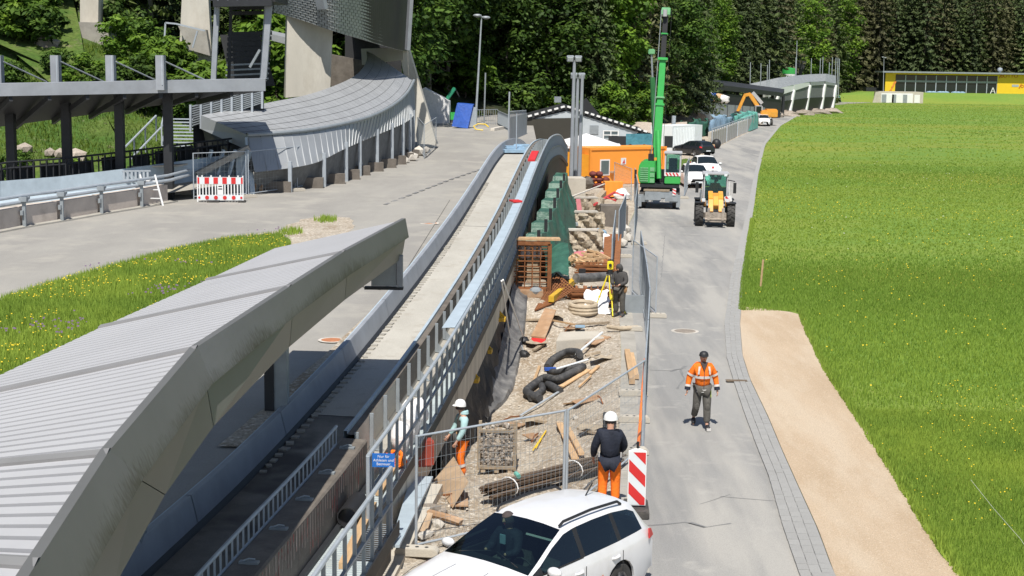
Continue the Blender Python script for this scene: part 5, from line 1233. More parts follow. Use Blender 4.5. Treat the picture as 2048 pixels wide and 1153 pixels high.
    for s in (1, -1):
        MB().tube([(s*.80,.80,.962),(s*.77,1.35,.928),(s*.70,1.85,.845)], .005, 4).build('bonnet_gap', M['steel_dark'], root); MB().tube([(s*.30,.95,1.0),(s*.32,1.5,.965),(s*.30,2.0,.815)], .007, 4).build('bonnet_crease', M[paint], root)
        MB().tube([(s*.55,.60,1.035),(s*.05,.46,1.12)], .010, 5).build('wiper', M['black'], root); MB().bar((s*.86,-.55,.965),(s*.86,.5,.955), .012, .02).build('window_trim', M['black'], root)
    MB().bar((0,-1.75,1.452), (.0,-1.93,1.62), .016).build('antenna', M['black'], root)
    MB().box((0,2.27,.42), (.52,.015,.11)).build('number_plate', M['rwhite'], root); MB().box((0,-2.475,.55), (.52,.015,.11)).build('number_plate', M['rwhite'], root)
    MB().box((0,2.265,.58), (.95,.02,.10)).build('grille', M['black'], root)
    return root
# the white estate near the camera
c1 = car('estate_car', 'white estate car with black roof rails parked in front of the site fence')
CZ = 2.461; c1.rotation_euler = (0,0,CZ)   # local +Y points to the front
c1.location = (0.09, 20.46, 0)
SX = -1     # the car's own left side, the one facing the camera
for yy0, yy1, z0, z1, w in ((-.66,-.98,.47,.555,.045),): MB().poly([(SX*.920,yy0,z0),(SX*.920,yy1,z1),(SX*.920,yy1,z1+w),(SX*.920,yy0,z0+w)]).build('orange_stripe', M['orangeprint'], c1)
MB().box((SX*.917,-.46,.60), (.004,.12,.20)).build('door_emblem', M['steel_lblue'], c1); MB().box((SX*.9195,-.46,.61), (.004,.06,.09)).build('emblem_mark', M['redprint'], c1)
lm = MB()
for y0, z0, a in ((.16,.515,.5),(.13,.53,.5),(.10,.50,-.4),(-.02,.525,.4),(-.05,.53,.1),(-.08,.53,-.4)): lm.box((SX*.9185,y0,z0), (.003,.022,.06), M=Matrix.Rotation(a, 3, 'X'))
lm.build('door_lettering', M['ink'], c1)
MB().box((-.40,-.10,1.27), (.48,.03,.07), M=Matrix.Rotation(-1.0, 3, 'X')).build('sun_visor', M['sheet'], c1)
pp, J = person('passenger in dark blue jacket sitting behind the windscreen of the white estate car', (0,0,0), 0, SIT, 'navy', 'charcoal', 'black', 'hair', 'brownblack', hands=False)
pp.rotation_euler = (0,0,CZ+math.pi); pp.location = c1.location + Matrix.Rotation(CZ, 3, 'Z') @ Vector((.36,-.28,.17))
MB().box((.05,-.17,.92), (.10,.02,.14)).build('papers', M['skytarp'], pp)
# parked cars further back
sm = car('parked_car', 'white hatchback parked beside the green crane, half hidden by a fence', 'white', group='parked cars', detail=False, rails=False)
def place(o, px, py, rz, sc_=1.0):
    p = G(px, py); o.location = p; o.rotation_euler = (0,0,rz); o.scale = (sc_,)*3 if not hasattr(sc_, '__len__') else sc_; return o
place(sm, 1389, 373, math.pi+0.02, (1,0.92,1.05))
place(copy_tree(sm), 1412, 356, math.pi+0.05, (1,0.95,1.12))['label'] = 'silver-white car parked behind the white hatchback and the wheel loader'
o = copy_tree(sm); place(o, 1527, 252, math.pi-0.1, (1.0,0.95,1.15)); o['label'] = 'white van-like car parked at the teal tarp near the amber excavator'
o = car('parked_car', 'dark blue estate car parked in front of the white container', 'cardark', group='parked cars', detail=False, rails=False)
place(o, 1384, 311, 0.55, 1.0)

# ---- wheel loader with its driver
ld_ = thing('wheel_loader', 'amber wheel loader with lifted arms driving down the road towards the camera', 'wheel loader', loc=G(1428,449), rz=math.pi-0.10)
def lb(nm, m, *boxes, **kw):
    mb = MB()
    for b in boxes: mb.box(*b[:2], **(b[2] if len(b) > 2 else {}))
    return mb.build(nm, M[m], ld_, **kw)
for s in (1, -1):
    for yy in (.85, -1.15): wheel(ld_, (s*.82,yy,.58), .58, .42, 'steel_dull', s, 16, 6)
    lb('fender', 'black', ((s*.82,.80,1.22),(.50,.75,.05)), ((s*.82,.42,1.08),(.50,.05,.28)), ((s*.82,-1.2,1.25),(.46,.9,.05)))
    lb('cab_post', 'sheet', ((s*.60,.50,1.95),(.08,.09,1.55),{'M': Matrix.Rotation(.06, 3, 'X')}), ((s*.62,-.75,1.95),(.08,.09,1.5)))
    MB().prism([(s*.64,.48,1.2),(s*.64,-.72,1.2),(s*.62,-.72,2.6),(s*.62,.44,2.6)], (s*.01,0,0)).build('side_glass', M['cabglass'], ld_)
    MB().bar((s*.62,.55,2.4), (s*.98,.75,2.35), .04).build('mirror_arm', M['black'], ld_); lb('mirror', 'black', ((s*.98,.75,2.0),(.16,.06,.55))); 
    mb = MB(); a, b, c = Vector((s*.26,.45,1.62)), Vector((s*.26,1.35,1.30)), Vector((s*.26,1.75,.75)); mb.bar(a, b, .24, .40); mb.bar(b-Vector((0,.1,-.05)), c, .24, .36); mb.build('lift_arm', M['amber'], ld_, bevel=.015)
    MB().tube([(s*.42,.35,1.0),(s*.42,1.2,1.15)], .06, 10).build('lift_cylinder', M['steel'], ld_); lb('work_light', 'rwhite', ((s*.50,.62,2.66),(.16,.08,.12))); lb('headlight', 'rwhite', ((s*.62,.95,1.36),(.18,.10,.16)))
    MB().tube([(s*.70,.62,1.15),(s*.70,.62,2.3)], .02, 6).build('grab_rail', M['white'], ld_)
lb('chassis', 'steel_dull', ((0,.2,.72),(.85,2.6,.45)), ((0,-1.3,1.25),(1.5,1.3,.85)), bevel=.03); lb('front_axle', 'conc_dark', ((0,.85,.56),(1.3,.28,.26)))
lb('side_body', 'amber', ((.62,.55,1.18),(.22,.5,.3)), ((-.62,.55,1.18),(.22,.5,.3))); lb('engine_cover', 'amber', ((0,-1.35,1.72),(1.35,1.1,.30)), bevel=.05)
MB().prism([(-.58,.52,1.35),(.58,.52,1.35),(.56,.42,2.62),(-.56,.42,2.62)], (0,.012,0)).build('front_glass', M['cabglass'], ld_); MB().prism([(-.58,-.76,1.5),(.58,-.76,1.5),(.56,-.76,2.62),(-.56,-.76,2.62)], (0,.012,0)).build('rear_glass', M['cabglass'], ld_)
lb('cab_roof', 'sheet', ((0,-.15,2.70),(1.42,1.50,.12)), bevel=.04); lb('cab_floor', 'steel_dull', ((0,-.1,1.22),(1.30,1.25,.16))); lb('seat', 'black', ((0,-.35,1.52),(.5,.5,.15)), ((0,-.58,1.85),(.5,.12,.6)))
lb('dash_column', 'black', ((0,.25,1.55),(.26,.2,.55)))
mb = MB(); mb.bar((0,.55,1.45), (0,1.15,1.55), .30, .42); mb.bar((0,1.1,1.5), (0,1.62,1.05), .26, .30); mb.build('tilt_lever', M['amber'], ld_, bevel=.015); MB().tube([(0,.5,1.25),(0,1.25,1.18)], .07, 10).build('tilt_cylinder', M['steel'], ld_)
mb = MB(); mb.box((0,1.80,.55), (1.05,.12,.5)); mb.box((.36,1.86,.72), (.12,.2,.62)); mb.box((-.36,1.86,.72), (.12,.2,.62)); mb.tube([(-.55,1.85,.45),(.55,1.85,.45)], .06, 8); mb.build('quick_hitch', M['stone'], ld_)
lb('warning_panel', 'white', ((-.66,.72,1.42),(.38,.04,.30),{'M': Matrix.Rotation(.2, 3, 'Y')})); mb = MB().box((-.62,.745,1.44), (.10,.01,.26), M=Matrix.Rotation(.7, 3, 'Y')); mb.build('warning_stripe', M['red'], ld_)
MB().tube([(.15,-.2,2.76),(.15,-.2,2.96)], .015, 6).build('beacon_rod', M['black'], ld_); MB().lathe([(0,.12),(.05,.1),(.06,0)], 10, (.15,-.2,2.94)).build('beacon', M['red'], ld_)
dv, J = person('loader driver in an orange jacket sitting inside the cab', ld_.location + Matrix.Rotation(math.pi-0.10, 3, 'Z') @ Vector((0,-.34,1.12)), math.pi-0.10+math.pi, {**SIT, 'hd': (.06,-.02,1.17), 'ell': (.34,-.14,.75), 'wrl': (.20,-.34,.86)}, 'orange_hv', 'navy', 'black', 'hair', 'brownblack', hands=False)

# ---- green mobile crane
cr_ = thing('mobile_crane', 'green wheeled crane with a tall raised telescopic boom', 'crane', loc=G(1318,416), rz=math.pi-0.12)
def cb(nm, m, *boxes, **kw):
    mb = MB()
    for b in boxes: mb.box(*b[:2], **(b[2] if len(b) > 2 else {}))
    return mb.build(nm, M[m], cr_, **kw)
for s in (1, -1):
    for yy in (.1, -2.4): wheel(cr_, (s*.98,yy,.52), .52, .40, 'steel_dull', s, 0, 6)
    cb('outrigger', 'steel_dull', ((s*.92,.75,.62),(.62,.35,.42)), ((s*1.12,.95,.42),(.22,.2,.55)))
cb('chassis', 'steel_dull', ((0,-1.1,.80),(1.6,3.9,.40)), ((0,.9,.85),(1.5,.3,.40)), bevel=.03); cb('step_plate', 'wood_old', ((.15,.85,1.10),(1.5,.45,.10)))
cb('front_bumper', 'steel_dull', ((.35,1.06,.78),(.95,.10,.50)), ((-.72,1.06,.70),(.75,.10,.45)), bevel=.02)
MB().prism([(-.98,1.13,.85),(-.78,1.13,.85),(-.78,1.13,1.25),(-.98,1.13,1.25)], (0,.02,0)).build('warning_board', M['white'], cr_)
mb = MB()
for k in range(2): mb.prism([(-.98,1.152,.88+.18*k),(-.78,1.152,.98+.18*k),(-.78,1.152,1.06+.18*k),(-.98,1.152,.96+.18*k)], (0,.006,0))
mb.build('warning_stripe', M['red'], cr_)
MB().lathe([(.75,0),(.75,.22),(.5,.22)], 20, (0,-.6,1.05)).build('slew_ring', M['steel_dark'], cr_)
cb('slew_platform', 'steel_dark', ((0,-.9,1.32),(2.3,2.9,.16)))
# engine housing with grille (towards the huts)
mb = MB().prism([(.30,.35,1.45),(1.18,.35,1.45),(1.30,.35,2.0),(1.22,.35,2.55),(.95,.35,2.75),(.30,.35,2.75)], (0,-2.4,0)); mb.build('engine_housing', M['green'], cr_, bevel=.04)
for k in range(7): cb('grille_slat', 'green_pale', ((.92,.37,1.60+.125*k),(.46,.03,.07)))
for k in range(3): cb('vent_panel', 'green_pale', ((.45,.37,1.62+.33*k),(.26,.03,.24)))
cb('side_mirror', 'black', ((1.42,.5,2.0),(.14,.10,.50)))
# cab
mb = MB().prism([(-.28,.55,1.45),(-1.20,.55,1.45),(-1.20,.55,1.95),(-.28,.55,1.95)], (0,-1.7,0)); mb.build('cab_base', M['green'], cr_, bevel=.05)
cb('hazard_band', 'white', ((-.74,.545,2.03),(.94,.06,.20))); mb = MB()
for k in range(4): mb.box((-.42-.20*k,.58,2.03), (.08,.012,.20), M=Matrix.Rotation(.6, 3, 'Y'))
mb.build('hazard_stripe', M['red'], cr_)
for x, y in ((-.30,.50),(-1.18,.50),(-.30,-1.1),(-1.18,-1.1)): MB().bar((x,y,1.95), (x,y-.10 if y > 0 else y,3.22), .09).build('cab_post', M['sheet'], cr_)
MB().prism([(-.33,.52,2.12),(-1.15,.52,2.12),(-1.15,.42,3.18),(-.33,.42,3.18)], (0,.012,0)).build('cab_window', M['cabglass'], cr_)
for x in (-.29, -1.19): MB().prism([(x,.45,2.1),(x,-1.1,2.1),(x,-1.1,3.18),(x,.38,3.18)], (.012,0,0)).build('side_window', M['cabglass'], cr_)
MB().poly([(-.33,-1.1,1.95),(-1.15,-1.1,1.95),(-1.15,-1.1,3.18),(-.33,-1.1,3.18)]).build('cab_rear', M['cabglass'], cr_)
cb('cab_roof', 'sheet', ((-.74,-.32,3.26),(1.05,1.7,.10)), bevel=.03); cb('seat', 'black', ((-.74,-.5,2.15),(.5,.5,.5)), ((-.74,-.78,2.55),(.5,.14,.7)))
cb('counterweight', 'steel_dark', ((0,-2.25,1.75),(2.2,.6,.75)), bevel=.05)
cb('yellow_lamp', 'amber', ((.30,-.2,2.86),(.16,.16,.16))); cb('hose_reel', 'steel_dark', ((.55,-.3,2.95),(.35,.4,.4)), ((.42,.1,3.2),(.06,.06,.7)), ((.62,.0,3.1),(.06,.06,.6)))
# boom, nearly upright
b0 = Vector((.30,-1.0,1.9)); b1 = Vector((.06,-2.0,9.1))
def seg(nm, a, b, w_, m): return MB().bar(a, b, w_, w_*1.1, up=(0,1,0.2)).build(nm, M[m], cr_, bevel=.03)
dirb = (b1-b0).normalized()
seg('boom_base', b0, b0+dirb*4.2, .45, 'green'); seg('boom_section', b0+dirb*4.1, b0+dirb*6.9, .37, 'green'); b1 = b0+dirb*6.85
b2 = b1+dirb*2.6; b3 = b2+dirb*0.45
seg('boom_collar', b0+dirb*4.05, b0+dirb*4.22, .55, 'green'); seg('boom_collar', b0+dirb*4.5, b0+dirb*4.62, .52, 'green_pale')
seg('inner_boom', b1, b2, .30, 'black'); seg('boom_head', b2, b3, .52, 'green_pale'); seg('head_collar', b1-dirb*.1, b1+dirb*.08, .60, 'green'); seg('middle_collar', b1+dirb*1.45, b1+dirb*1.55, .42, 'green')
for sx in (.30, -.38): MB().tube([b0+Vector((sx,.2,.5)), b3+Vector((sx*.9,.25,-.1))], .025 if sx > 0 else .012, 5).build('rope', M['steel_dull'] if sx > 0 else M['steel_dark'], cr_)
MB().tube([b3+Vector((.05,.42,-.1)), b3+Vector((.05,.42,-.5))], .13, 8).build('hook_block', M['sheet'], cr_)
MB().tube([(.05,-.1,1.7), b0+dirb*2.6+Vector((0,.35,0))], .14, 10).build('luffing_cylinder', M['green'], cr_)
# auxiliary mast behind the boom
ax = thing('auxiliary_mast', 'thin dark green mast with a green lamp head behind the crane boom', 'mast')
m0, m1 = P(1312,320,Y=91), P(1303,108,Y=91)
MB().tube([m0, m0.lerp(m1, .78)], .17, 8).build('pole', mat('dull_green_paint', (0.03,0.16,0.05), 0.6), ax); MB().tube([m0.lerp(m1, .78), m1], .06, 6).build('thin_pole', M['steel_dull'], ax)
MB().box(m1+Vector((0,0,.12)), (.40,.3,.34)).build('lamp_head', M['green_pale'], ax, bevel=.05)
MB().bar((m0.x, m0.y, 0.0), m0, .22).build('mast_foot', M['green'], ax)
# ------------------------------------------------------------------ temporary mesh fences
def fence_panel(a, b, label, h=2.0, group='mesh fence panels round the site', wires=True, name='mesh_fence', step=0.10, tilt=0.0, base=0.06):
    a = Vector(a); b = Vector(b); p = thing(name, label, 'fence', a, 0, group, world=True); up = Vector((tilt,0,1)).normalized(); t = (b-a).normalized(); L = (b-a).length
    r = 0.024
    for q in (a, b): MB().tube([q, q+up*h], r, 7).build('post', M['steel'], p, smooth=True)
    for z, nm in ((h-0.02, 'top_rail'), (base+0.06, 'bottom_rail')): MB().tube([a+up*z, b+up*z], r*0.85, 7).build(nm, M['steel'], p, smooth=True)
    if wires:
        mb = MB(); n = int(L/step)
        for k in range(1, n): q = a+t*(L*k/n); mb.bar(q+up*(base+.06), q+up*(h-.02), 0.0042, 0.0042)
        for k in range(1, 9): z = base+(h-base)*k/9; mb.bar(a+up*z, b+up*z, 0.0042, 0.0042)
        mb.build('wire_mesh', M['steel_dull'], p)
    return p
def foot_block(c, label, rz=0.0, group='concrete fence feet'):
    f = thing('foot_block', label, 'concrete foot', c, rz, group)
    mb = MB(); prof = [(-.36,0),(-.36,.09),(-.30,.14),(.30,.14),(.36,.09),(.36,0)]
    mb.prism([(x,-.12,z) for x, z in prof], (0,.24,0)); mb.build('block', M['conc_pale'], f, bevel=.01)
    for x in (-.16, .0, .16): MB().lathe([(.0,.143),(.035,.143)], 8, (x,0,0)).build('hole', M['black'], f)
    return f
f0, f1, f2 = G(832,1104), G(1126,1036), G(1284,905)
fence_panel(f0, f1, 'mesh fence panel in front of the pit worker, behind the white estate car')
fence_panel(f1+Vector((.05,.03,0)), f2, 'mesh fence panel running behind the man in the navy jacket')
pts = [(1286,898),(1292,800),(1296,716),(1290,650),(1284,604),(1279,566)]
PTS = [G(*p) for p in pts]
lb_ = ['nearest mesh fence panel along the road, starting at the red and white beacon', 'mesh fence panel along the road beside the two timber beams', 'mesh fence panel along the road beside the concrete footing', 'mesh fence panel along the road beside the coiled hose', 'mesh fence panel along the road beside the surveyor']
for i in range(5):
    fence_panel(PTS[i], PTS[i+1], lb_[i]); 
fence_panel(G(1264,590), G(1311,634), 'mesh fence panel swung out into the road near the surveyor', h=2.0)
for i, (a, b, l) in enumerate([((1222,585),(1229,512),'mesh fence panel seen edge-on above the yellow total station'), ((1236,512),(1250,470),'mesh fence panel beside the white bulk bag'), ((1268,488),(1274,440),'mesh fence panel at the edge of the road in front of the crane'), ((1274,440),(1268,400),'mesh fence panel beside the crane bumper'), ((1262,402),(1228,385),'mesh fence panel in front of the orange skip'), ((1368,396),(1377,372),'mesh fence panel between the crane and the white hatchback')]):
    fence_panel(G(*a), G(*b), l)
for i, (x, y, l) in enumerate([(834,1112,'concrete fence foot in front of the white car bonnet'), (1126,1040,'concrete fence foot hidden behind the white car roof'), (1262,910,'concrete fence foot beside the red and white beacon'), (1268,845,'concrete fence foot next to the black instrument case'), (1266,792,'concrete fence foot across the paved strip by the timber beams'), (1262,662,'concrete fence foot with orange clamp beside the footing'), (1247,516,'concrete fence foot behind the surveyor'), (1278,490,'mossy concrete fence foot standing out in the road'), (1311,636,'small fence foot under the swung-out fence panel'), (1366,398,'concrete fence foot beside the crane wheels')]):
    foot_block(G(x, y)+Vector((0,0,0.014)), l, 0.05*((i*7) % 5-2) if i != 1 else 0.9)
# hoses crossing the strip, clamps
mb = MB().tube([G(1215,660)+Vector((0,0,.10)), G(1240,664)+Vector((0,0,.1)), G(1275,662)+Vector((0,0,.1))], .07, 8); one(mb, 'clay_pipe', M['sack'], 'short beige pipe lying across the strip beside the footing', 'pipe', smooth=True)
MBx = MB()
for i in range(26):
    y = 24+i*0.55; MBx.box((XE(y)+0.18, y, 0.016), (0.34,0.03,0.006))
struct(MBx, 'strip_joint', M['mortar'], 'dark joints across the paved strip')

# ------------------------------------------------------------------ beacon
q = G(1272,1030)
bk = thing('traffic_beacon', 'red and white striped traffic beacon standing beside the white car', 'beacon', q, -0.05)
MB().box((0,.12,.07), (.46,.86,.14)).build('foot_plate', M['rubber'], bk, bevel=.02)
W2, H2 = .15, 1.0
bpts = [(-W2-.015,0,.17),(W2+.015,0,.17),(W2+.015,0,.19+H2),(0.03,0,.24+H2),(-.03,0,.24+H2),(-W2-.015,0,.19+H2)]
MB().prism(bpts, (0,.05,0)).build('body', M['white'], bk, bevel=.008)
MB().poly([(-W2,-.003,.19),(W2,-.003,.19),(W2,-.003,.17+H2),(-W2,-.003,.17+H2)]).build('face', M['rwhite'], bk)
def clip(poly, x0, x1, z0, z1):
    def cut(p, f):
        o = []
        for i, a in enumerate(p):
            b = p[(i+1) % len(p)]; fa, fb = f(a), f(b)
            if fa >= 0: o.append(a)
            if fa*fb < 0: t = fa/(fa-fb); o.append((a[0]+(b[0]-a[0])*t, a[1]+(b[1]-a[1])*t))
        return o
    for f in (lambda a: a[0]-x0, lambda a: x1-a[0], lambda a: a[1]-z0, lambda a: z1-a[1]):
        poly = cut(poly, f)
        if not poly: break
    return poly
for k in range(-1, 4):
    z = .10+.42*k; pg = clip([(-W2,z+.30),(W2,z),(W2,z+.22),(-W2,z+.52)], -W2, W2, .19, .17+H2)
    if len(pg) > 2: MB().poly([(x,-.006,zz) for x, zz in pg]).build('stripe', M['red'], bk)
MB().tube([(0,.03,.24+H2),(0,.03,.36+H2)], .025, 8).build('top_pin', M['black'], bk)
one(MB().tube([G(1276,905)+Vector((0,0,0.05)), G(1288,790)+Vector((0,0,.9))], .035, 8), 'orange_pole', M['orange_hv'], 'thin orange and grey pole leaning along the fence', 'pole')

# ------------------------------------------------------------------ pit side things
def plank(a, b, w, h, label, m='wood', name='plank', group=None): return one(MB().bar(a, b, w, h), name, M[m], label, name.replace('_', ' ').split()[-1], group, bevel=0.006)
def sv(px, py, dz=0.0): return S(px, py)+Vector((0,0,dz))
# crate of stones
q = sv(994,940); cr = thing('stone_crate', 'wood-framed crate packed with rubble stones standing in the pit', 'crate', q, -0.04)
for x in (-.40, .40):
    for y in (-.22, .28): MB().box((x,y,.55), (.07,.07,1.0)).build('corner_post', M['wood_old'], cr)
for z in (.12, .95):
    MB().box((0,-.24,z), (.80,.05,.07)).build('rail', M['wood_old'], cr); MB().box((0,.30,z), (.80,.05,.07)).build('rail', M['wood_old'], cr)
MB().box((0,0.03,.10), (.84,.56,.05)).build('pallet_deck', M['wood_old'], cr)
for x in (-.3, 0, .3): MB().box((x,0.03,.045), (.10,.56,.09)).build('pallet_block', M['wood_old'], cr)
def stone_mesh(k, n=7):
    rs = np.random.RandomState(k); bm = bmesh.new(); bmesh.ops.create_icosphere(bm, subdivisions=1, radius=1.0)
    for v in bm.verts: v.co *= rs.uniform(0.65, 1.15); v.co.z *= .75
    me = bpy.data.meshes.new('stone'); bm.to_mesh(me); bm.free(); return me
STN = []
for m_ in ('stone', 'stone_white'):
    for k in range(4): me = stone_mesh(k); me.materials.append(M[m_]); STN.append(me)
def TRS(c, s, rz=0, rx=0): return Matrix.Translation(c) @ Matrix.Rotation(rz, 4, 'Z') @ Matrix.Rotation(rx, 4, 'X') @ Matrix.Diagonal((*((s,)*3 if not hasattr(s, '__len__') else s), 1))
for i in range(230):
    z = random.uniform(.17, 1.05); x = random.uniform(-.36,.36); y = random.choice((-.20,-.19,-.14)) if z < .98 else random.uniform(-.2,.25)
    piece('stone', STN[i % 4 if z < .9 or i % 2 else 4+i % 4], cr, TRS((x,y,z), random.uniform(.045,.085), random.random()*6, random.random()*6))
wm = MB()
for k in range(9): wm.bar((-.4+.1*k,-.265,.12), (-.4+.1*k,-.265,.98), .006)
for k in range(6): wm.bar((-.4,-.265,.15+.16*k), (.4,-.265,.15+.16*k), .006)
wm.build('wire_mesh', M['steel_dull'], cr)
# bundle of reinforcing bars
a, b = G(978,1000)+Vector((0,0,.16)), G(1215,936)+Vector((0,0,.16)); rbn = thing('rebar_bundle', 'long bundle of rusty ribbed steel bars tied with white straps behind the white car', 'rebar bundle', a, 0, world=True)
ax_ = (b-a).normalized(); sx_ = ax_.cross(Vector((0,0,1))).normalized(); up_ = sx_.cross(ax_)
rm = MB(); N_ = 46; LL = 1.0
prev = []
for i in range(N_+1): prev.append((0.5 if i % 2 else 0.44))
rm.tube([(0, -0.5+i/N_, 0) for i in range(N_+1)], 1, 6, rad=prev); rme = rm.mesh('rebar'); rme.materials.append(M['rebar'])
for i in range(60):
    rr_ = .17*math.sqrt(random.random()); th = random.random()*6.283; o = sx_*rr_*math.cos(th)*1.25+up_*rr_*math.sin(th)*.85
    j0, j1 = random.uniform(-.12,.12), random.uniform(-.25,.4); bar_piece('bar', rme, rbn, a+o+ax_*j0, b+o*1.0+ax_*j1, .04, .04)
for t in (.16, .70): 
    c = a.lerp(b, t); MB().tube([c+sx_*.235*math.cos(k*.5236)+up_*.17*math.sin(k*.5236) for k in range(12)], .013, 6, closed=True).build('strap', M['white'], rbn)
MB().tube([a.lerp(b,.22)+up_*.16+sx_*.05, a.lerp(b,.24)+up_*.18-sx_*.1], .045, 8).build('tag', M['tealtarp'], rbn)
# boards, cardboard and stones near the gate gap
mb = MB().prism([S(868,966)+Vector((0,0,.05)), S(905,958)+Vector((0,0,.45)), S(934,1012)+Vector((0,0,.42)), S(905,1022)+Vector((0,0,.05))], (0.02,.03,.03)); one(mb, 'cardboard_sheet', M['carton'], 'bent sheet of brown cardboard near the ramp plate', 'cardboard')
for i, (px, py, s, l) in enumerate([(862,1020,.14,'grey stone lump beside the bent cardboard'), (885,1026,.10,'small rubble lump at the bent cardboard'), (876,1052,.14,'pale rubble block near the fence foot'), (905,1040,.10,'brown rubble piece behind the white car bonnet'), (850,1075,.13,'rubble piece inside the corner of the near fence'), (1150,838,.09,'stone lying on the gravel below the planks')]):
    o = bpy.data.objects.new('rubble', STN[(i*3) % 8]); COL.objects.link(o); o.matrix_world = TRS(sv(px,py,.04), (s*1.5,s,s*.9), i); tag(o, l, 'rubble')
mb = MB().tube([sv(858,1035,.08), sv(900,1048,.1), sv(925,1052,.06)], .07, 7); one(mb, 'rubble_roll', M['board_brown'], 'brown roll of debris behind the white car bonnet', 'debris')
mb = MB().prism([sv(840,1068,.02), sv(856,1040,.10), sv(866,1044,.12), sv(852,1076,.03)], (0,0,.04)); one(mb, 'broken_board', M['carton'], 'broken board leaning inside the near fence corner', 'board')
plank(sv(1118,852,.08), sv(1150,925,.08), .16, .05, 'long timber plank sloping down the gravel bank beside the fence post', group=None)
plank(sv(1135,868,.14), sv(1163,918,.10), .13, .06, 'shorter timber plank lying over the long one on the gravel bank')
plank(sv(1088,872,.05), sv(1066,905,.05), .03, .03, 'thin yellow stick lying on the gravel by the crate', 'yellow', 'stick'); plank(sv(1092,866,.05), sv(1072,900,.05), .03, .03, 'second thin yellow stick beside the first by the crate', 'yellow', 'stick')
plank(G(1254,712)+Vector((0,0,.12)), G(1264,772)+Vector((0,0,.12)), .15, .16, 'thick fresh timber beam lying along the fence', 'wood', 'timber_beam'); plank(G(1263,716)+Vector((0,0,.10)), G(1273,762)+Vector((0,0,.10)), .12, .12, 'thinner timber beam on the road side of the thick one', 'wood', 'timber_beam')
plank(sv(1122,778,.06), sv(1178,744,.06), .15, .04, 'pale board lying on the gravel below the black pipes'); plank(sv(1180,752,.06), sv(1197,738,.08), .10, .05, 'short pale board beside the black pipes'); plank(sv(1158,778,.05), sv(1182,757,.07), .05, .05, 'narrow batten lying below the pale board', name='batten')
plank(sv(1068,766,.05), sv(1079,736,.05), .08, .04, 'short notched timber piece on the bare pit floor')
plank(sv(1130,812,.05), sv(1172,806,.05), .14, .03, 'thin pale board half buried in the gravel above the fence rail')
mb = MB().prism([sv(1062,678,.05), sv(1090,682,.05), sv(1112,640,.28), sv(1090,636,.28)], (0,0,.05)); one(mb, 'formwork_board', M['board_brown'], 'large brown formwork board tilted on the gravel', 'board')
mb = MB().prism([sv(1063,683,.0), sv(1090,687,.0), sv(1092,680,.06), sv(1064,676,.06)], (0,.05,.06)); one(mb, 'red_edge_beam', M['red'], 'short red beam under the lower edge of the formwork board', 'beam')
# black pipes
pc = thing('black_pipe', 'loop of thick black corrugated pipe lying on the gravel', 'pipe')
def curve(pxs, dz, n=40):
    pts = [sv(x, y, dz) for x, y in pxs]; return resample(pts, n)
def corr(pts, r): return [r*(1.0 if i % 2 else 0.90) for i in range(len(pts))]
c_ = curve([(1094,745),(1108,728),(1130,716),(1152,715),(1160,722)], .16, 44); mb = MB().tube(c_, .14, 10, rad=corr(c_, .115)); mb.build('pipe_run', M['pipe_grey'], pc, smooth=True)
c_ = curve([(1098,752),(1120,752),(1148,744),(1165,742)], .12, 44); MB().tube(c_, .12, 10, rad=corr(c_, .10)).build('pipe_run', M['pipe_grey'], pc, smooth=True)
c_ = curve([(1080,808),(1060,800),(1062,784),(1085,768),(1120,768),(1160,748),(1166,744)], .15, 80); MB().tube(c_, .15, 10, rad=corr(c_, .12)).build('pipe_run', M['pipe_grey'], pc, smooth=True)
c_ = curve([(1060,806),(1078,796),(1084,780)], .13, 30); MB().tube(c_, .12, 10, rad=corr(c_, .10)).build('pipe_run', M['pipe_grey'], pc, smooth=True)
c_ = curve([(1096,776),(1110,784),(1120,790)], .10, 16); MB().tube(c_, .11, 10).build('pipe_run', M['pipe_grey'], pc, smooth=True)
one(MB().box(sv(1100,752,.20), (.34,.12,.08), .2), 'blue_rag', M['bluetarp'], 'small blue rag caught between the black pipes', 'rag')
one(MB().tube([sv(1204,672,.10), sv(1152,720,.16)], .035, 8), 'levelling_rod', M['rwhite'], 'white levelling rod lying on the gravel above the black pipes', 'rod'); one(MB().tube([sv(1176,728,.12), sv(1112,762,.34)], .032, 8), 'levelling_rod', M['rwhite'], 'white rod lying across the black pipes', 'rod')
one(MB().tube([sv(1120,788,.08), sv(1040,838,.08)], .03, 8), 'levelling_rod', M['steel'], 'grey and white rod lying on the gravel below the black pipes', 'rod')
# concrete footing
a = S(1112,700); mb = MB(); zt_ = -0.05; fp = [P(x, y, z=-0.02) for x, y in [(1120,664),(1196,662),(1210,676),(1112,682)]]; mb.prism([p-Vector((0,0,.85)) for p in fp], (0,0,.85)); one(mb, 'concrete_footing', M['conc_pale'], 'square pale concrete footing cast in the gravel', 'footing', bevel=.02)
one(MB().box(P(1160,655,z=0.0)+Vector((0,0,.03)), (.30,.22,.05)), 'blue_cover', M['skytarp'], 'flat light blue lid on the footing', 'lid'); plank(P(1150,650,z=.05), P(1218,645,z=.05), .10, .06, 'long thin batten above the concrete footing', 'wood_old', 'batten'); plank(P(1098,640,z=.06), P(1152,650,z=.06), .05, .05, 'slim white batten beside the formwork board', 'wood', 'batten')
c = P(1166,628,z=.05); mb = MB()
for k in range(3): mb.tube([c+Vector((.42*math.cos(a*.349), .60*math.sin(a*.349), .09+.11*k)) for a in range(18)], .08, 8, closed=True)
one(mb, 'hose_coil', M['sack'], 'beige hose coiled beside the white sheet', 'hose', smooth=True)
mb = MB(); rows = []
for i in range(9): rows.append([P(1172+48*i/8, 632, z=0.0)+Vector((.06*math.sin(k*2.0),k*.20,.05+.085*k+.035*math.sin(i*1.9+k))) for k in range(8)])
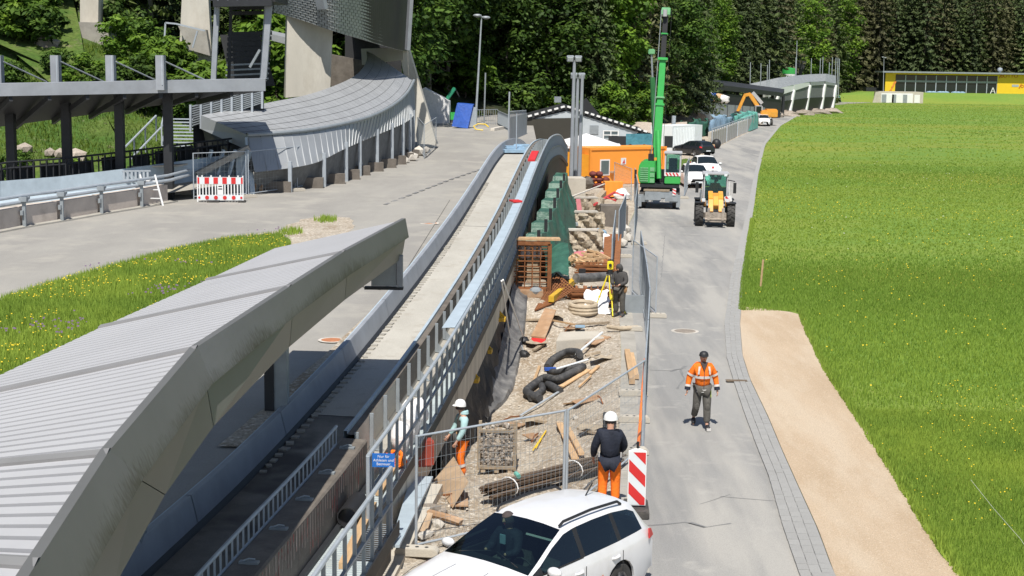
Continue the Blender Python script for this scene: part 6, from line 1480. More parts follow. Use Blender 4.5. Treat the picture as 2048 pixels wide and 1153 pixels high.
mb.grid(rows); one(mb, 'white_sheet', M['bag'], 'crumpled white sheet lying under the yellow tripod', 'sheet', smooth=True, angle=60)
# tripod with total station
tp = thing('survey_tripod', 'bright yellow survey tripod with a total station on top', 'tripod', G(1215,632))
top = Vector((.06,.2,1.36))
for a, l in ((math.radians(-75), .50), (math.radians(15), .62), (math.radians(165), .50)):
    ft = Vector((.02+l*math.cos(a), .15+l*math.sin(a), 0)); sd_ = Vector((-math.sin(a), math.cos(a), 0))*.055
    mb = MB(); tt = top+Vector((.08*math.cos(a), .08*math.sin(a), -.04)); mid = tt.lerp(ft, .55)
    for s in (1, -1): mb.bar(tt+sd_*s, mid+sd_*s, .032, .032)
    mb.bar(tt.lerp(ft, .42), ft, .036, .036); mb.bar(mid+sd_*1.3, mid-sd_*1.3, .05, .06); mb.build('leg', M['survey_yellow'], tp); MB().lathe([(.03,0),(.0,-.09)], 8, ft+Vector((0,0,.06))).build('spike', M['black'], tp)
MB().lathe([(.0,.05),(.12,.05),(.13,0),(.0,0)], 16, top).build('head', M['black'], tp)
MB().lathe([(.0,.1),(.08,.1),(.09,.0)], 12, top+Vector((0,0,.05))).build('tribrach', M['black'], tp)
mb = MB(); mb.box(top+Vector((0,0,.29)), (.20,.17,.30)); mb.build('instrument', M['survey_yellow'], tp, bevel=.03); MB().lathe([(.0,-.10),(.05,-.10),(.055,.06)], 12, top+Vector((0,-.03,.31)), axis='Y').build('lens', M['black'], tp); MB().box(top+Vector((0,0,.46)), (.16,.05,.05)).build('handle', M['black'], tp)
one(MB().box(G(1256,630)+Vector((.25,.4,.30)), (.85,.10,.60), -.05), 'steel_plate', M['steel_dull'], 'grey steel plate with a red edge standing behind the surveyor', 'plate'); one(MB().box(G(1256,630)+Vector((.70,.38,.30)), (.07,.12,.62)), 'red_batten', M['red'], 'red batten at the edge of the grey steel plate', 'batten')
one(MB().box(P(1219,838,z=.15), (.30,.26,.26)), 'instrument_case', M['black'], 'black instrument case beside the white helmet of the navy jacket man', 'case', bevel=.02)
for (a, b, l) in (((1003,562,39.5),(1021,688), 'thin white prop leaning on the railing, the shorter of the pair'), ((1006,560,40.0),(1048,682), 'thin white prop leaning on the railing, the longer of the pair')):
    one(MB().tube([P(a[0], a[1], Y=a[2]), sv(b[0], b[1], .05)], .025, 6), 'prop', M['white'], l, 'prop')
for i, (x, y, l) in enumerate([(1048,688,'black weight bag at the foot of the longer white prop'), (1048,716,'small black weight lying below the weight bag')]):
    one(MB().ball(sv(x, y, .10), (.17,.16,.13), 10, 6, .15), 'weight_bag', M['black'], l, 'weight bag', smooth=True)
one(MB().tube([sv(1046,700,.12), sv(1043,708,.25), sv(1050,716,.08)], .02, 5), 'strap', M['steel_dull'], 'grey strap between the two black weights', 'strap')
tr = MB().prism([P(1026,512,Y=50), P(1044,524,Y=50), P(1022,522,Y=50.3)], (0,.06,0)); one(tr, 'yellow_wedge', M['yellow'], 'yellow triangular flag at the rusty cage', 'flag')

# rebar cages and meshes
def bars(parent, pairs, w, nm='bar', m='rust'):
    me = unit_box(nm, M[m])
    for a, b in pairs: bar_piece(nm, me, parent, a, b, w, w)
q = S(1056,588); cg = thing('rebar_cage', 'tall rusty reinforcement cage standing against the green tarp', 'rebar cage', q, 0.0)
W_, D_, H_ = .66, .8, 1.75; pr = []
for x in (-W_, -.40, -.13, .13, .40, W_):
    for y in (-D_/2, D_/2): pr.append(((x,y,0),(x,y,H_)))
for z in [0.1+.18*k for k in range(10)]:
    pr += [((-W_,-D_/2,z),(W_,-D_/2,z)), ((-W_,D_/2,z),(W_,D_/2,z)), ((-W_,-D_/2,z),(-W_,D_/2,z)), ((W_,-D_/2,z),(W_,D_/2,z))]
bars(cg, pr, .034)
for x in (-W_-.05, W_+.05): MB().box((x,-D_/2,.88), (.13,.12,1.78)).build('side_bundle', M['rust'], cg)
MB().box((0,-D_/2,1.79), (1.45,.12,.13)).build('top_bundle', M['rust'], cg); MB().box((0,-.3,.12), (1.2,.3,.30)).build('base_bundle', M['rust'], cg)
for k in range(5): MB().tube([(-.42+.2*k,-.1,1.25),(-.42+.2*k,-.1,1.65)], .07, 8).build('spacer', M['sheet'], cg)
one(MB().box(q+Vector((0.1,-.2,1.92)), (1.9,.5,.07), .05), 'planks_on_cage', M['wood'], 'pale board lying on top of the rusty cage', 'board')
one(MB().box(q+Vector((-.05,-.55,.12)), (1.1,.7,.22)), 'rust_box', M['board_brown'], 'brown timber box at the foot of the rusty cage', 'box'); one(MB().ball(q+Vector((.25,-.75,.22)), (.22,.2,.14), 8, 6), 'grey_bundle', M['steel_dull'], 'small grey bundle in the brown timber box', 'bundle')
fn_ = thing('rebar_mat', 'fan-shaped rusty reinforcement mat leaning beside the yellow beam', 'rebar mat', S(1072,622), 0, world=True)
A_ = [S(1070,624)+Vector((0,0,.05)), S(1100,612)+Vector((0,0,.05)), S(1150,600)+Vector((0,0,.35)), S(1112,575)+Vector((0,0,.50))]
pr = []
for k in range(11):
    t = k/10; pr.append((A_[0].lerp(A_[1], t), A_[3].lerp(A_[2], t)))
for k in range(14):
    t = k/13; pr.append((A_[0].lerp(A_[3], t), A_[1].lerp(A_[2], t)))
pr += [(a+Vector((0.05,0.1,-.12)), b+Vector((0.05,.1,-.12))) for a, b in pr[:8]]
bars(fn_, pr, .04)
plank(S(1102,612)+Vector((0,0,.22)), S(1152,574)+Vector((0,0,.28)), .18, .2, 'yellow formwork beam lying by the rusty mats', 'formwork_yellow', 'formwork_beam')
for nm, (cx, cy), (wd, ht), l in (('a', (1185,606), (1.7,.5), 'pile of rusty reinforcement bars behind the tripod'), ('b', (1190,555), (1.4,.5), 'heap of rusty bars stacked above the grey roll')):
    q = S(cx, cy); pl_o = thing('rebar_pile', l, 'rebar pile', q); pr = []
    for k in range(34): z = random.uniform(.05, ht); y = random.uniform(-.5,.5); pr.append(((-wd/2+random.uniform(-.1,.1), y, z), (wd/2+random.uniform(-.1,.1), y+random.uniform(-.15,.15), z+random.uniform(-.05,.05))))
    for k in range(14): x = random.uniform(-wd/2, wd/2); pr.append(((x,-.5,random.uniform(0,.3)), (x+random.uniform(-.1,.1),.5,ht)))
    bars(pl_o, pr, .04); MB().box((0,.05,ht*.35), (wd*.9,.8,ht*.6)).build('pile_core', M['rust'], pl_o)
mb = MB().tube([S(1152,582)+Vector((0,0,.45)), S(1212,578)+Vector((0,0,.45))], .17, 10); one(mb, 'grey_roll', M['geo'], 'dark grey plastic roll lying on the rusty bars', 'roll', smooth=True)
mb = MB().prism([S(1205,562)+Vector((0,0,.2)), S(1212,562)+Vector((0,0,.2)), S(1220,500)+Vector((0,0,.7)), S(1208,500)+Vector((0,0,.7))], (.5,0,.02)); one(mb, 'rust_sheet', M['rust'], 'rusty steel sheet leaning under the edge-on fence panel', 'sheet')
q = S(1164,562); one(MB().box(q+Vector((0,0,.25)), (.25,.2,.4)), 'black_box', M['black'], 'small black box above the yellow beam', 'box')
# timber heap, bales, sacks
for i, (x, y, l) in enumerate([(1165,536,'ochre timber offcuts heaped below the white bags'), (1180,528,'second heap of ochre offcuts beside the rusty sheet')]):
    q = S(x, y); hp_ = thing('timber_heap', l, 'timber heap', q)
    me = unit_box('offcut', M['wood'])
    for k in range(26): c = Vector((random.uniform(-.6,.6), random.uniform(-.6,.6), random.uniform(.08,.45))); piece('offcut', me, hp_, Matrix.Translation(c) @ Matrix.Rotation(random.random()*3.1, 4, 'Z') @ Matrix.Rotation(random.uniform(-.4,.4), 4, 'X') @ Matrix.Diagonal((.10, random.uniform(.35,.8), .08, 1)))
for i, (x, y, w_, h_, l) in enumerate([(1165,505,1.7,.95,'lower dusty beige rubble block beside the pink film'), (1172,466,1.7,1.0,'middle dusty beige rubble block behind the lower one'), (1172,440,1.8,1.15,'rear dusty beige rubble block under the white board')]):
    q = S(x, y); bl_ = thing('rubble_block', l, 'block', q, 0.05*i)
    mb = MB(); n_ = 16
    mb.grid([[((t/n_-.5)*w_+.06*random.uniform(-1,1), -.5*(1-.25*(k/8)**2)+.10*random.uniform(-1,1)-.12*math.sin(t*1.1+k), h_*k/8) for k in range(9)]+[((t/n_-.5)*w_, .7, h_+.05*random.uniform(-1,1)), ((t/n_-.5)*w_, .75, 0)] for t in range(n_+1)])
    mb.poly([(-w_/2,-.45,0),(-w_/2,-.40,h_),(-w_/2,.7,h_),(-w_/2,.75,0)]); mb.poly([(w_/2,-.45,0),(w_/2,-.40,h_),(w_/2,.7,h_),(w_/2,.75,0)])
    mb.build('block', M['dusty'], bl_, smooth=True, angle=35); MB().box((random.uniform(-.2,.2),-.1,h_+.05), (w_*.75,.5,.07), .1).build('top_slab', M['stone_white'], bl_)
    for k in range(4): piece('stone', STN[4+k % 4], bl_, TRS((random.uniform(-.8,.8),-.65,.10), random.uniform(.10,.22), k, k))
q = S(1200,500); one(MB().ball(q+Vector((0,0,.35)), (.55,.45,.38), 14, 10, .06, .6), 'white_bulk_bag', M['bag'], 'white bulk bag beside the edge-on fence panel', 'bulk bag', smooth=True, angle=50); one(MB().ball(S(1196,478)+Vector((0,0,.2)), (.45,.4,.28), 10, 7, .15), 'blue_grey_bag', M['skytarp'], 'blue-grey bag behind the white bulk bag', 'bag', smooth=True)
q = S(1176,514); one(MB().ball(q+Vector((0,-.1,.10)), (.85,.4,.16), 12, 6, .15), 'pink_film', M['pink'], 'crumpled pink-red film in front of the sack bale', 'film', smooth=True)
one(MB().box(S(1140,470)+Vector((0,.2,.5)), (.75,.7,.12)), 'grey_tray', M['steel_dull'], 'pale grey tray standing at the edge of the green tarp', 'tray')
for i, (x, y, l) in enumerate([(1228,424,'red plastic tubes lying on the dark stack'), (1212,436,'red plastic tube sloping across the bale')]): one(MB().tube([S(x-24, y+8)+Vector((0,0,.9)), S(x, y)+Vector((0,0,1.1)), S(x+18, y+2)+Vector((0,0,1.0))], .075, 8), 'red_tube', M['redprint'], l, 'tube', smooth=True)
one(MB().box(S(1228,455)+Vector((0,.5,.55)), (1.4,1.2,1.1)), 'dark_stack', M['conc_dark'], 'dark wrapped stack behind the edge-on fence panel', 'stack'); 
for i, (x, y) in enumerate([(1240,478),(1252,468),(1244,496),(1256,484)]): o = bpy.data.objects.new('rubble', STN[4+i]); COL.objects.link(o); o.matrix_world = TRS(G(x, y)+Vector((0,0,.22)), .33, i); tag(o, ['pale rubble lump at the foot of the dark stack','highest pale rubble lump beside the fence','lowest pale rubble lump beside the fence','pale rubble lump nearest the road by the fence'][i], 'rubble')
plank(S(1140,440)+Vector((0,0,1.2)), S(1208,412)+Vector((0,0,1.3)), .12, .05, 'white board laid diagonally over the rear bale', 'stone_white', 'board')
# formwork covered by the stepped green tarp
gt_ = thing('covered_formwork', 'stepped formwork under a wrinkled dark green tarp beside the hump', 'covered formwork')
STP = [(1051,1082,486,468,51.0),(1062,1096,465,446,54),(1073,1105,441,424,57),(1082,1113,417,402,60),(1090,1119,396,383,63),(1097,1125,377,367,66.5),(1105,1131,362,353,70),(1110,1134,350,346,74)]
prof_ = []                                                 # rows of the stair profile: face bottom, face top, ...
for (x0, x1, yb, yt_, yy) in STP:
    prof_.append((P(x0, yb, Y=yy), P(x1, yb, Y=yy))); prof_.append((P(x0+1, yt_, Y=yy+.15), P(x1+1, yt_, Y=yy+.15)))
_g = [S(1112,552), S(1140,505), S(1152,445), S(1156,405), S(1160,372)]; GXR = lin([p.y for p in _g], [p.x for p in _g])
R2 = []
def tarp_row(a, b, k0):
    r = []; y = a.y
    r.append((a.x-.05, y+.1, -.6))
    for k in range(9):
        p = a.lerp(b, k/8); w_ = .10*(float(fbm(k*.9, y*1.3, 1.0, 5, 3))-.5); r.append((p.x, y+w_, p.z+w_*.5))
    gx = max(GXR(y), b.x+.8)
    for k in range(1, 17):
        u = k/16; z = (b.z-.2)*(1-u)**1.25+.2-.2*u; f = .26*math.sin(y*3.1+k*.55)*min(1,u*1.6)+.32*(float(fbm(y*1.6, k*.25, 1.0, 7, 3))-.5); r.append((b.x+(gx-b.x)*u**1.15+f*.5, y-.9*u*u+f*.6, z+f*.35*(1-u)))
    return r
for i in range(len(prof_)-1):
    (a, b), (c, d) = prof_[i], prof_[i+1]
    for f in ((0, .5) if i % 2 == 0 else (0, .33, .66)): R2.append(tarp_row(a.lerp(c, f), b.lerp(d, f), i))
R2.append(tarp_row(*prof_[-1], 0))
mb = MB().grid(R2); mb.build('tarpaulin', M['greentarp'], gt_, smooth=True, angle=35)
for i in range(0, 14, 2): b = prof_[i+1][1]; MB().bar(b+Vector((-.10,-.12,-.34)), b+Vector((-.10,-.10,.14)), .15, .12).build('post_end', M['black'], gt_)
for i in range(0, 12, 2): a, b = prof_[i+1]; MB().box(((a.x+b.x)/2, a.y+1.4, (a.z-.6)/2-.1), ((b.x-a.x)*.8, 2.2, max(.3, a.z+.3))).build('formwork_panel', M['wood_old'], gt_)
mb = MB(); rows3 = []
q0 = S(1085,556)
for i in range(10):
    r = []
    for k in range(8):
        t = i/9; u = k/7; p = P(1092+46*u, 556-8*u*(1-u)*4-70*t*(0.6+.4*u), Y=49.6+3.0*t); w_ = .1*(float(fbm(i*.8, k*.9, 1.0, 3))-.5); r.append((p.x+w_, p.y+w_+.5*math.sin(u*3), max(p.z+w_, -.7)))
    rows3.append(r)
mb.grid(rows3); one(mb, 'tarp_corner', M['greentarp'], 'loose corner of green tarp hanging down to the gravel', 'tarp', smooth=True, angle=50)
q = P(1128,362,Y=84); one(MB().box(q+Vector((.35,.8,-1.2)), (1.7,1.6,2.7), .1), 'concrete_block', M['conc_pale'], 'big pale concrete block below the hump behind the tarp', 'block', bevel=.03)
q = P(1152,400,Y=72); one(MB().prism([q, q+Vector((.22,0,0)), q+Vector((.45,-.3,-1.4)), q+Vector((.2,-.3,-1.5))], (.02,.5,0)), 'red_film', M['pink'], 'strip of red film hanging beside the green tarp', 'film')

# loose debris over the site
rd_ = random.Random(3); DL = ['broken timber offcut','rusty bar end','torn grey sheet scrap','flat brown board scrap']; zones = [((1085,700),'near the formwork board'),((1130,655),'above the concrete footing'),((1090,640),'beside the fan-shaped mat'),((1200,690),'beside the footing'),((1150,560),'below the ochre offcuts'),((1215,540),'by the edge-on fence'),((1145,500),'beside the lower bale'),((1150,430),'under the rear bale'),((1190,425),'in front of the dark stack'),((1215,398),'next to the orange skip'),((1175,395),'below the red bundles'),((1010,850),'beside the pit worker'),((1085,850),'beside the stone crate'),((1060,880),'right of the stone crate'),((1200,720),'on the bank below the footing'),((1190,800),'on the bank by the fence rail'),((1170,870),'beside the two planks'),((910,1000),'by the bent cardboard'),((1210,600),'behind the surveyor tripod')]
for k, ((px, py), wh) in enumerate(zones):
    for j in range(2):
        kind = (k+j*2) % 4; q = S(px+rd_.uniform(-16,16), py+rd_.uniform(-7,7)); a = rd_.random()*3.1; d = Vector((math.cos(a), math.sin(a), rd_.uniform(-.1,.2))); L_ = rd_.uniform(.35,.9)
        if kind == 0: one(MB().bar(q-d*L_*.5+Vector((0,0,.08)), q+d*L_*.5+Vector((0,0,.10)), .12, .06), 'offcut', M['wood_old'], DL[0]+' '+wh, 'offcut')
        elif kind == 1: one(MB().tube([q-d*L_*.6+Vector((0,0,.06)), q+Vector((0,.05,.12)), q+d*L_*.6+Vector((0,0,.09))], .022, 5), 'steel_bar', M['rust'], DL[1]+' '+wh, 'bar')
        elif kind == 2:
            mb = MB(); mb.grid([[q+Vector((i*.16-.3, t*.18-.3, .06+.12*rd_.random())) for t in range(4)] for i in range(5)]); one(mb, 'plastic_scrap', M['geo'] if k % 2 else M['sack'], (DL[2] if k % 2 else 'torn beige sack scrap')+' '+wh, 'scrap', smooth=True)
        else: one(MB().bar(q-d*L_*.5+Vector((0,0,.06)), q+d*L_*.5+Vector((0,0,.07)), .34, .025), 'board_scrap', M['board_brown'], DL[3]+' '+wh, 'board')
# ------------------------------------------------------------------ things along the old road
q = T(441,405); bz = thing('road_barrier', 'red and white slatted road barrier standing on the old road', 'barrier', q, 0.10)
BW, BH = 1.90, 1.08
for x in (-BW/2, BW/2): MB().box((x,0,BH/2+.03), (.05,.05,BH+.04)).build('end_post', M['white'], bz)
MB().box((0,0,.92), (BW,.045,.30)).build('top_panel', M['rwhite'], bz); MB().box((0,0,.20), (BW,.045,.22)).build('bottom_panel', M['rwhite'], bz)
for k in range(6):
    x = -.93+.372*k; w_ = .19 if 0 < k < 5 else .08; MB().box((x+(.02 if k == 0 else (-.02 if k == 5 else 0)),-.026,.92), (w_,.012,.27)).build('red_reflector', M['red'], bz, bevel=.004)
    MB().lathe([(.0,-.012),(.085 if 0 < k < 5 else .05,-.012),(.085 if 0 < k < 5 else .05,.0)], 12, (x+(.05 if k == 0 else (-.05 if k == 5 else 0)),-.024,.20), axis='Y').build('red_disc', M['red'], bz)
    if k < 5: MB().box((-.75+.375*k,0,1.10), (.06,.05,.08)).build('lug', M['white'], bz)
for k in range(14):
    if k in (6, 7): continue
    MB().box((-.86+.132*k,0,.54), (.05,.03,.50)).build('slat', M['white'], bz)
MB().box((.0,-.02,.54), (.25,.02,.44)).build('info_plate', M['white'], bz); 
for dz, w_ in ((.14,.15),(.03,.17)): MB().box((.0,-.033,.54+dz), (w_,.006,.045)).build('plate_print', M['ink'], bz)
MB().box((-.3,.05,.04), (.5,.4,.08)).build('foot', M['rubber'], bz); MB().box((.9,.05,.04), (.3,.4,.08)).build('foot', M['rubber'], bz)
FP = [T(x, y) for x, y in [(388,398),(497,392),(594,379),(664,361),(724,346),(787,321),(820,303)]]
fl = ['mesh fence panel behind the red and white barrier','mesh fence panel at the front corner of the curved track','second mesh fence panel along the curved track','third mesh fence panel along the curved track','fourth mesh fence panel along the curved track','last mesh fence panel along the curved track by the slanted leg']
for i in range(6): fence_panel(FP[i]+Vector((0.05,-.25,0)), FP[i+1]+Vector((-.05,-.25,0)), fl[i], group='mesh fence panels along the curved track', step=.2)
fence_panel(T(848,318), T(872,296), 'mesh fence panel standing at the slanted leg', group='mesh fence panels along the curved track', step=.2); fence_panel(T(835,300)+Vector((0,0,.1)), T(848,316), 'mesh fence panel behind the rubble at the slanted leg', group='mesh fence panels along the curved track', step=.2)
for i, (x, y, s) in enumerate([(822,322,.45),(838,312,.5),(852,306,.35),(812,326,.3)]): o = bpy.data.objects.new('rubble', STN[4+i % 4]); COL.objects.link(o); o.matrix_world = TRS(T(x, y)+Vector((0,0,s*.5)), s, i); tag(o, ['square rubble block at the foot of the slanted leg','biggest rubble block by the slanted leg','rubble block behind the mesh fence at the leg','small rubble block under the curved track end'][i], 'rubble')
for i, (x, y) in enumerate([(497,396),(595,383),(664,366),(724,350),(787,326)]): foot_block(T(x, y)+Vector((0,0,.0)), ['fence foot at the front corner of the curved track','fence foot between first and second panel along the curved track','fence foot under the slatted zinc skirt, halfway along','fence foot before the last two panels along the curved track','fence foot close to the rubble at the slanted leg'][i], 0.6)
for i in range(4): mb = MB().bar(T(505+i*14,388-i)+Vector((0,.3,0)), T(508+i*14,388-i)+Vector((0,.5,.9)), .14, .10); one(mb, 'timber_post', M['board_brown'], ['first','second','third','fourth'][i]+' brown timber post under the front corner of the curved track', 'post')
# tall lamp and thin poles
def lamp_post(x, y, ytop, label, heads=1, yy=None, z=None):
    b = T(x[0], y) if z is None else G(x[0], y, z); p = thing('lamp_post', label, 'lamp post', b, 0, world=True); t = P(x[1], ytop, Y=b.y)
    MB().tube([b, b.lerp(t, .5), t], .1, 8, rad=[.11,.085,.06]).build('pole', M['steel'], p, smooth=True)
    if heads:
        MB().tube([t+Vector((-.45,0,.06)), t+Vector((0,0,.1)), t+Vector((.5,0,-.05))], .045, 6).build('arm', M['steel_dull'], p)
        MB().ball(t+Vector((-.35,-.1,.18)), (.38,.25,.14), 10, 6).build('lamp_head', M['steel_dull'], p, smooth=True); MB().ball(t+Vector((.38,-.1,.02)), (.38,.25,.14), 10, 6).build('lamp_head', M['steel_dull'], p, smooth=True)
    return p
lamp_post((951,963), 247, 36, 'tall street lamp with double head at the end of the old road')
for (x0, x1, y, yt, l) in ((968,971,250,146,'thin brown pole right behind the tall street lamp'),(1017,1019,262,184,'thin grey pole at the guard fence near the hut')):
    b = T(x0, y); one(MB().tube([b, P(x1, yt, Y=b.y)], .07, 6), 'pole', M['steel_dull'] if x0 < 1000 else M['steel'], l, 'pole')
# floodlight masts between hut and orange container
for i, (x0, x1, yb, yt, yy, l, hd_) in enumerate([(1142,1149,345,122,86,'tallest floodlight mast with two lamps beside the orange container',1),(1150,1156,340,156,90,'middle floodlight mast half hidden behind the tallest one',1),(1158,1165,345,150,88,'floodlight mast without lamps nearest the orange container',0)]):
    b = P(x0, yb, Y=yy); b.z = 0.0; t = P(x1, yt, Y=yy); p = thing('floodlight_mast', l, 'mast', b, 0, 'floodlight masts by the hut', world=True); MB().tube([b, t], .12, 8, rad=[.14,.09]).build('pole', M['steel_blue'], p, smooth=True)
    if hd_:
        MB().bar(t+Vector((-.35,0,.0)), t+Vector((.35,0,.0)), .08).build('crossbar', M['steel_dull'], p)
        for s in (-.25, .22): MB().box(t+Vector((s,-.1,.12)), (.42,.22,.34), M=Matrix.Rotation(.5, 3, 'X')).build('floodlight', M['steel_dull'], p, bevel=.03); MB().box(t+Vector((s,-.22,.08)), (.32,.02,.24), M=Matrix.Rotation(.5, 3, 'X')).build('lens', M['rwhite'], p)
# white tent, green machine, blue tarp, guard fences
a = T(868,247); tn = thing('white_tent', 'white tent canopy with a pitched top at the forest edge', 'tent', a)
MB().prism([(-1.6,0,0),(1.3,0,0),(1.3,0,1.9),(-.9,0,3.0),(-1.6,0,2.5)], (0,2.6,0)).build('cover', M['bag'], tn)
a = T(894,247)+Vector((0,1.5,0)); gm = thing('green_machine', 'green excavator arm and body beside the white tent', 'excavator', a)
MB().box((.2,0,.55), (1.1,1.4,.7)).build('body', M['green'], gm, bevel=.08); mb = MB(); mb.bar((-.1,0,.8), (-.05,0,2.1), .35, .3); mb.bar((-.1,0,2.0), (.6,0,3.0), .38, .34); mb.build('arm', mat('teal_green_paint', (0.02,0.22,0.12), 0.5), gm, bevel=.05)
for k in range(2): MB().box((.1,-.5+k,.15), (1.3,.35,.32)).build('track', M['rubber'], gm, bevel=.08)
MB().bar((.6,0,3.0), (1.0,0,2.2), .1, .1).build('cylinder', M['steel_dark'], gm)
a = T(922,257); one(MB().prism([(-.75,0,.15),(.55,-.3,0),(.95,.1,1.9),(-.35,.3,2.0)], (.1,.5,.05)), 'blue_tarp', M['bluetarp'], 'bright blue tarp sheet standing tilted by the street lamp', 'tarp', at=(0,0,0)).location = a
o = one(MB().box((0,0,.8), (.5,.4,1.6)), 'grey_locker', M['steel'], 'grey sheet metal locker behind the blue tarp', 'locker', at=(0,0,0)); o.location = T(932,254)+Vector((.6,.4,0))
def guard(a, b, label, h=1.3, n=None, m='steel_dull', group='guard fences by the hut'):
    p = thing('guard_fence', label, 'fence', a, 0, group, world=True); L_ = (b-a).length; n = n or int(L_/.25); up = Vector((0,0,1)); me = unit_box('bar', M[m])
    for z in (h, .15): MB().tube([a+up*z, b+up*z], .03, 6).build('rail', M[m], p)
    for k in range(n+1): q = a.lerp(b, k/n); bar_piece('bar', me, p, q, q+up*h, .05 if k % 6 else .09, .03, up=(1,0,0))
    return p
guard(T(940,252), T(995,250), 'dark bar guard fence between the street lamp and the thin brown pole'); guard(T(995,250), T(1018,262), 'dark bar guard fence beside the thin grey pole', 1.2)
pA, pB = P(1016,292,Y=103), P(1051,284,Y=112); guard(pA, pB, 'tall grey bar fence on the edge beside the hut', 2.4, 26, 'steel')
MB_t = MB().prism([pA+Vector((.05,0.1,-.8)), pB+Vector((.05,0.1,-.8)), pB+Vector((.05,.1,2.2)), pA+Vector((.05,.1,2.0))], (.04,0,0)); one(MB_t, 'grey_screen', M['steel_blue'], 'grey sheet screen fixed behind the tall bar fence', 'screen')
mb = MB().bar(T(985,262)+Vector((0,0,.1)), T(1005,258)+Vector((0,0,.1)), .3, .2); one(mb, 'rubble_heap', M['stone_white'], 'low pale rubble heap at the foot of the guard fence', 'rubble')
one(MB().tube([T(962,262)+Vector((.6*math.cos(k),.3*math.sin(k),.3+.25*math.sin(k))) for k in (0,1,2,3,4,5)], .05, 6), 'yellow_hose', M['yellow'], 'loop of yellow hose by the guard fence', 'hose')

# ---- grey hut with tiled gable roof
hb = thing('grey_hut', 'grey-blue gable hut with a dark olive gate and pale roof edge', 'hut')
HY = 124.0
def H(x, y, dy=0): return P(x, y, Y=HY+dy)
w = [H(1050,262), H(1050,240), H(1134,221), H(1274,262), H(1274,330), H(1050,330)]
for p in (w[4], w[5]): p.z = -0.1
MB().prism([H(1050,242), H(1134,222), H(1274,264), Vector((w[4].x,HY,-.1)), Vector((w[5].x,HY,-.1))], (0,9,0)).build('wall', M['housewall'], hb)
g0, g1 = H(1050,238), H(1160,236); MB().prism([Vector((g0.x,HY-.06,-.05)), Vector((g1.x,HY-.06,-.05)), Vector((g1.x,HY-.06,g1.z)), Vector((g0.x,HY-.06,g0.z))], (0,.05,0)).build('gate', M['housedark'], hb)
r0, r1, r2 = H(1040,241), H(1132,216), H(1296,268)
for a, b in ((r0, r1), (r1, r2)):
    a2, b2 = a+Vector((0,-.12,0)), b+Vector((0,-.12,0)); MB().prism([a2, b2, b2+Vector((0,0,.12)), a2+Vector((0,0,.12))], (0,11,0)).build('roof', M['clad_dark'], hb)
    n = int((b-a).length/.52); d = (b-a)/n
    for k in range(n): c = a2+d*(k+.5)+Vector((0,-.03,.15)); MB().box(c, (d.x*.62,.22,.16), M=Matrix.Rotation(math.atan2(-d.z, d.x), 3, 'Y')).build('verge_tile', M['white'], hb)
    MB().prism([a2-Vector((0,0,.14)), b2-Vector((0,0,.14)), b2, a2], (0,.06,0)).build('verge_board', M['steel_dark'], hb)
wx0, wx1 = H(1207,262), H(1236,279)
MB().box(((wx0.x+wx1.x)/2, HY-.04, (wx0.z+wx1.z)/2), (wx1.x-wx0.x,.08,wx0.z-wx1.z)).build('window', M['window'], hb)
for x in (wx0.x, (wx0.x+wx1.x)/2, wx1.x): MB().box((x,HY-.09,(wx0.z+wx1.z)/2), (.09,.05,wx0.z-wx1.z+.1)).build('window_bar', M['white'], hb)
for z in (wx0.z, (wx0.z+wx1.z)/2, wx1.z): MB().box(((wx0.x+wx1.x)/2,HY-.085,z), (wx1.x-wx0.x,.05,.08)).build('window_bar', M['white'], hb)
v = H(1188,260); MB().box((v.x,HY-.03,v.z), (.75,.05,.75)).build('vent_panel', M['steel_dull'], hb)
MB().box((r1.x-.6, HY+4, r1.z+.6), (.6,.6,.5)).build('chimney', M['steel_dull'], hb)
c = H(1110,206); MB().prism([c+Vector((2,7,-.6)), c+Vector((4.4,7,-1.4)), c+Vector((3,7,.3))], (0,1,0)).build('roof_dormer', M['clad_dark'], hb)
guard(P(1166,292,Y=118), P(1232,292,Y=118), 'thin grey balustrade in front of the hut wall', .55, 12)
one(MB().box(P(1262,292,Y=116), (3.6,.3,1.5)), 'dark_stall', M['clad_dark'], 'dark stall front under the teal tarp beside the hut', 'stall')
mb = MB(); rows = [[P(1252+9*i, 268+(4*math.sin(i*1.9+k) if k else 0)+k*8, Y=114-k*.6+.2*math.sin(i*2.0)) for k in range(4)] for i in range(8)]; mb.grid(rows); one(mb, 'teal_awning', mat('dark_teal_tarp', (0.05,0.16,0.19), 0.5, var=.3, bump=.4, bscale=4), 'dark teal tarp awning between the hut and the crane boom', 'tarp', smooth=True)
mb = MB(); rows = [[P(1262+14*i, 246-2*math.sin(i)+k*7, Y=160-k*1.5) for k in range(4)] for i in range(9)]; mb.grid(rows); one(mb, 'pale_rubble_wall', M['stone'], 'pale strip of rubble wall behind the crane boom', 'wall')

# ---- orange site office and neighbours
oc = thing('site_office', 'bright orange container office with one white-framed window', 'container', None or (0,0,0)); oc.location = (0,0,0)
OA, OB_ = G(1178,372), G(1330,366); u = (OB_-OA).normalized(); n_ = Vector((-u.y, u.x, 0)); L_ = (OB_-OA).length
def O(t, z, d=0.0): return OA+u*t+Vector((0,0,z))-n_*d
MB().prism([O(0,0.05), O(L_,0.05), O(L_,2.62), O(0,2.62)], n_*2.4).build('shell', M['orange'], oc)
for z in (.12, 2.55): MB().bar(O(-.02,z,.02), O(L_+.02,z,.02), .08, .16).build('frame_rail', M['orange'], oc)
for t in (0.04, L_-.04): MB().bar(O(t,.05,.02), O(t,2.62,.02), .14, .08, up=(u.x,u.y,0)).build('corner_post', M['orange'], oc)
MB().bar(O(.9,1.25,.03), O(1.75,1.25,.03), .03, 1.12).build('window_frame', M['white'], oc); MB().bar(O(.99,1.25,.05), O(1.66,1.25,.05), .03, .94).build('window_pane', M['window'], oc)
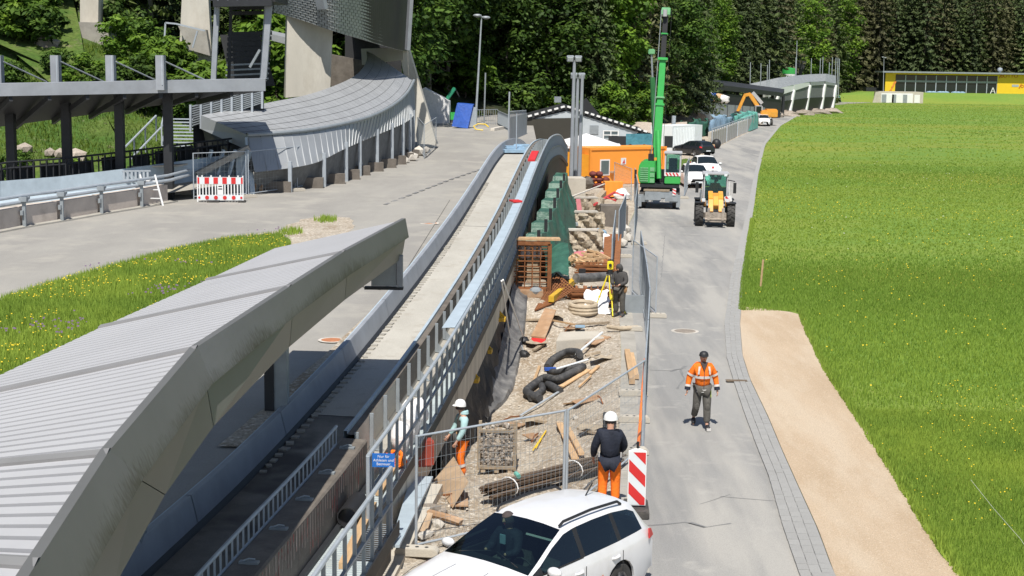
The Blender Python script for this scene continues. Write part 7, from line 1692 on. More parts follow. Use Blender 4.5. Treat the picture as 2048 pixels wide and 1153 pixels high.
MB().bar(O(2.75,1.65,.02), O(3.2,1.65,.02), .02, .45).build('notice', M['rwhite'], oc); MB().prism([O(2.86,1.50,.04), O(3.1,1.50,.04), O(3.04,1.80,.04)], n_*-.01).build('notice_mark', M['redprint'], oc)
rib = unit_box('rib', M['orange']); 
MB().prism([O(-1.15,0.05,-1.5), O(0,0.05,-.1), O(0,2.15,-.1), O(-1.15,2.35,-1.5)], n_*.3).build('side_flank', mat('amber_orange_paint', (0.72,0.30,0.02), 0.5, var=.1), oc)
tn2 = thing('pavilion_tent', 'white pavilion tent top behind the orange container', 'tent', (OA+u*3.0+n_*4.5))
ap = Vector((0,0,3.15))
for a, b in (((-2.6,-2,2.55),(2.6,-2,2.55)), ((2.6,-2,2.55),(2.6,2,2.55)), ((2.6,2,2.55),(-2.6,2,2.55)), ((-2.6,2,2.55),(-2.6,-2,2.55))): MB().poly([Vector(a), Vector(b), ap+Vector((0,0,.25))]).build('roof_panel', M['bag'], tn2)
for x in (-2.5, 2.5):
    for y in (-1.9, 1.9): MB().bar((x,y,0), (x,y,2.55), .06).build('leg', M['steel'], tn2)
for y in (-2, 2): MB().bar((-2.6,y,2.5), (2.6,y,2.5), .03, .2).build('valance', M['bag'], tn2)
q = S(1228,398); sk = thing('orange_skip', 'small orange skip in front of the orange container', 'skip', q, 0.05); MB().prism([(-.55,0,.12),(.5,0,.12),(.55,0,1.05),(-.6,0,1.05)], (0,1.0,0)).build('bin', M['orange'], sk)
for k in range(3): MB().box((-.4+.4*k,-.03,.6), (.07,.06,.9)).build('rib', M['orange'], sk)
one(MB().bar(S(1224,372)+Vector((0,.6,.9)), S(1254,352)+Vector((0,.9,1.5)), .25, .12), 'tilted_board', M['board_brown'], 'brown board tilted above the orange skip', 'board')
q = S(1198,378); rd = thing('red_bundle', 'stack of dark red bundles in front of the orange container', 'stack', q)
for r in range(3):
    for k in range(3-(r > 1)): MB().ball((-.45+.45*k,-.05*r,.25+.38*r), (.27,.3,.21), 9, 6, .08).build('bundle', mat('dark_red_cloth', (0.16,0.035,0.03), 0.8, var=.3) if 'dark_red_cloth' not in bpy.data.materials else bpy.data.materials['dark_red_cloth'], rd, smooth=True)
one(MB().ball(S(1172,378)+Vector((0,0,.35)), (.6,.5,.45), 9, 6, .25), 'dark_heap', M['conc_dark'], 'dark mixed heap beside the stack of red bundles', 'heap'); one(MB().bar(S(1190,410)+Vector((0,0,.15)), S(1208,398)+Vector((0,0,.4)), .35, .3), 'timber_block', M['wood_old'], 'pale timber block on the rubble before the orange skip', 'block')
one(MB().ball(S(1175,415)+Vector((0,0,.1)), (.8,.5,.25), 9, 6, .2), 'white_rubble', M['stone_white'], 'low heap of white rubble near the green tarp', 'rubble'); one(MB().ball(G(1242,400)+Vector((0,0,.3)), (.5,.4,.4), 9, 6, .2), 'white_heap', M['bag'], 'small white heap beside the orange skip', 'heap')
# white container, leftover
wc = thing('white_container', 'pale blue-white storage container with open end doors', 'container'); A0c, B0c = G(1352,306), G(1408,302)
u = (B0c-A0c).normalized(); n_ = Vector((-u.y,u.x,0)); Lc = (B0c-A0c).length
def Cc(t, z, d=0.0): return A0c+u*t+Vector((0,0,z))-n_*d
MB().prism([Cc(-.8,.1), Cc(Lc-.5,.1), Cc(Lc-.5,2.65), Cc(-.8,2.65)], n_*2.5).build('shell', M['container'], wc)
for k in range(14): MB().bar(Cc(-.5+.30*k,.2,.03), Cc(-.5+.30*k,2.5,.03), .10, .06, up=(u.x,u.y,0)).build('corrugation', M['container'], wc) if -.5+.3*k < Lc-.6 else None
MB().prism([Cc(Lc-.45,.1,-.1), Cc(Lc+.75,.1,-1.9), Cc(Lc+.75,2.55,-1.9), Cc(Lc-.45,2.6,-.1)], n_*.08).build('door', mat('pale_blue_door', (0.48,0.58,0.65), 0.5, var=.06), wc)
for t, z in ((Lc*.98, .5),): MB().bar(Cc(Lc-.1,.25,.05), Cc(Lc+.4,.95,-.5), .5, .5).build('dark_opening', M['black'], wc)
one(MB().box(G(1424,300)+Vector((-.3,-.3,.3)), (.9,.6,.55), .3), 'amber_box', M['wood'], 'ochre timber box at the container door', 'box'); one(MB().ball(G(1440,298)+Vector((-.4,0,.5)), (.5,.5,.55), 10, 7), 'dark_drum', M['black'], 'black round drum by the container door', 'drum', smooth=True)
one(MB().tube([G(1344,300)+Vector((0,0,0)), P(1348,232,Y=G(1344,300).y)], .22, 8), 'grey_pipe_mast', M['steel'], 'thick grey upright pipe beside the white container', 'pipe')
one(MB().box(G(1337,330)+Vector((.1,1.5,1.9)), (.7,.4,1.0)), 'switch_cabinet', M['steel_dark'], 'dark switch cabinet on a pole behind the crane cab', 'panel')
for i, (x, y, s) in enumerate([(1365,330,2.2)]): patch('grass_patch', [(1348,322),(1372,318),(1398,326),(1392,338),(1362,342),(1348,334)], M['verge'], 'small grass patch behind the crane', 0.03, fn=lambda x, y: G(x, y))

# ---- row of block walls with panels, tarps and boards along the road edge
bl = [(1420,297,1448,285,'concrete block wall panel with a red mark next to the container'),(1450,284,1470,274,'second concrete block wall panel along the road'),(1472,273,1490,266,'third concrete block wall panel along the road'),(1491,265,1506,259,'farthest concrete block wall panel along the road')]
for i, (x0, y0, x1, y1, l) in enumerate(bl):
    a, b = G(x0, y0), G(x1, y1); p = thing('barrier_panel', l, 'wall', a, 0, 'block wall panels along the road', world=True)
    MB().bar(a+Vector((0,0,.85)), b+Vector((0,0,.85)), .5, 1.7).build('block', M['stone_white'] if i else M['conc_pale'], p)
    for k in range(7): q = a.lerp(b, k/6)+Vector((.12,-.35,0)); MB().bar(q, q+Vector((0,0,1.95)), .16, .10).build('fence_post', M['steel'], p)
    for k in range(3): q0, q1 = a.lerp(b, k/3+.01), a.lerp(b, (k+1)/3-.01); MB().bar(q0+Vector((.02,-.27,.55)), q1+Vector((.02,-.27,.55)), .1, 1.0).build('concrete_panel', M['conc_pale'] if (k+i) % 2 else M['stone'], p)
    MB().tube([a+Vector((.1,-.35,2.05)), b+Vector((.1,-.35,2.05))], .05, 6).build('rail', M['steel'], p)
    if i == 0: MB().prism([a.lerp(b,.35)+Vector((.02,-.40,.5)), a.lerp(b,.62)+Vector((.02,-.40,.5)), a.lerp(b,.5)+Vector((.02,-.40,1.6))], (0,-.02,0)).build('red_mark', M['redprint'], p)
def drape(pts, h, m, label, name='tarp', seed=0):
    rows = []; q = resample([G(*p) for p in pts], 22)
    for i, p in enumerate(q):
        r = []
        for k in range(8):
            t = k/7; w_ = float(fbm(i*.7+seed, k*.8, 1.0, 4))-.5; r.append((p.x+.4*math.sin(i*1.3+k*.4)*t+w_*.5, p.y+1.2*t*2+w_*.4, .1+(h+(float(fbm(i*.5, seed, 1.0, 6))-.5)*1.2)*math.sin(min(1, t*1.4)*math.pi/2)))
        rows.append(r)
    mb = MB().grid(rows); return one(mb, name, M[m], label, 'tarp', smooth=True, angle=60)
drape([(1365,280),(1390,276),(1420,272)], 1.9, 'greentarp', 'dark green tarp draped behind the white container', 'green_tarp', 1)
drape([(1418,276),(1445,268),(1470,262)], 2.1, 'skytarp', 'light blue tarp draped over the block walls', 'light_blue_tarp', 2); drape([(1468,266),(1490,260),(1514,256)], 2.2, 'tealtarp', 'teal tarp at the far end of the block walls', 'teal_tarp', 3); drape([(1488,266),(1502,263),(1516,257)], 2.0, 'tealtarp', 'teal tarp corner hanging down to the road', 'teal_tarp', 5)

# ---- excavator and dumper far down the road
ex = thing('excavator', 'amber wheeled excavator with bent boom working beside the road', 'excavator', G(1527,251), 0.0)
for x in (-.95, .95):
    for y in (-1.2, 1.2): wheel(ex, (x,y,.5), .5, .4, 'steel_dull', 1 if x > 0 else -1)
MB().box((0,0,.85), (2.0,3.2,.5)).build('chassis', M['steel_dark'], ex); MB().box((.55,-.2,1.75), (2.6,2.8,1.1)).build('engine_housing', M['amber'], ex, bevel=.15); MB().box((1.0,-.2,2.15), (1.8,2.2,.7)).build('rear_cover', M['amber'], ex, bevel=.15)
MB().box((-.95,-.3,2.2), (1.1,1.6,1.6)).build('cab', M['sheet'], ex, bevel=.1); MB().box((-1.0,-1.12,2.4), (.8,.04,1.0)).build('cab_window', M['darkglass'], ex); MB().box((-1.52,-.3,2.4), (.04,1.2,1.0)).build('side_window', M['darkglass'], ex)
mb = MB(); mb.bar((-.4,.2,2.0), (-2.2,.3,4.6), .5, .6); mb.bar((-2.1,.3,4.7), (-3.0,.3,4.5), .45, .5); mb.build('boom', M['amber'], ex, bevel=.05); MB().bar((-2.9,.3,4.7), (-4.0,.3,2.0), .4, .45).build('stick', M['amber'], ex, bevel=.05); MB().prism([(-4.4,0,2.0),(-3.7,0,2.1),(-3.9,0,1.2),(-4.7,0,1.3)], (0,.7,0)).build('bucket', M['steel_dark'], ex)
MB().tube([(-.8,.3,1.9),(-1.9,.3,3.6)], .12, 8).build('boom_cylinder', M['steel_dark'], ex); MB().bar((-1.8,.4,4.95), (-.3,.4,3.3), .5, .5).build('pale_hose_guard', M['sheet'], ex)
dm = thing('dumper', 'orange dumper truck with its skip turned to the side behind the excavator', 'dumper', G(1562,229), 0.2)
for x in (-1.0, 1.0):
    for y in (-1.3, 1.3): wheel(dm, (x,y,.7), .7, .5, 'steel_dull', 1 if x > 0 else -1)
MB().box((0,0,1.0), (1.6,3.6,.5)).build('chassis', M['steel_dark'], dm); MB().prism([(-2.0,-1.5,1.5),(1.6,-1.5,1.3),(2.1,-1.5,2.5),(-2.2,-1.5,2.7)], (0,2.6,0)).build('skip', M['orange'], dm, bevel=.05); MB().box((.7,-1.6,1.75), (1.6,.3,.9)).build('engine_cover', M['amber'], dm, bevel=.05); MB().box((-1.4,-1.6,1.9), (.5,.4,.9)).build('post', M['white'], dm)

# ---- covered track segments at the far end
fd = thing('dark_covered_track', 'long dark covered track section behind the excavator', 'covered track')
TA, TB, TC, TD = P(1392,164,Y=228), P(1566,186,Y=262), P(1392,182,Y=226), P(1566,200,Y=260)
MB().prism([TA, TB, TB-Vector((0,0,.7)), TA-Vector((0,0,.9))], (1.5,7,.6)).build('roof', M['clad_dark'], fd); 
for k in range(8):
    a = TA.lerp(TB, k/7)+Vector((1,5,-.5)); MB().bar((a.x,a.y,-.5), a, .5).build('column', M['steel_dark'], fd)
MB().prism([TC+Vector((0,2,0)), TD+Vector((0,2,0)), Vector((TD.x,TD.y+2,0)), Vector((TC.x,TC.y+2,2))], (0,.5,0)).build('dark_infill', M['clad_dark'], fd)  # dark sheet near the front stands in for shade inside the track
for i in range(9): a, b = P(1396+15*i, 205+1.2*i, Y=220+3*i), P(1410+15*i, 206+1.2*i, Y=223+3*i); MB().prism([a, b, b-Vector((0,0,2.6)), a-Vector((0,0,2.4))], (0,.2,0)).build('side_panel', M['steel_dull'], fd)
for i, (x, y, m_) in enumerate([(1412,192,'bag'),(1424,194,'bluetarp'),(1436,196,'wood'),(1446,199,'bag')]): one(MB().ball(P(x, y, Y=222), (1.1,.6,.6), 8, 6, .2), 'stored_bundle', M[m_], ['white bundle stored on the dark covered track','blue bundle stored on the dark covered track','ochre bundle stored on the dark covered track','second white bundle stored beside the ochre one'][i], 'bundle', smooth=True)
ft = thing('bright_covered_track', 'pale covered track section with white struts at the far road end', 'covered track')
PT = [P(x, y, Y=d) for x, y, d in [(1520,186,262),(1556,178,270),(1588,170,278),(1620,164,288),(1650,163,296),(1672,168,302)]]; PB = [P(x, y, Y=d) for x, y, d in [(1520,196,262),(1556,192,270),(1588,182,278),(1620,172,288),(1650,170,296),(1672,172,302)]]; PR = [P(x, y, Y=d) for x, y, d in [(1500,168,268),(1556,156,276),(1588,152,284),(1620,149,294),(1652,148,300),(1672,152,306)]]; PG = [P(x, y, Y=d) for x, y, d in [(1520,206,262),(1556,204,270),(1588,200,278),(1620,196,288),(1650,195,296),(1672,194,302)]]
for i in range(5):
    MB().grid([[PT[i]+Vector((.06,0,0)), PB[i]+Vector((.06,0,0))], [PT[i+1]-Vector((.06,0,0)), PB[i+1]-Vector((.06,0,0))]]).build('upper_panel', M['white'] if i < 3 else M['clad'], ft); MB().grid([[PB[i]+Vector((.1,.3,0)), PG[i]+Vector((.1,.3,0))], [PB[i+1]+Vector((-.1,.3,0)), PG[i+1]+Vector((-.1,.3,0))]]).build('lower_panel', M['net_dark'], ft)
    MB().grid([[PR[i], PT[i]], [PR[i+1], PT[i+1]]]).build('roof_panel', M['clad_tile'], ft); MB().bar(Vector((PG[i+1].x-1.0,PG[i+1].y-1.5,0.3)), PB[i+1]+Vector((0,-.1,.1)), .45, .5).build('strut', M['white'], ft)
    MB().grid([[PG[i], Vector((PG[i].x,PG[i].y+1,0))], [PG[i+1], Vector((PG[i+1].x,PG[i+1].y+1,0))]]).build('dark_base', M['clad_dark'], ft)
    c = (PG[i]+PG[i+1])/2; MB().ball((c.x,c.y-1,.2), (2.6,1.5,.8), 10, 7, .22).build('rubble_mound', M['stone'], ft)
MB().poly([PT[5], PR[5], Vector((PR[5].x,PR[5].y,0)), Vector((PT[5].x,PT[5].y,0))]).build('end_panel', M['conc_pale'], ft)
o = drape([(1682,206),(1692,203),(1702,203)], 1.6, 'tealtarp', 'teal tarp heap at the end of the pale covered track', 'teal_tarp', 9)
a = G(1578,214); sl = thing('white_silo', 'white silo tank with a green cap standing behind the covered track', 'silo', Vector((P(1577,180,Y=312).x,312,1))); sl.scale = (.85,.85,.85); MB().lathe([(0,0),(1.7,0),(1.8,9.0),(1.5,9.1)], 18, (0,0,0)).build('tank', M['white'], sl, smooth=True); MB().lathe([(1.83,8.0),(1.83,9.3),(0,9.6)], 18).build('cap', M['green'], sl, smooth=True)
mb = MB().prism([P(1540,132,Y=330), P(1570,126,Y=330), P(1585,160,Y=330), P(1535,160,Y=330)], (0,4,0)); one(mb, 'rock_wall', M['conc'], 'grey rock-like concrete wall beside the white silo', 'wall')
mb = MB().prism([P(1592,120,Y=334), P(1614,124,Y=334), P(1600,156,Y=334), P(1580,150,Y=334)], (0,.4,0)); one(mb, 'dark_banner', M['clad_dark'], 'dark slanting panel behind the white silo', 'panel')
for i, (x, yt, yb, d) in enumerate([(1500,125,187,255),(1521,127,186,258),(1534,130,192,262),(1538,120,195,264),(1591,115,152,300),(1593,82,150,302),(1622,117,160,300),(1640,117,150,302),(1645,114,160,300),(1658,125,148,304),(1664,115,150,306),(1671,116,155,306),(1675,116,158,306),(1678,118,165,306)]):
    b = P(x, yb, Y=d); b.z = max(0, min(b.z, 3)); o = one(MB().tube([b, P(x+1, yt, Y=d)], .075, 6), 'thin_mast', M['steel'], 'thin pale mast rising above the far covered track', 'mast', 'thin masts above the far covered track')
a = G(1768,205); lamp_post((1766,1768), 205, 116, 'slim lamp post at the corner of the yellow building', 1, z=0.0)
# ---- yellow building on its bank
YB = 432.0
yb = thing('yellow_building', 'long low yellow building with a dark glazed front and grey flat roof', 'building')
def Y_(x, y, d=0): return P(x, y, Y=YB+d)
z0 = Y_(1800,188).z; z1 = Y_(1768,151).z; x0, x1, xe = Y_(1770,170).x, Y_(1994,170).x, Y_(2120,170).x; zr = Y_(1900,148).z; xa = Y_(1790,170).x; zt1, zb1 = Y_(1890,152).z, Y_(1890,187).z
MB().box(((x0+xe)/2, YB+4, (z0+zr)/2), (xe-x0,7.6,zr-z0)).build('core', M['clad_dark'], yb)
MB().box(((x1+xe)/2, YB, (z0+zr)/2), (xe-x1,.5,zr-z0)).build('facade_panel', M['facade_yellow'], yb); MB().box(((x0+xa)/2, YB, (z0+zr)/2), (xa-x0,.5,zr-z0)).build('facade_panel', M['facade_yellow'], yb); MB().box(((xa+x1)/2, YB, (zt1+.2+zr)/2), (x1-xa,.5,zr-zt1-.2)).build('facade_band', M['facade_yellow'], yb)
MB().box(((x0+xe)/2-.5, YB+3, zr+.3), (xe-x0+1.5,9.5,.45)).build('flat_roof', M['steel_dull'], yb)
n = 10
for k in range(n):
    xx = xa+(x1-xa)*(k+.5)/n; MB().box((xx, YB+.15, (zt1+zb1)/2), ((x1-xa)/n-.3,.12,zt1-zb1)).build('glazing', M['darkglass'], yb); MB().box((xx, YB+.02, zb1+(zt1-zb1)*.66), ((x1-xa)/n-.3,.08,.55)).build('window_blind', M['steel_dull'], yb)
    MB().box((xa+(x1-xa)*(k+1)/n, YB, (zt1+zb1)/2), (.24,.3,zt1-zb1)).build('mullion', M['steel'], yb)
p = Y_(2030,172); MB().box((p.x,YB-.27,p.z), (2.0,.06,.7)).build('oval_window', M['steel'], yb, bevel=.03)
text('LOTTO', 1.55, M['brownprint'], yb, facing(Vector((Y_(2018,152.5).x, YB-.3, Y_(2018,152.5).z)), (0,-1)), .02)
def emblem(px, py, s):
    c = Y_(px, py); MB().prism([(c.x-s,YB-.29,c.z-s*.8),(c.x-s*.55,YB-.29,c.z-s*.8),(c.x+.1*s,YB-.29,c.z+.9*s),(c.x-.15*s,YB-.29,c.z+.9*s)], (0,-.02,0)).build('emblem', M['brownprint'], yb); MB().lathe([(s*.35,0),(s*.6,0)], 10, (c.x+.35*s,YB-.3,c.z), axis='Y').build('emblem', M['brownprint'], yb)
emblem(2002,153,.7); emblem(2042,173,.8)
dd = thing('print_figure', 'faint orange figure print on the yellow end wall', 'print'); bpy.data.objects.remove(dd)
for k in range(3): MB().prism([(x0+1.2+.5*k,YB-.28,z0+.8+1.0*k),(x0+2.0+.5*k,YB-.28,z0+.9+1.0*k),(x0+2.3+.5*k,YB-.28,z0+1.8+1.0*k),(x0+1.9+.4*k,YB-.28,z0+1.7+1.0*k)], (0,-.02,0)).build('orange_print', M['orangeprint'], yb)
MB().lathe([(0,1.6),(.7,1.3),(.75,.7),(.3,.3),(.3,0)], 14, (Y_(2006,150).x,YB+3,zr+.5)).build('roof_vent', M['steel'], yb, smooth=True)
tri = thing('white_easel', 'white triangular frame in front of the glazed yellow building', 'frame', Vector((Y_(1982,188).x, YB-1.5, z0-.05))); 
for s in (-1, 1): MB().bar((s*.9,0,0), (0,0,2.3), .18).build('leg', M['white'], tri)
MB().bar((-.45,0,1.1), (.45,0,1.1), .1).build('crossbar', M['white'], tri)
me = MB().ball((0,0,.45), (1.1,.7,.55), 9, 6, .12).mesh('bundle'); me.materials.append(M['skytarp'])
for i, x in enumerate([1855,1863,1876,1882,1888,1905,1912,1920]): o = bpy.data.objects.new('wrapped_bundle', me); COL.objects.link(o); o.location = (Y_(x,187).x, YB-1.6, z0-.05); tag(o, 'pale wrapped bundle lying along the glazed front of the yellow building', 'bundle', 'wrapped bundles along the yellow building')
gg = thing('white_garages', 'low row of white garages with grey doors set into the bank', 'garage'); gy = 415.0
def Gg(x, y): return P(x, y, Y=gy)
a, b, c_ = Gg(1761,206), Gg(1826,204), Gg(1846,204); ztop = Gg(1800,184).z
MB().box(((a.x+c_.x)/2, gy+4, ztop/2), (c_.x-a.x,8,ztop)).build('shell', M['conc_pale'], gg); MB().box(((a.x+b.x)/2, gy-.05, ztop/2-.2), (b.x-a.x-.2,.1,ztop-.5)).build('front', M['white'], gg)
for k, (xx, wd, m_) in enumerate([(1768,1.3,'steel_dull'),(1783,1.2,'white'),(1788,1.2,'steel_dull'),(1798,1.2,'white'),(1810,1.2,'steel_dull'),(1819,1.0,'white'),(1834,1.6,'white')]): MB().box((Gg(xx,195).x, gy-.13, ztop/2-.35), (wd,.06,ztop-.9)).build('door', M[m_], gg)
MB().prism([(a.x-2.2,gy,0),(a.x,gy,0),(a.x,gy,ztop),(a.x-1.5,gy,ztop-.2)], (0,.5,0)).build('wing_wall', M['conc_pale'], gg)
sb = thing('grey_shelter', 'dark grey flat shelter roof beside the yellow building', 'shelter'); a = P(1733,178,Y=440); MB().box((a.x+2.2,440,a.z-.3), (5.5,4,1.4)).build('roof', M['steel_dark'], sb); MB().box((a.x+2.6,441,a.z-2.2), (4.4,3,2.6)).build('wall', M['clad_dark'], sb); MB().box((a.x+.1,438,a.z-2.4), (.4,.4,3.0)).build('leg', M['white'], sb)
mb = MB(); mb.grid([[P(x, yb, z=0), P(x+6, yb*.5+yt*.5-3, Y=d+3), P(x+10, yt, Y=d+9), P(x+14, yt-6, Y=d+18)] for x, yb, yt, d in [(1326,268,240,G(1326,268).y),(1345,262,232,G(1345,262).y),(1375,257,226,G(1375,257).y),(1410,250,218,G(1410,250).y),(1445,243,212,G(1445,243).y),(1480,236,208,G(1480,236).y)]]); struct(mb, 'earth_bank', M['earth'], 'brown earth bank with grass below the forest behind the tarps', smooth=True)
patch('far_path', [(1640,214),(1676,207),(1678,184),(1684,186),(1700,198),(1742,206),(1700,208)], M['asphalt_left'], 'grey path leading to the white garages', 0.03, fn=lambda x, y: G(x, y))
for i, (x, y) in enumerate([(1718,186),(1725,187),(1730,186)]): one(MB().ball(G(x,206)+Vector((0,20,.5)), (1.2,.8,.6), 8, 6, .2), 'boulder', M['stone'], ['first dark boulder beside the path to the garages','middle dark boulder beside the path to the garages','last dark boulder beside the grey shelter'][i], 'boulder')
# white rope across the meadow and small marker post
one(MB().tube([G(1940,985)+Vector((0,0,.25)), G(1985,1040)+Vector((0,0,.22)), G(2040,1108)+Vector((0,0,.25)), G(2070,1150)+Vector((0,0,.2))], .0035, 5), 'white_rope', M['petal_white'], 'thin white rope stretched over the meadow grass', 'rope')
b = G(1521,575); one(MB().tube([b, b+Vector((.06,0,1.05))], .04, 6), 'marker_post', M['wood'], 'thin wooden marker post at the edge of the meadow', 'post')
# manhole covers
def manhole(p, label, m, r=.30):
    o = thing('manhole_cover', label, 'manhole cover', p); MB().lathe([(r*1.35,.004),(r*1.35,.010),(r*1.05,.012)], 20).build('surround', M['stone_white'], o); MB().lathe([(r*1.05,.010),(0,.014)], 20).build('lid', M[m], o)
manhole(G(1370,663), 'pinkish manhole cover in the road ahead of the walking man', 'stone', .32); manhole(T(664,681), 'rust-red manhole cover beside the track wall', 'corten', .24); manhole(T(858,447), 'faded red manhole cover on the old road beside the track wall', 'corten', .3)
# ------------------------------------------------------------------ grass blades and flowers
def blades(name, pts, h, w_, m, label, parent=None, lean=.35):
    n = len(pts); a = np.random.rand(n)*2*math.pi; hh = h*(0.6+0.8*np.random.rand(n)); ww = w_*(0.7+.6*np.random.rand(n))
    dx, dy = np.cos(a)*ww, np.sin(a)*ww*.6; lx, ly = (np.random.rand(n)-.5)*2*lean*hh, (np.random.rand(n)-.5)*2*lean*hh
    v = np.empty((n, 3, 3)); v[:,0] = pts; v[:,1] = pts; v[:,2] = pts
    v[:,0,0] -= dx; v[:,0,1] -= dy; v[:,1,0] += dx; v[:,1,1] += dy; v[:,2,0] += lx; v[:,2,1] += ly; v[:,2,2] += hh
    lf = fbm(pts[:,0], pts[:,1], .55, 11, 3) if h > .23 or pts[:,1].max() < 61 else fbm(pts[:,0]*.5, pts[:,1], .05, 12, 4)*1.5-.25
    tint = lf*.75+np.random.rand(n)*.35-.05
    me = fast_mesh(name, v.reshape(-1, 3), np.arange(n*3).reshape(n, 3), 3, M[m], np.repeat(tint, 3))
    o = bpy.data.objects.new(name, me); COL.objects.link(o); o['kind'] = 'stuff'; o['label'] = label; o['category'] = 'grass'
    return o
def scatter(n, y0, y1, xl, xr):
    y = y0+(y1-y0)*np.random.rand(n*2); y = np.maximum(y+np.random.randn(n*2)*.11*(y1-y0)*(y0 > 25), 19.5); a = np.array([xl(q) for q in y]); b = np.array([xr(q) for q in y]); k = np.random.rand(n*2)*np.max(b-a) < (b-a)
    y, a, b = y[k], a[k], b[k]; x = a+(b-a)*np.random.rand(len(y)); return np.stack([x, y, np.zeros_like(x)], 1)
def mleft(y): return max(SRX(y) if y < SR[-1].y+.3 else KRX(y), KRX(y))+.03
FR = lambda y: y*.45+7
blades('meadow_grass', scatter(150000, 19.5, 34, mleft, FR), .095, .010, 'blade', 'tall bright meadow grass close to the gravel strip')
blades('meadow_grass', scatter(125000, 34, 60, mleft, FR), .10, .018, 'blade', 'meadow grass beside the curving kerb')
blades('meadow_grass', scatter(65000, 60, 130, mleft, FR), .08, .05, 'blade_far', 'meadow grass in the middle distance')
blades('meadow_grass', scatter(32000, 130, 400, lambda y: mleft(min(y, 380)), FR), .12, .14, 'blade_far', 'far meadow grass towards the yellow building')
# ragged grass edge over gravel and kerb
ed = np.array([[mleft(y)+random.uniform(-.10,.12), y, 0.0] for y in np.random.rand(9000)*60+19.5]); blades('edge_grass', ed, .13, .018, 'blade', 'ragged grass edge along the gravel strip')
def flowers(pts, s, m, label):
    n = len(pts); v = np.empty((n, 4, 3)); r = s*(.6+.8*np.random.rand(n))
    for k, (ax, ay, az) in enumerate(((-1,-.3,-.6),(1,-.3,-.6),(1,.3,.6),(-1,.3,.6))): v[:,k] = pts; v[:,k,0] += ax*r; v[:,k,1] += ay*r; v[:,k,2] += az*r
    me = fast_mesh('meadow_flowers', v.reshape(-1, 3), np.arange(n*4).reshape(n, 4), 4, M[m]); o = bpy.data.objects.new('meadow_flowers', me); COL.objects.link(o); o['kind'] = 'stuff'; o['label'] = label; o['category'] = 'flowers'
def clump(p, t, seed, s=.35): return p[fbm(p[:,0], p[:,1], s, seed, 3) > t]
p = scatter(5200, 19.5, 40, mleft, FR); p[:,2] = .09+.06*np.random.rand(len(p)); flowers(clump(p, .52, 21)[:650], .010, 'petal_yellow', 'small yellow flowers scattered through the near meadow')
p = scatter(9000, 40, 110, mleft, FR); p[:,2] = .12; flowers(clump(p, .5, 22, .18)[:900], .016, 'petal_yellow', 'yellow flowers scattered over the middle meadow')
p = scatter(5000, 30, 330, lambda y: mleft(y)+2, FR); p[:,2] = .2; flowers(clump(p, .5, 24, .07)[:500], .02, 'petal_white', 'pale seed heads in drifts across the meadow')
# verge on the other side
VP = [T(*q) for q in VERGE]; vx = np.array([q.x for q in VP]); vy = np.array([q.y for q in VP])
def inside(x, y):
    c = np.zeros(len(x), bool); j = len(vx)-1
    for i in range(len(vx)):
        c ^= ((vy[i] > y) != (vy[j] > y)) & (x < (vx[j]-vx[i])*(y-vy[i])/(vy[j]-vy[i]+1e-9)+vx[i]); j = i
    return c
def vs(n):
    x = vx.min()+(vx.max()-vx.min())*np.random.rand(n); y = vy.min()+(vy.max()-vy.min())*np.random.rand(n); k = inside(x, y); x, y = x[k], y[k]; return np.stack([x, y, 1.62+.0172*(y-28)+.01], 1)
blades('verge_grass', vs(120000), .20, .020, 'blade', 'tall grass of the flowering verge')
p = vs(16000); p[:,2] += .19; flowers(clump(p, .50, 31, .5)[:800], .014, 'petal_yellow', 'yellow flowers crowding the verge'); p = vs(6000); p[:,2] += .26+.1*np.random.rand(len(p)); flowers(clump(p, .62, 33, .55)[:130], .022, 'petal_purple', 'dark purple flower spikes in the verge')
for i, (x, y) in enumerate([(652,442),(584,466)]):
    c = T(x, y); q = c+Vector((0,0,0)); n = 260; a = np.random.rand(n)*6.28; r = np.random.rand(n); blades('grass_tuft', np.stack([c.x+r*np.cos(a)*.45, c.y+r*np.sin(a)*.8, np.full(n, c.z)], 1), .2, .02, 'blade', 'small grass tuft on the pale gravel')

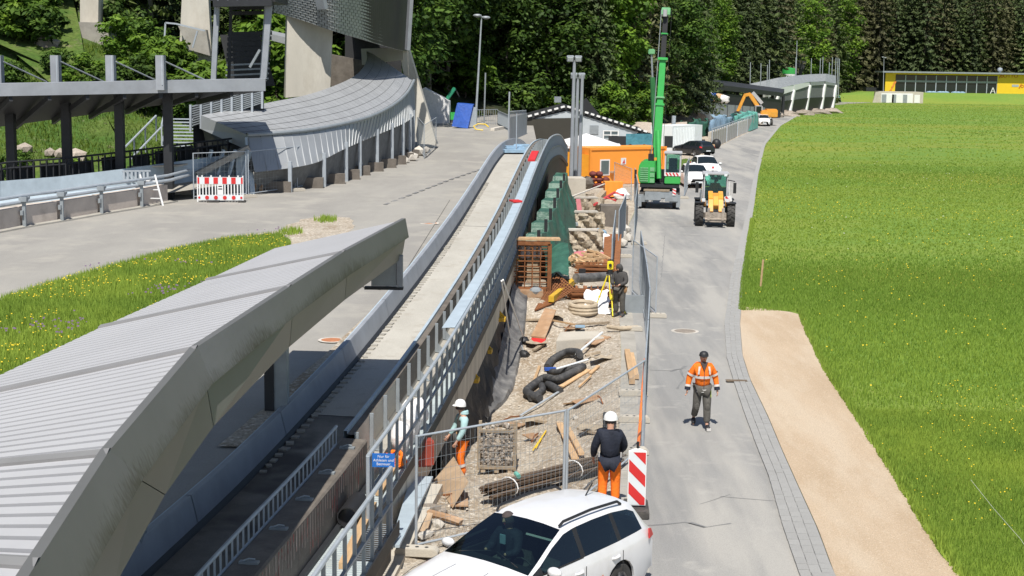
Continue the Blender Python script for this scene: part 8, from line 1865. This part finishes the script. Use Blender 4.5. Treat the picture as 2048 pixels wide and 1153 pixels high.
# ------------------------------------------------------------------ trees
def cards(P0, N, s, tint, asp=1.5):
    """leaf-sized quads at P0 (n,3) with normals N, half size s"""
    n = len(P0); N = N/np.linalg.norm(N, axis=1)[:,None]; r = np.random.randn(n, 3); a = np.cross(N, r); a /= np.linalg.norm(a, axis=1)[:,None]; b = np.cross(N, a)
    s = s[:,None]; v = np.stack([P0-a*s*asp, P0-b*s*.7, P0+a*s*asp, P0+b*s*.7], 1); return v.reshape(-1, 3), np.repeat(tint, 4)
def conifer(H_, R_, seed, dens=1.0, cs=.17, gap=1.0):
    rs = np.random.RandomState(seed); V = []; T_ = []
    z = H_*.06
    while z < H_*.99:
        f = 1-z/H_; rad = R_*(f**.75)*(.85+.3*rs.rand()); nb = int((5+5*f)*dens)+2; a0 = rs.rand()*6.28
        for k in range(nb):
            a = a0+6.283*k/nb+rs.randn()*.18; L = rad*(.7+.5*rs.rand()); m = max(5, int(L*7.5*dens)); t = np.sqrt(rs.rand(m))*.98+.02
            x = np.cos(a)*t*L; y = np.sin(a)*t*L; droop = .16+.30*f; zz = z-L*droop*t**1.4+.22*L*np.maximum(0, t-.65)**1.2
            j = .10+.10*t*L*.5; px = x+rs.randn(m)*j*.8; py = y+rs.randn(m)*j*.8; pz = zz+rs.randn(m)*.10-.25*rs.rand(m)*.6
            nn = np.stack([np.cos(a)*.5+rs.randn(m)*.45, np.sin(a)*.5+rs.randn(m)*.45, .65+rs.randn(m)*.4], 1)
            np.random.seed(seed+int(z*10)+k); v, ti = cards(np.stack([px, py, pz], 1), nn, cs*(.7+.8*rs.rand(m)), np.clip(.18+.62*t+rs.randn(m)*.16, 0, 1), 2.0); V.append(v); T_.append(ti)  # bough tips lightened in the tint as if sunlit
        z += (H_*.020+.16+.14*f)*gap
    return np.concatenate(V), np.concatenate(T_)
def broad(H_, R_, seed, n_cl=70, per=75, cs=.17, base=.18):
    rs = np.random.RandomState(seed); V = []; T_ = []
    for c in range(n_cl):
        d = rs.randn(3); d /= np.linalg.norm(d); r = rs.rand()**.4; cen = np.array([d[0]*R_*r, d[1]*R_*r, H_*(base+(1-base)/2)+d[2]*r*H_*(1-base)*.5]); cen[:2] *= 1-.35*max(0, (cen[2]/H_-.55)*2)
        cr = R_*(.20+.16*rs.rand()); q = rs.randn(per, 3); q /= np.linalg.norm(q, axis=1)[:,None]; rr = cr*(.55+.5*rs.rand(per)); p = cen+q*rr[:,None]*np.array([1.15,1.15,.75])
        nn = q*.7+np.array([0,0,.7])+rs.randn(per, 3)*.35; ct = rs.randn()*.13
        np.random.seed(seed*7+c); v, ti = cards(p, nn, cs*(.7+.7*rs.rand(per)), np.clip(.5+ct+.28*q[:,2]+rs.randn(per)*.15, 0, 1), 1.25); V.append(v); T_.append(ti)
    return np.concatenate(V), np.concatenate(T_)
def crown_mesh(name, vt, m): v, t = vt; return fast_mesh(name, v, np.arange(len(v)).reshape(-1, 4), 4, M[m], t)
def trunk_mesh(name, H_, r, m, limbs=8, seed=0, top=.95, R_=2.0):
    rs = random.Random(seed); mb = MB(); n = 7; pts = [Vector((rs.uniform(-.05,.05)*k, rs.uniform(-.05,.05)*k, H_*top*k/n)) for k in range(n+1)]; mb.tube(pts, r, 8, rad=[r*(1.25 if k == 0 else 1-.9*k/n) for k in range(n+1)])
    for k in range(limbs):
        z = H_*rs.uniform(.12, .8); a = rs.random()*6.28; L = R_*rs.uniform(.5,.95)*(1-z/H_*.6); up = rs.uniform(-.1,.35); p = Vector((0,0,z)); mb.tube([p, p+Vector((math.cos(a)*L*.5, math.sin(a)*L*.5, L*up*.4)), p+Vector((math.cos(a)*L, math.sin(a)*L, L*up))], r*.2, 5, rad=[r*.3, r*.2, r*.06])
    me = mb.mesh(name); me.materials.append(M[m]); return me
KIND = {}
def add_kind(k, name, cm, tm): KIND.setdefault(k, []).append((name, cm, tm))
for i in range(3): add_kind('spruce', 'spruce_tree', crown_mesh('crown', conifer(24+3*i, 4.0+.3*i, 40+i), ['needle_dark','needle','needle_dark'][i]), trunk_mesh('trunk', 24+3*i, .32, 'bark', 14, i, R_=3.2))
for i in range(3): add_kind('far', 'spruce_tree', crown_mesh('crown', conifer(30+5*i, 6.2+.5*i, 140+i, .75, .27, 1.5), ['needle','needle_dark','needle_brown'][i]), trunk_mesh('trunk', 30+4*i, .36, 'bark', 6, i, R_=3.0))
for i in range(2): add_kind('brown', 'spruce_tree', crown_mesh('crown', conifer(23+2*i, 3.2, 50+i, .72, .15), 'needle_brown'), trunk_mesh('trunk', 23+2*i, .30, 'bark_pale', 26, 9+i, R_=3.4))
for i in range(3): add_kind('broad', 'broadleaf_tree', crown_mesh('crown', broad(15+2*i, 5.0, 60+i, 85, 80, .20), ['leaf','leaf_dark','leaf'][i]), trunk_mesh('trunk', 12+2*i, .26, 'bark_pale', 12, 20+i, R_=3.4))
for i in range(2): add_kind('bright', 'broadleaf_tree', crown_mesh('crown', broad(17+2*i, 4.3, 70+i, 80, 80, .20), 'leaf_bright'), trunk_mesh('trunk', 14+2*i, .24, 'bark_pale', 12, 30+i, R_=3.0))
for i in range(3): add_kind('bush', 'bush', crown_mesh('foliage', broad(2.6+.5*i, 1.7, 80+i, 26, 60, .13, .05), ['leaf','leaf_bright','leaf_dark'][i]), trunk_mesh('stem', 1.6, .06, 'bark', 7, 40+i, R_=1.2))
LBL = {'far': ('', ''), 'spruce': ('dark green spruce standing in the dense forest', 'dark spruces of the forest'), 'brown': ('bare-branched brownish spruce standing in the forest edge', 'brownish spruces of the forest'), 'broad': ('green broadleaf tree growing at the forest edge', 'broadleaf trees of the forest edge'), 'bright': ('bright fresh green broadleaf tree among the dark spruces', 'bright broadleaf trees of the forest'), 'bush': ('leafy green bush growing on the slope', 'bushes on the slope')}
ZN = [(840,'above the banked curve'),(930,'behind the white tent'),(1010,'behind the tall street lamp'),(1110,'behind the guard fences'),(1220,'behind the floodlight masts'),(1300,'behind the grey hut'),(1380,'behind the green crane boom'),(1500,'above the dark covered track'),(1700,'behind the pale covered track'),(1860,'behind the white garages'),(9999,'behind the yellow building')]
WD = {'far': 'dark green spruce', 'spruce': 'dark green spruce', 'brown': 'brownish thin spruce', 'broad': 'green broadleaf tree', 'bright': 'bright fresh green broadleaf tree', 'bush': 'leafy bush'}
def zone(k, x, y, row):
    px = CXP+F*x/y; z = next(n for lim, n in ZN if px < lim); w_ = ('standing at the forest edge ' if row < 2 else 'deep in the forest ') if k != 'bush' else 'growing on the slope '
    return WD[k]+' '+w_+z, WD[k]+('s' if k in ('far','spruce','brown','broad','bright') else 'es')+' '+z
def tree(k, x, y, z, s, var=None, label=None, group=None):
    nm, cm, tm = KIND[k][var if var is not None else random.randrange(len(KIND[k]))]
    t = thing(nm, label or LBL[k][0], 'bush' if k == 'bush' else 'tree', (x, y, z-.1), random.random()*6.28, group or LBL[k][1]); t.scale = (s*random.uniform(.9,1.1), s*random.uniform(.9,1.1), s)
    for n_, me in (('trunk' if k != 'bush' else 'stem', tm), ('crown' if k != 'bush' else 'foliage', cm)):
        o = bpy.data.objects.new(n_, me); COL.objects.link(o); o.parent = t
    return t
def px_to(x, y_depth): return (x-CXP)/F*y_depth*1.0
rt = random.Random(11)
# forest in rows: picture column -> depth of the forest edge there
EDGE = lin([760,830,900,1000,1100,1200,1300,1370,1400,1480,1560,1650,1700,2100], [114,132,148,150,154,156,170,205,262,285,335,420,458,474])
nfor = 0
for row, (off, step) in enumerate(((2,33),(9,36),(17,40),(27,46),(40,56))):
    x = 690+row*13 if row == 0 else 600
    while x < 2130:
        d = EDGE(x)+off*(1 if x < 1450 else 1.5)+rt.uniform(-2.5,2.5); s_px = step*(150/d)**.55
        wx = px_to(x+rt.uniform(-7,7), d); wz = hill_z(wx, d)
        if x < 840: k = rt.choice(['broad','broad','spruce']) if row < 2 else 'spruce'
        elif x < 1020: k = rt.choice(['broad','broad','spruce','broad']) if row < 2 else 'spruce'
        elif x < 1120: k = rt.choice(['brown','spruce','brown','broad']) if row < 2 else 'spruce'
        elif x < 1250: k = rt.choice(['broad','spruce','bright']) if row < 2 else 'spruce'
        elif x < 1360: k = rt.choice(['brown','spruce','broad']) if row < 2 else 'spruce'
        elif x < 1440: k = rt.choice(['bright','bright','spruce']) if row < 2 else 'spruce'
        elif x < 1680: k = rt.choice(['spruce','brown','bright','spruce']) if row < 3 else 'spruce'
        else: k = rt.choice(['spruce','spruce','brown','spruce']) if row < 2 else 'spruce'
        if d > 300 and k in ('spruce', 'brown'): k = 'far'
        sc_ = rt.uniform(.8,1.2)*(1.0 if d < 300 or k == 'far' else 1.55)
        if not (x < 835 and d < 118): tree(k, wx, d, wz, sc_, None, *zone(k, wx, d, row)); nfor += 1
        x += s_px*rt.uniform(.8,1.2)*(1.45 if d > 300 else 1)
# low green in front of the forest
x = 925
while x < 1370:
    d = EDGE(x)-3+rt.uniform(-2,2); wx = px_to(x, d); tree('bush', wx, d, hill_z(wx, d) if hill_z(wx, d) > .5 else foot_z(wx, d), rt.uniform(.9,1.7), None, *zone('bush', wx, d, 0)); x += rt.uniform(12,26)
# bushes on the hillside
for (x, y, d, s, v) in [(20,70,86,1.3,1),(60,55,88,1.5,1),(35,30,92,1.6,0),(85,75,86,1.1,0),(110,30,93,1.2,2),(240,80,88,.9,1),(265,60,92,1.0,0),(300,100,84,1.0,1),(340,95,83,1.2,1),(365,112,82,1.2,1),(390,120,81,1.1,1),(325,125,80,1.0,0),(280,130,80,.9,2),(215,135,80,.8,0),(165,130,80,.8,1),(120,120,82,.7,0),(240,30,95,1.0,2),(550,60,98,1.8,1),(560,45,104,2.0,1),(620,120,104,1.2,0),(20,120,80,.7,0),(60,140,78,.6,0),(400,100,83,1.0,1),(300,60,95,.9,0),(440,185,79,.6,0),(470,190,79,.7,1),(555,185,84,.8,1),(30,270,70,.5,0),(150,270,70,.4,1),(330,265,73,.5,0),(660,180,96,1.1,2)]:
    q = P(x, y, Y=d); tree('bush', q.x, d, hill_z(q.x, d)-.1, s, v, *(lambda w: ('%s bush on the green hillside %s' % ('large leafy' if s > 1 else 'small leafy', w), 'bushes '+w))('above the far end of the canopy' if x < 135 else 'around the weathered pier block' if x < 275 else 'by the guard hoop and tapered pier' if x < 420 else 'under the steel tower' if x < 500 else 'beside the broad concrete pier'))
for k, (x, y, d, s) in enumerate([(70,-10,112,.9),(200,-10,114,1.0),(300,0,116,1.0),(480,-20,118,.9),(560,0,112,.8),(120,0,118,1.1),(-10,0,112,1.0),(390,-10,120,1.1),(650,30,116,.9),(250,0,124,1.1)]):
    q = P(x, y, Y=d); tree(['broad','spruce'][k % 2], q.x, d, hill_z(q.x, d)-.2, s, label='shady tree above the green hillside behind the piers', group='trees above the hillside')
# weeds and rocks on the hillside
n = 110000; xs = np.random.rand(n)*38-36; ys = 66+np.random.rand(n)*34; ok = []
gx = np.linspace(-40, 4, 60); gy = np.linspace(60, 105, 60); HZ = np.array([[hill_z(a, b) if True else 0 for b in gy] for a in gx]); HD = np.array([[1.0 if hill_z(a, b)-foot_z(a, b) > .7 and a < -8.5 else 0 for b in gy] for a in gx])
def bil(A, x, y):
    i = np.clip((x-gx[0])/(gx[1]-gx[0]), 0, 58.99); j = np.clip((y-gy[0])/(gy[1]-gy[0]), 0, 58.99); i0 = i.astype(int); j0 = j.astype(int); a = i-i0; b = j-j0
    return A[i0,j0]*(1-a)*(1-b)+A[i0+1,j0]*a*(1-b)+A[i0,j0+1]*(1-a)*b+A[i0+1,j0+1]*a*b
k = bil(HD, xs, ys) > .8; xs, ys = xs[k], ys[k]; pz = bil(HZ, xs, ys)
blades('hillside_weeds', np.stack([xs, ys, pz-.05], 1), .24, .032, 'weed', 'tall weeds covering the green hillside', lean=.6)
for i, (x, y, s) in enumerate([(150,262,.6),(120,285,.45),(100,292,.4),(92,60,.9),(100,85,.6),(225,70,.5),(50,290,.5),(140,248,.6)]):
    d = 72 if y > 200 else 86; q = P(x, y, Y=d); o = bpy.data.objects.new('boulder', STN[i % 4]); COL.objects.link(o); o.matrix_world = TRS((q.x, d, hill_z(q.x, d)+s*.3), s, i); tag(o, 'grey boulder lying on the green hillside', 'boulder', 'boulders on the hillside')
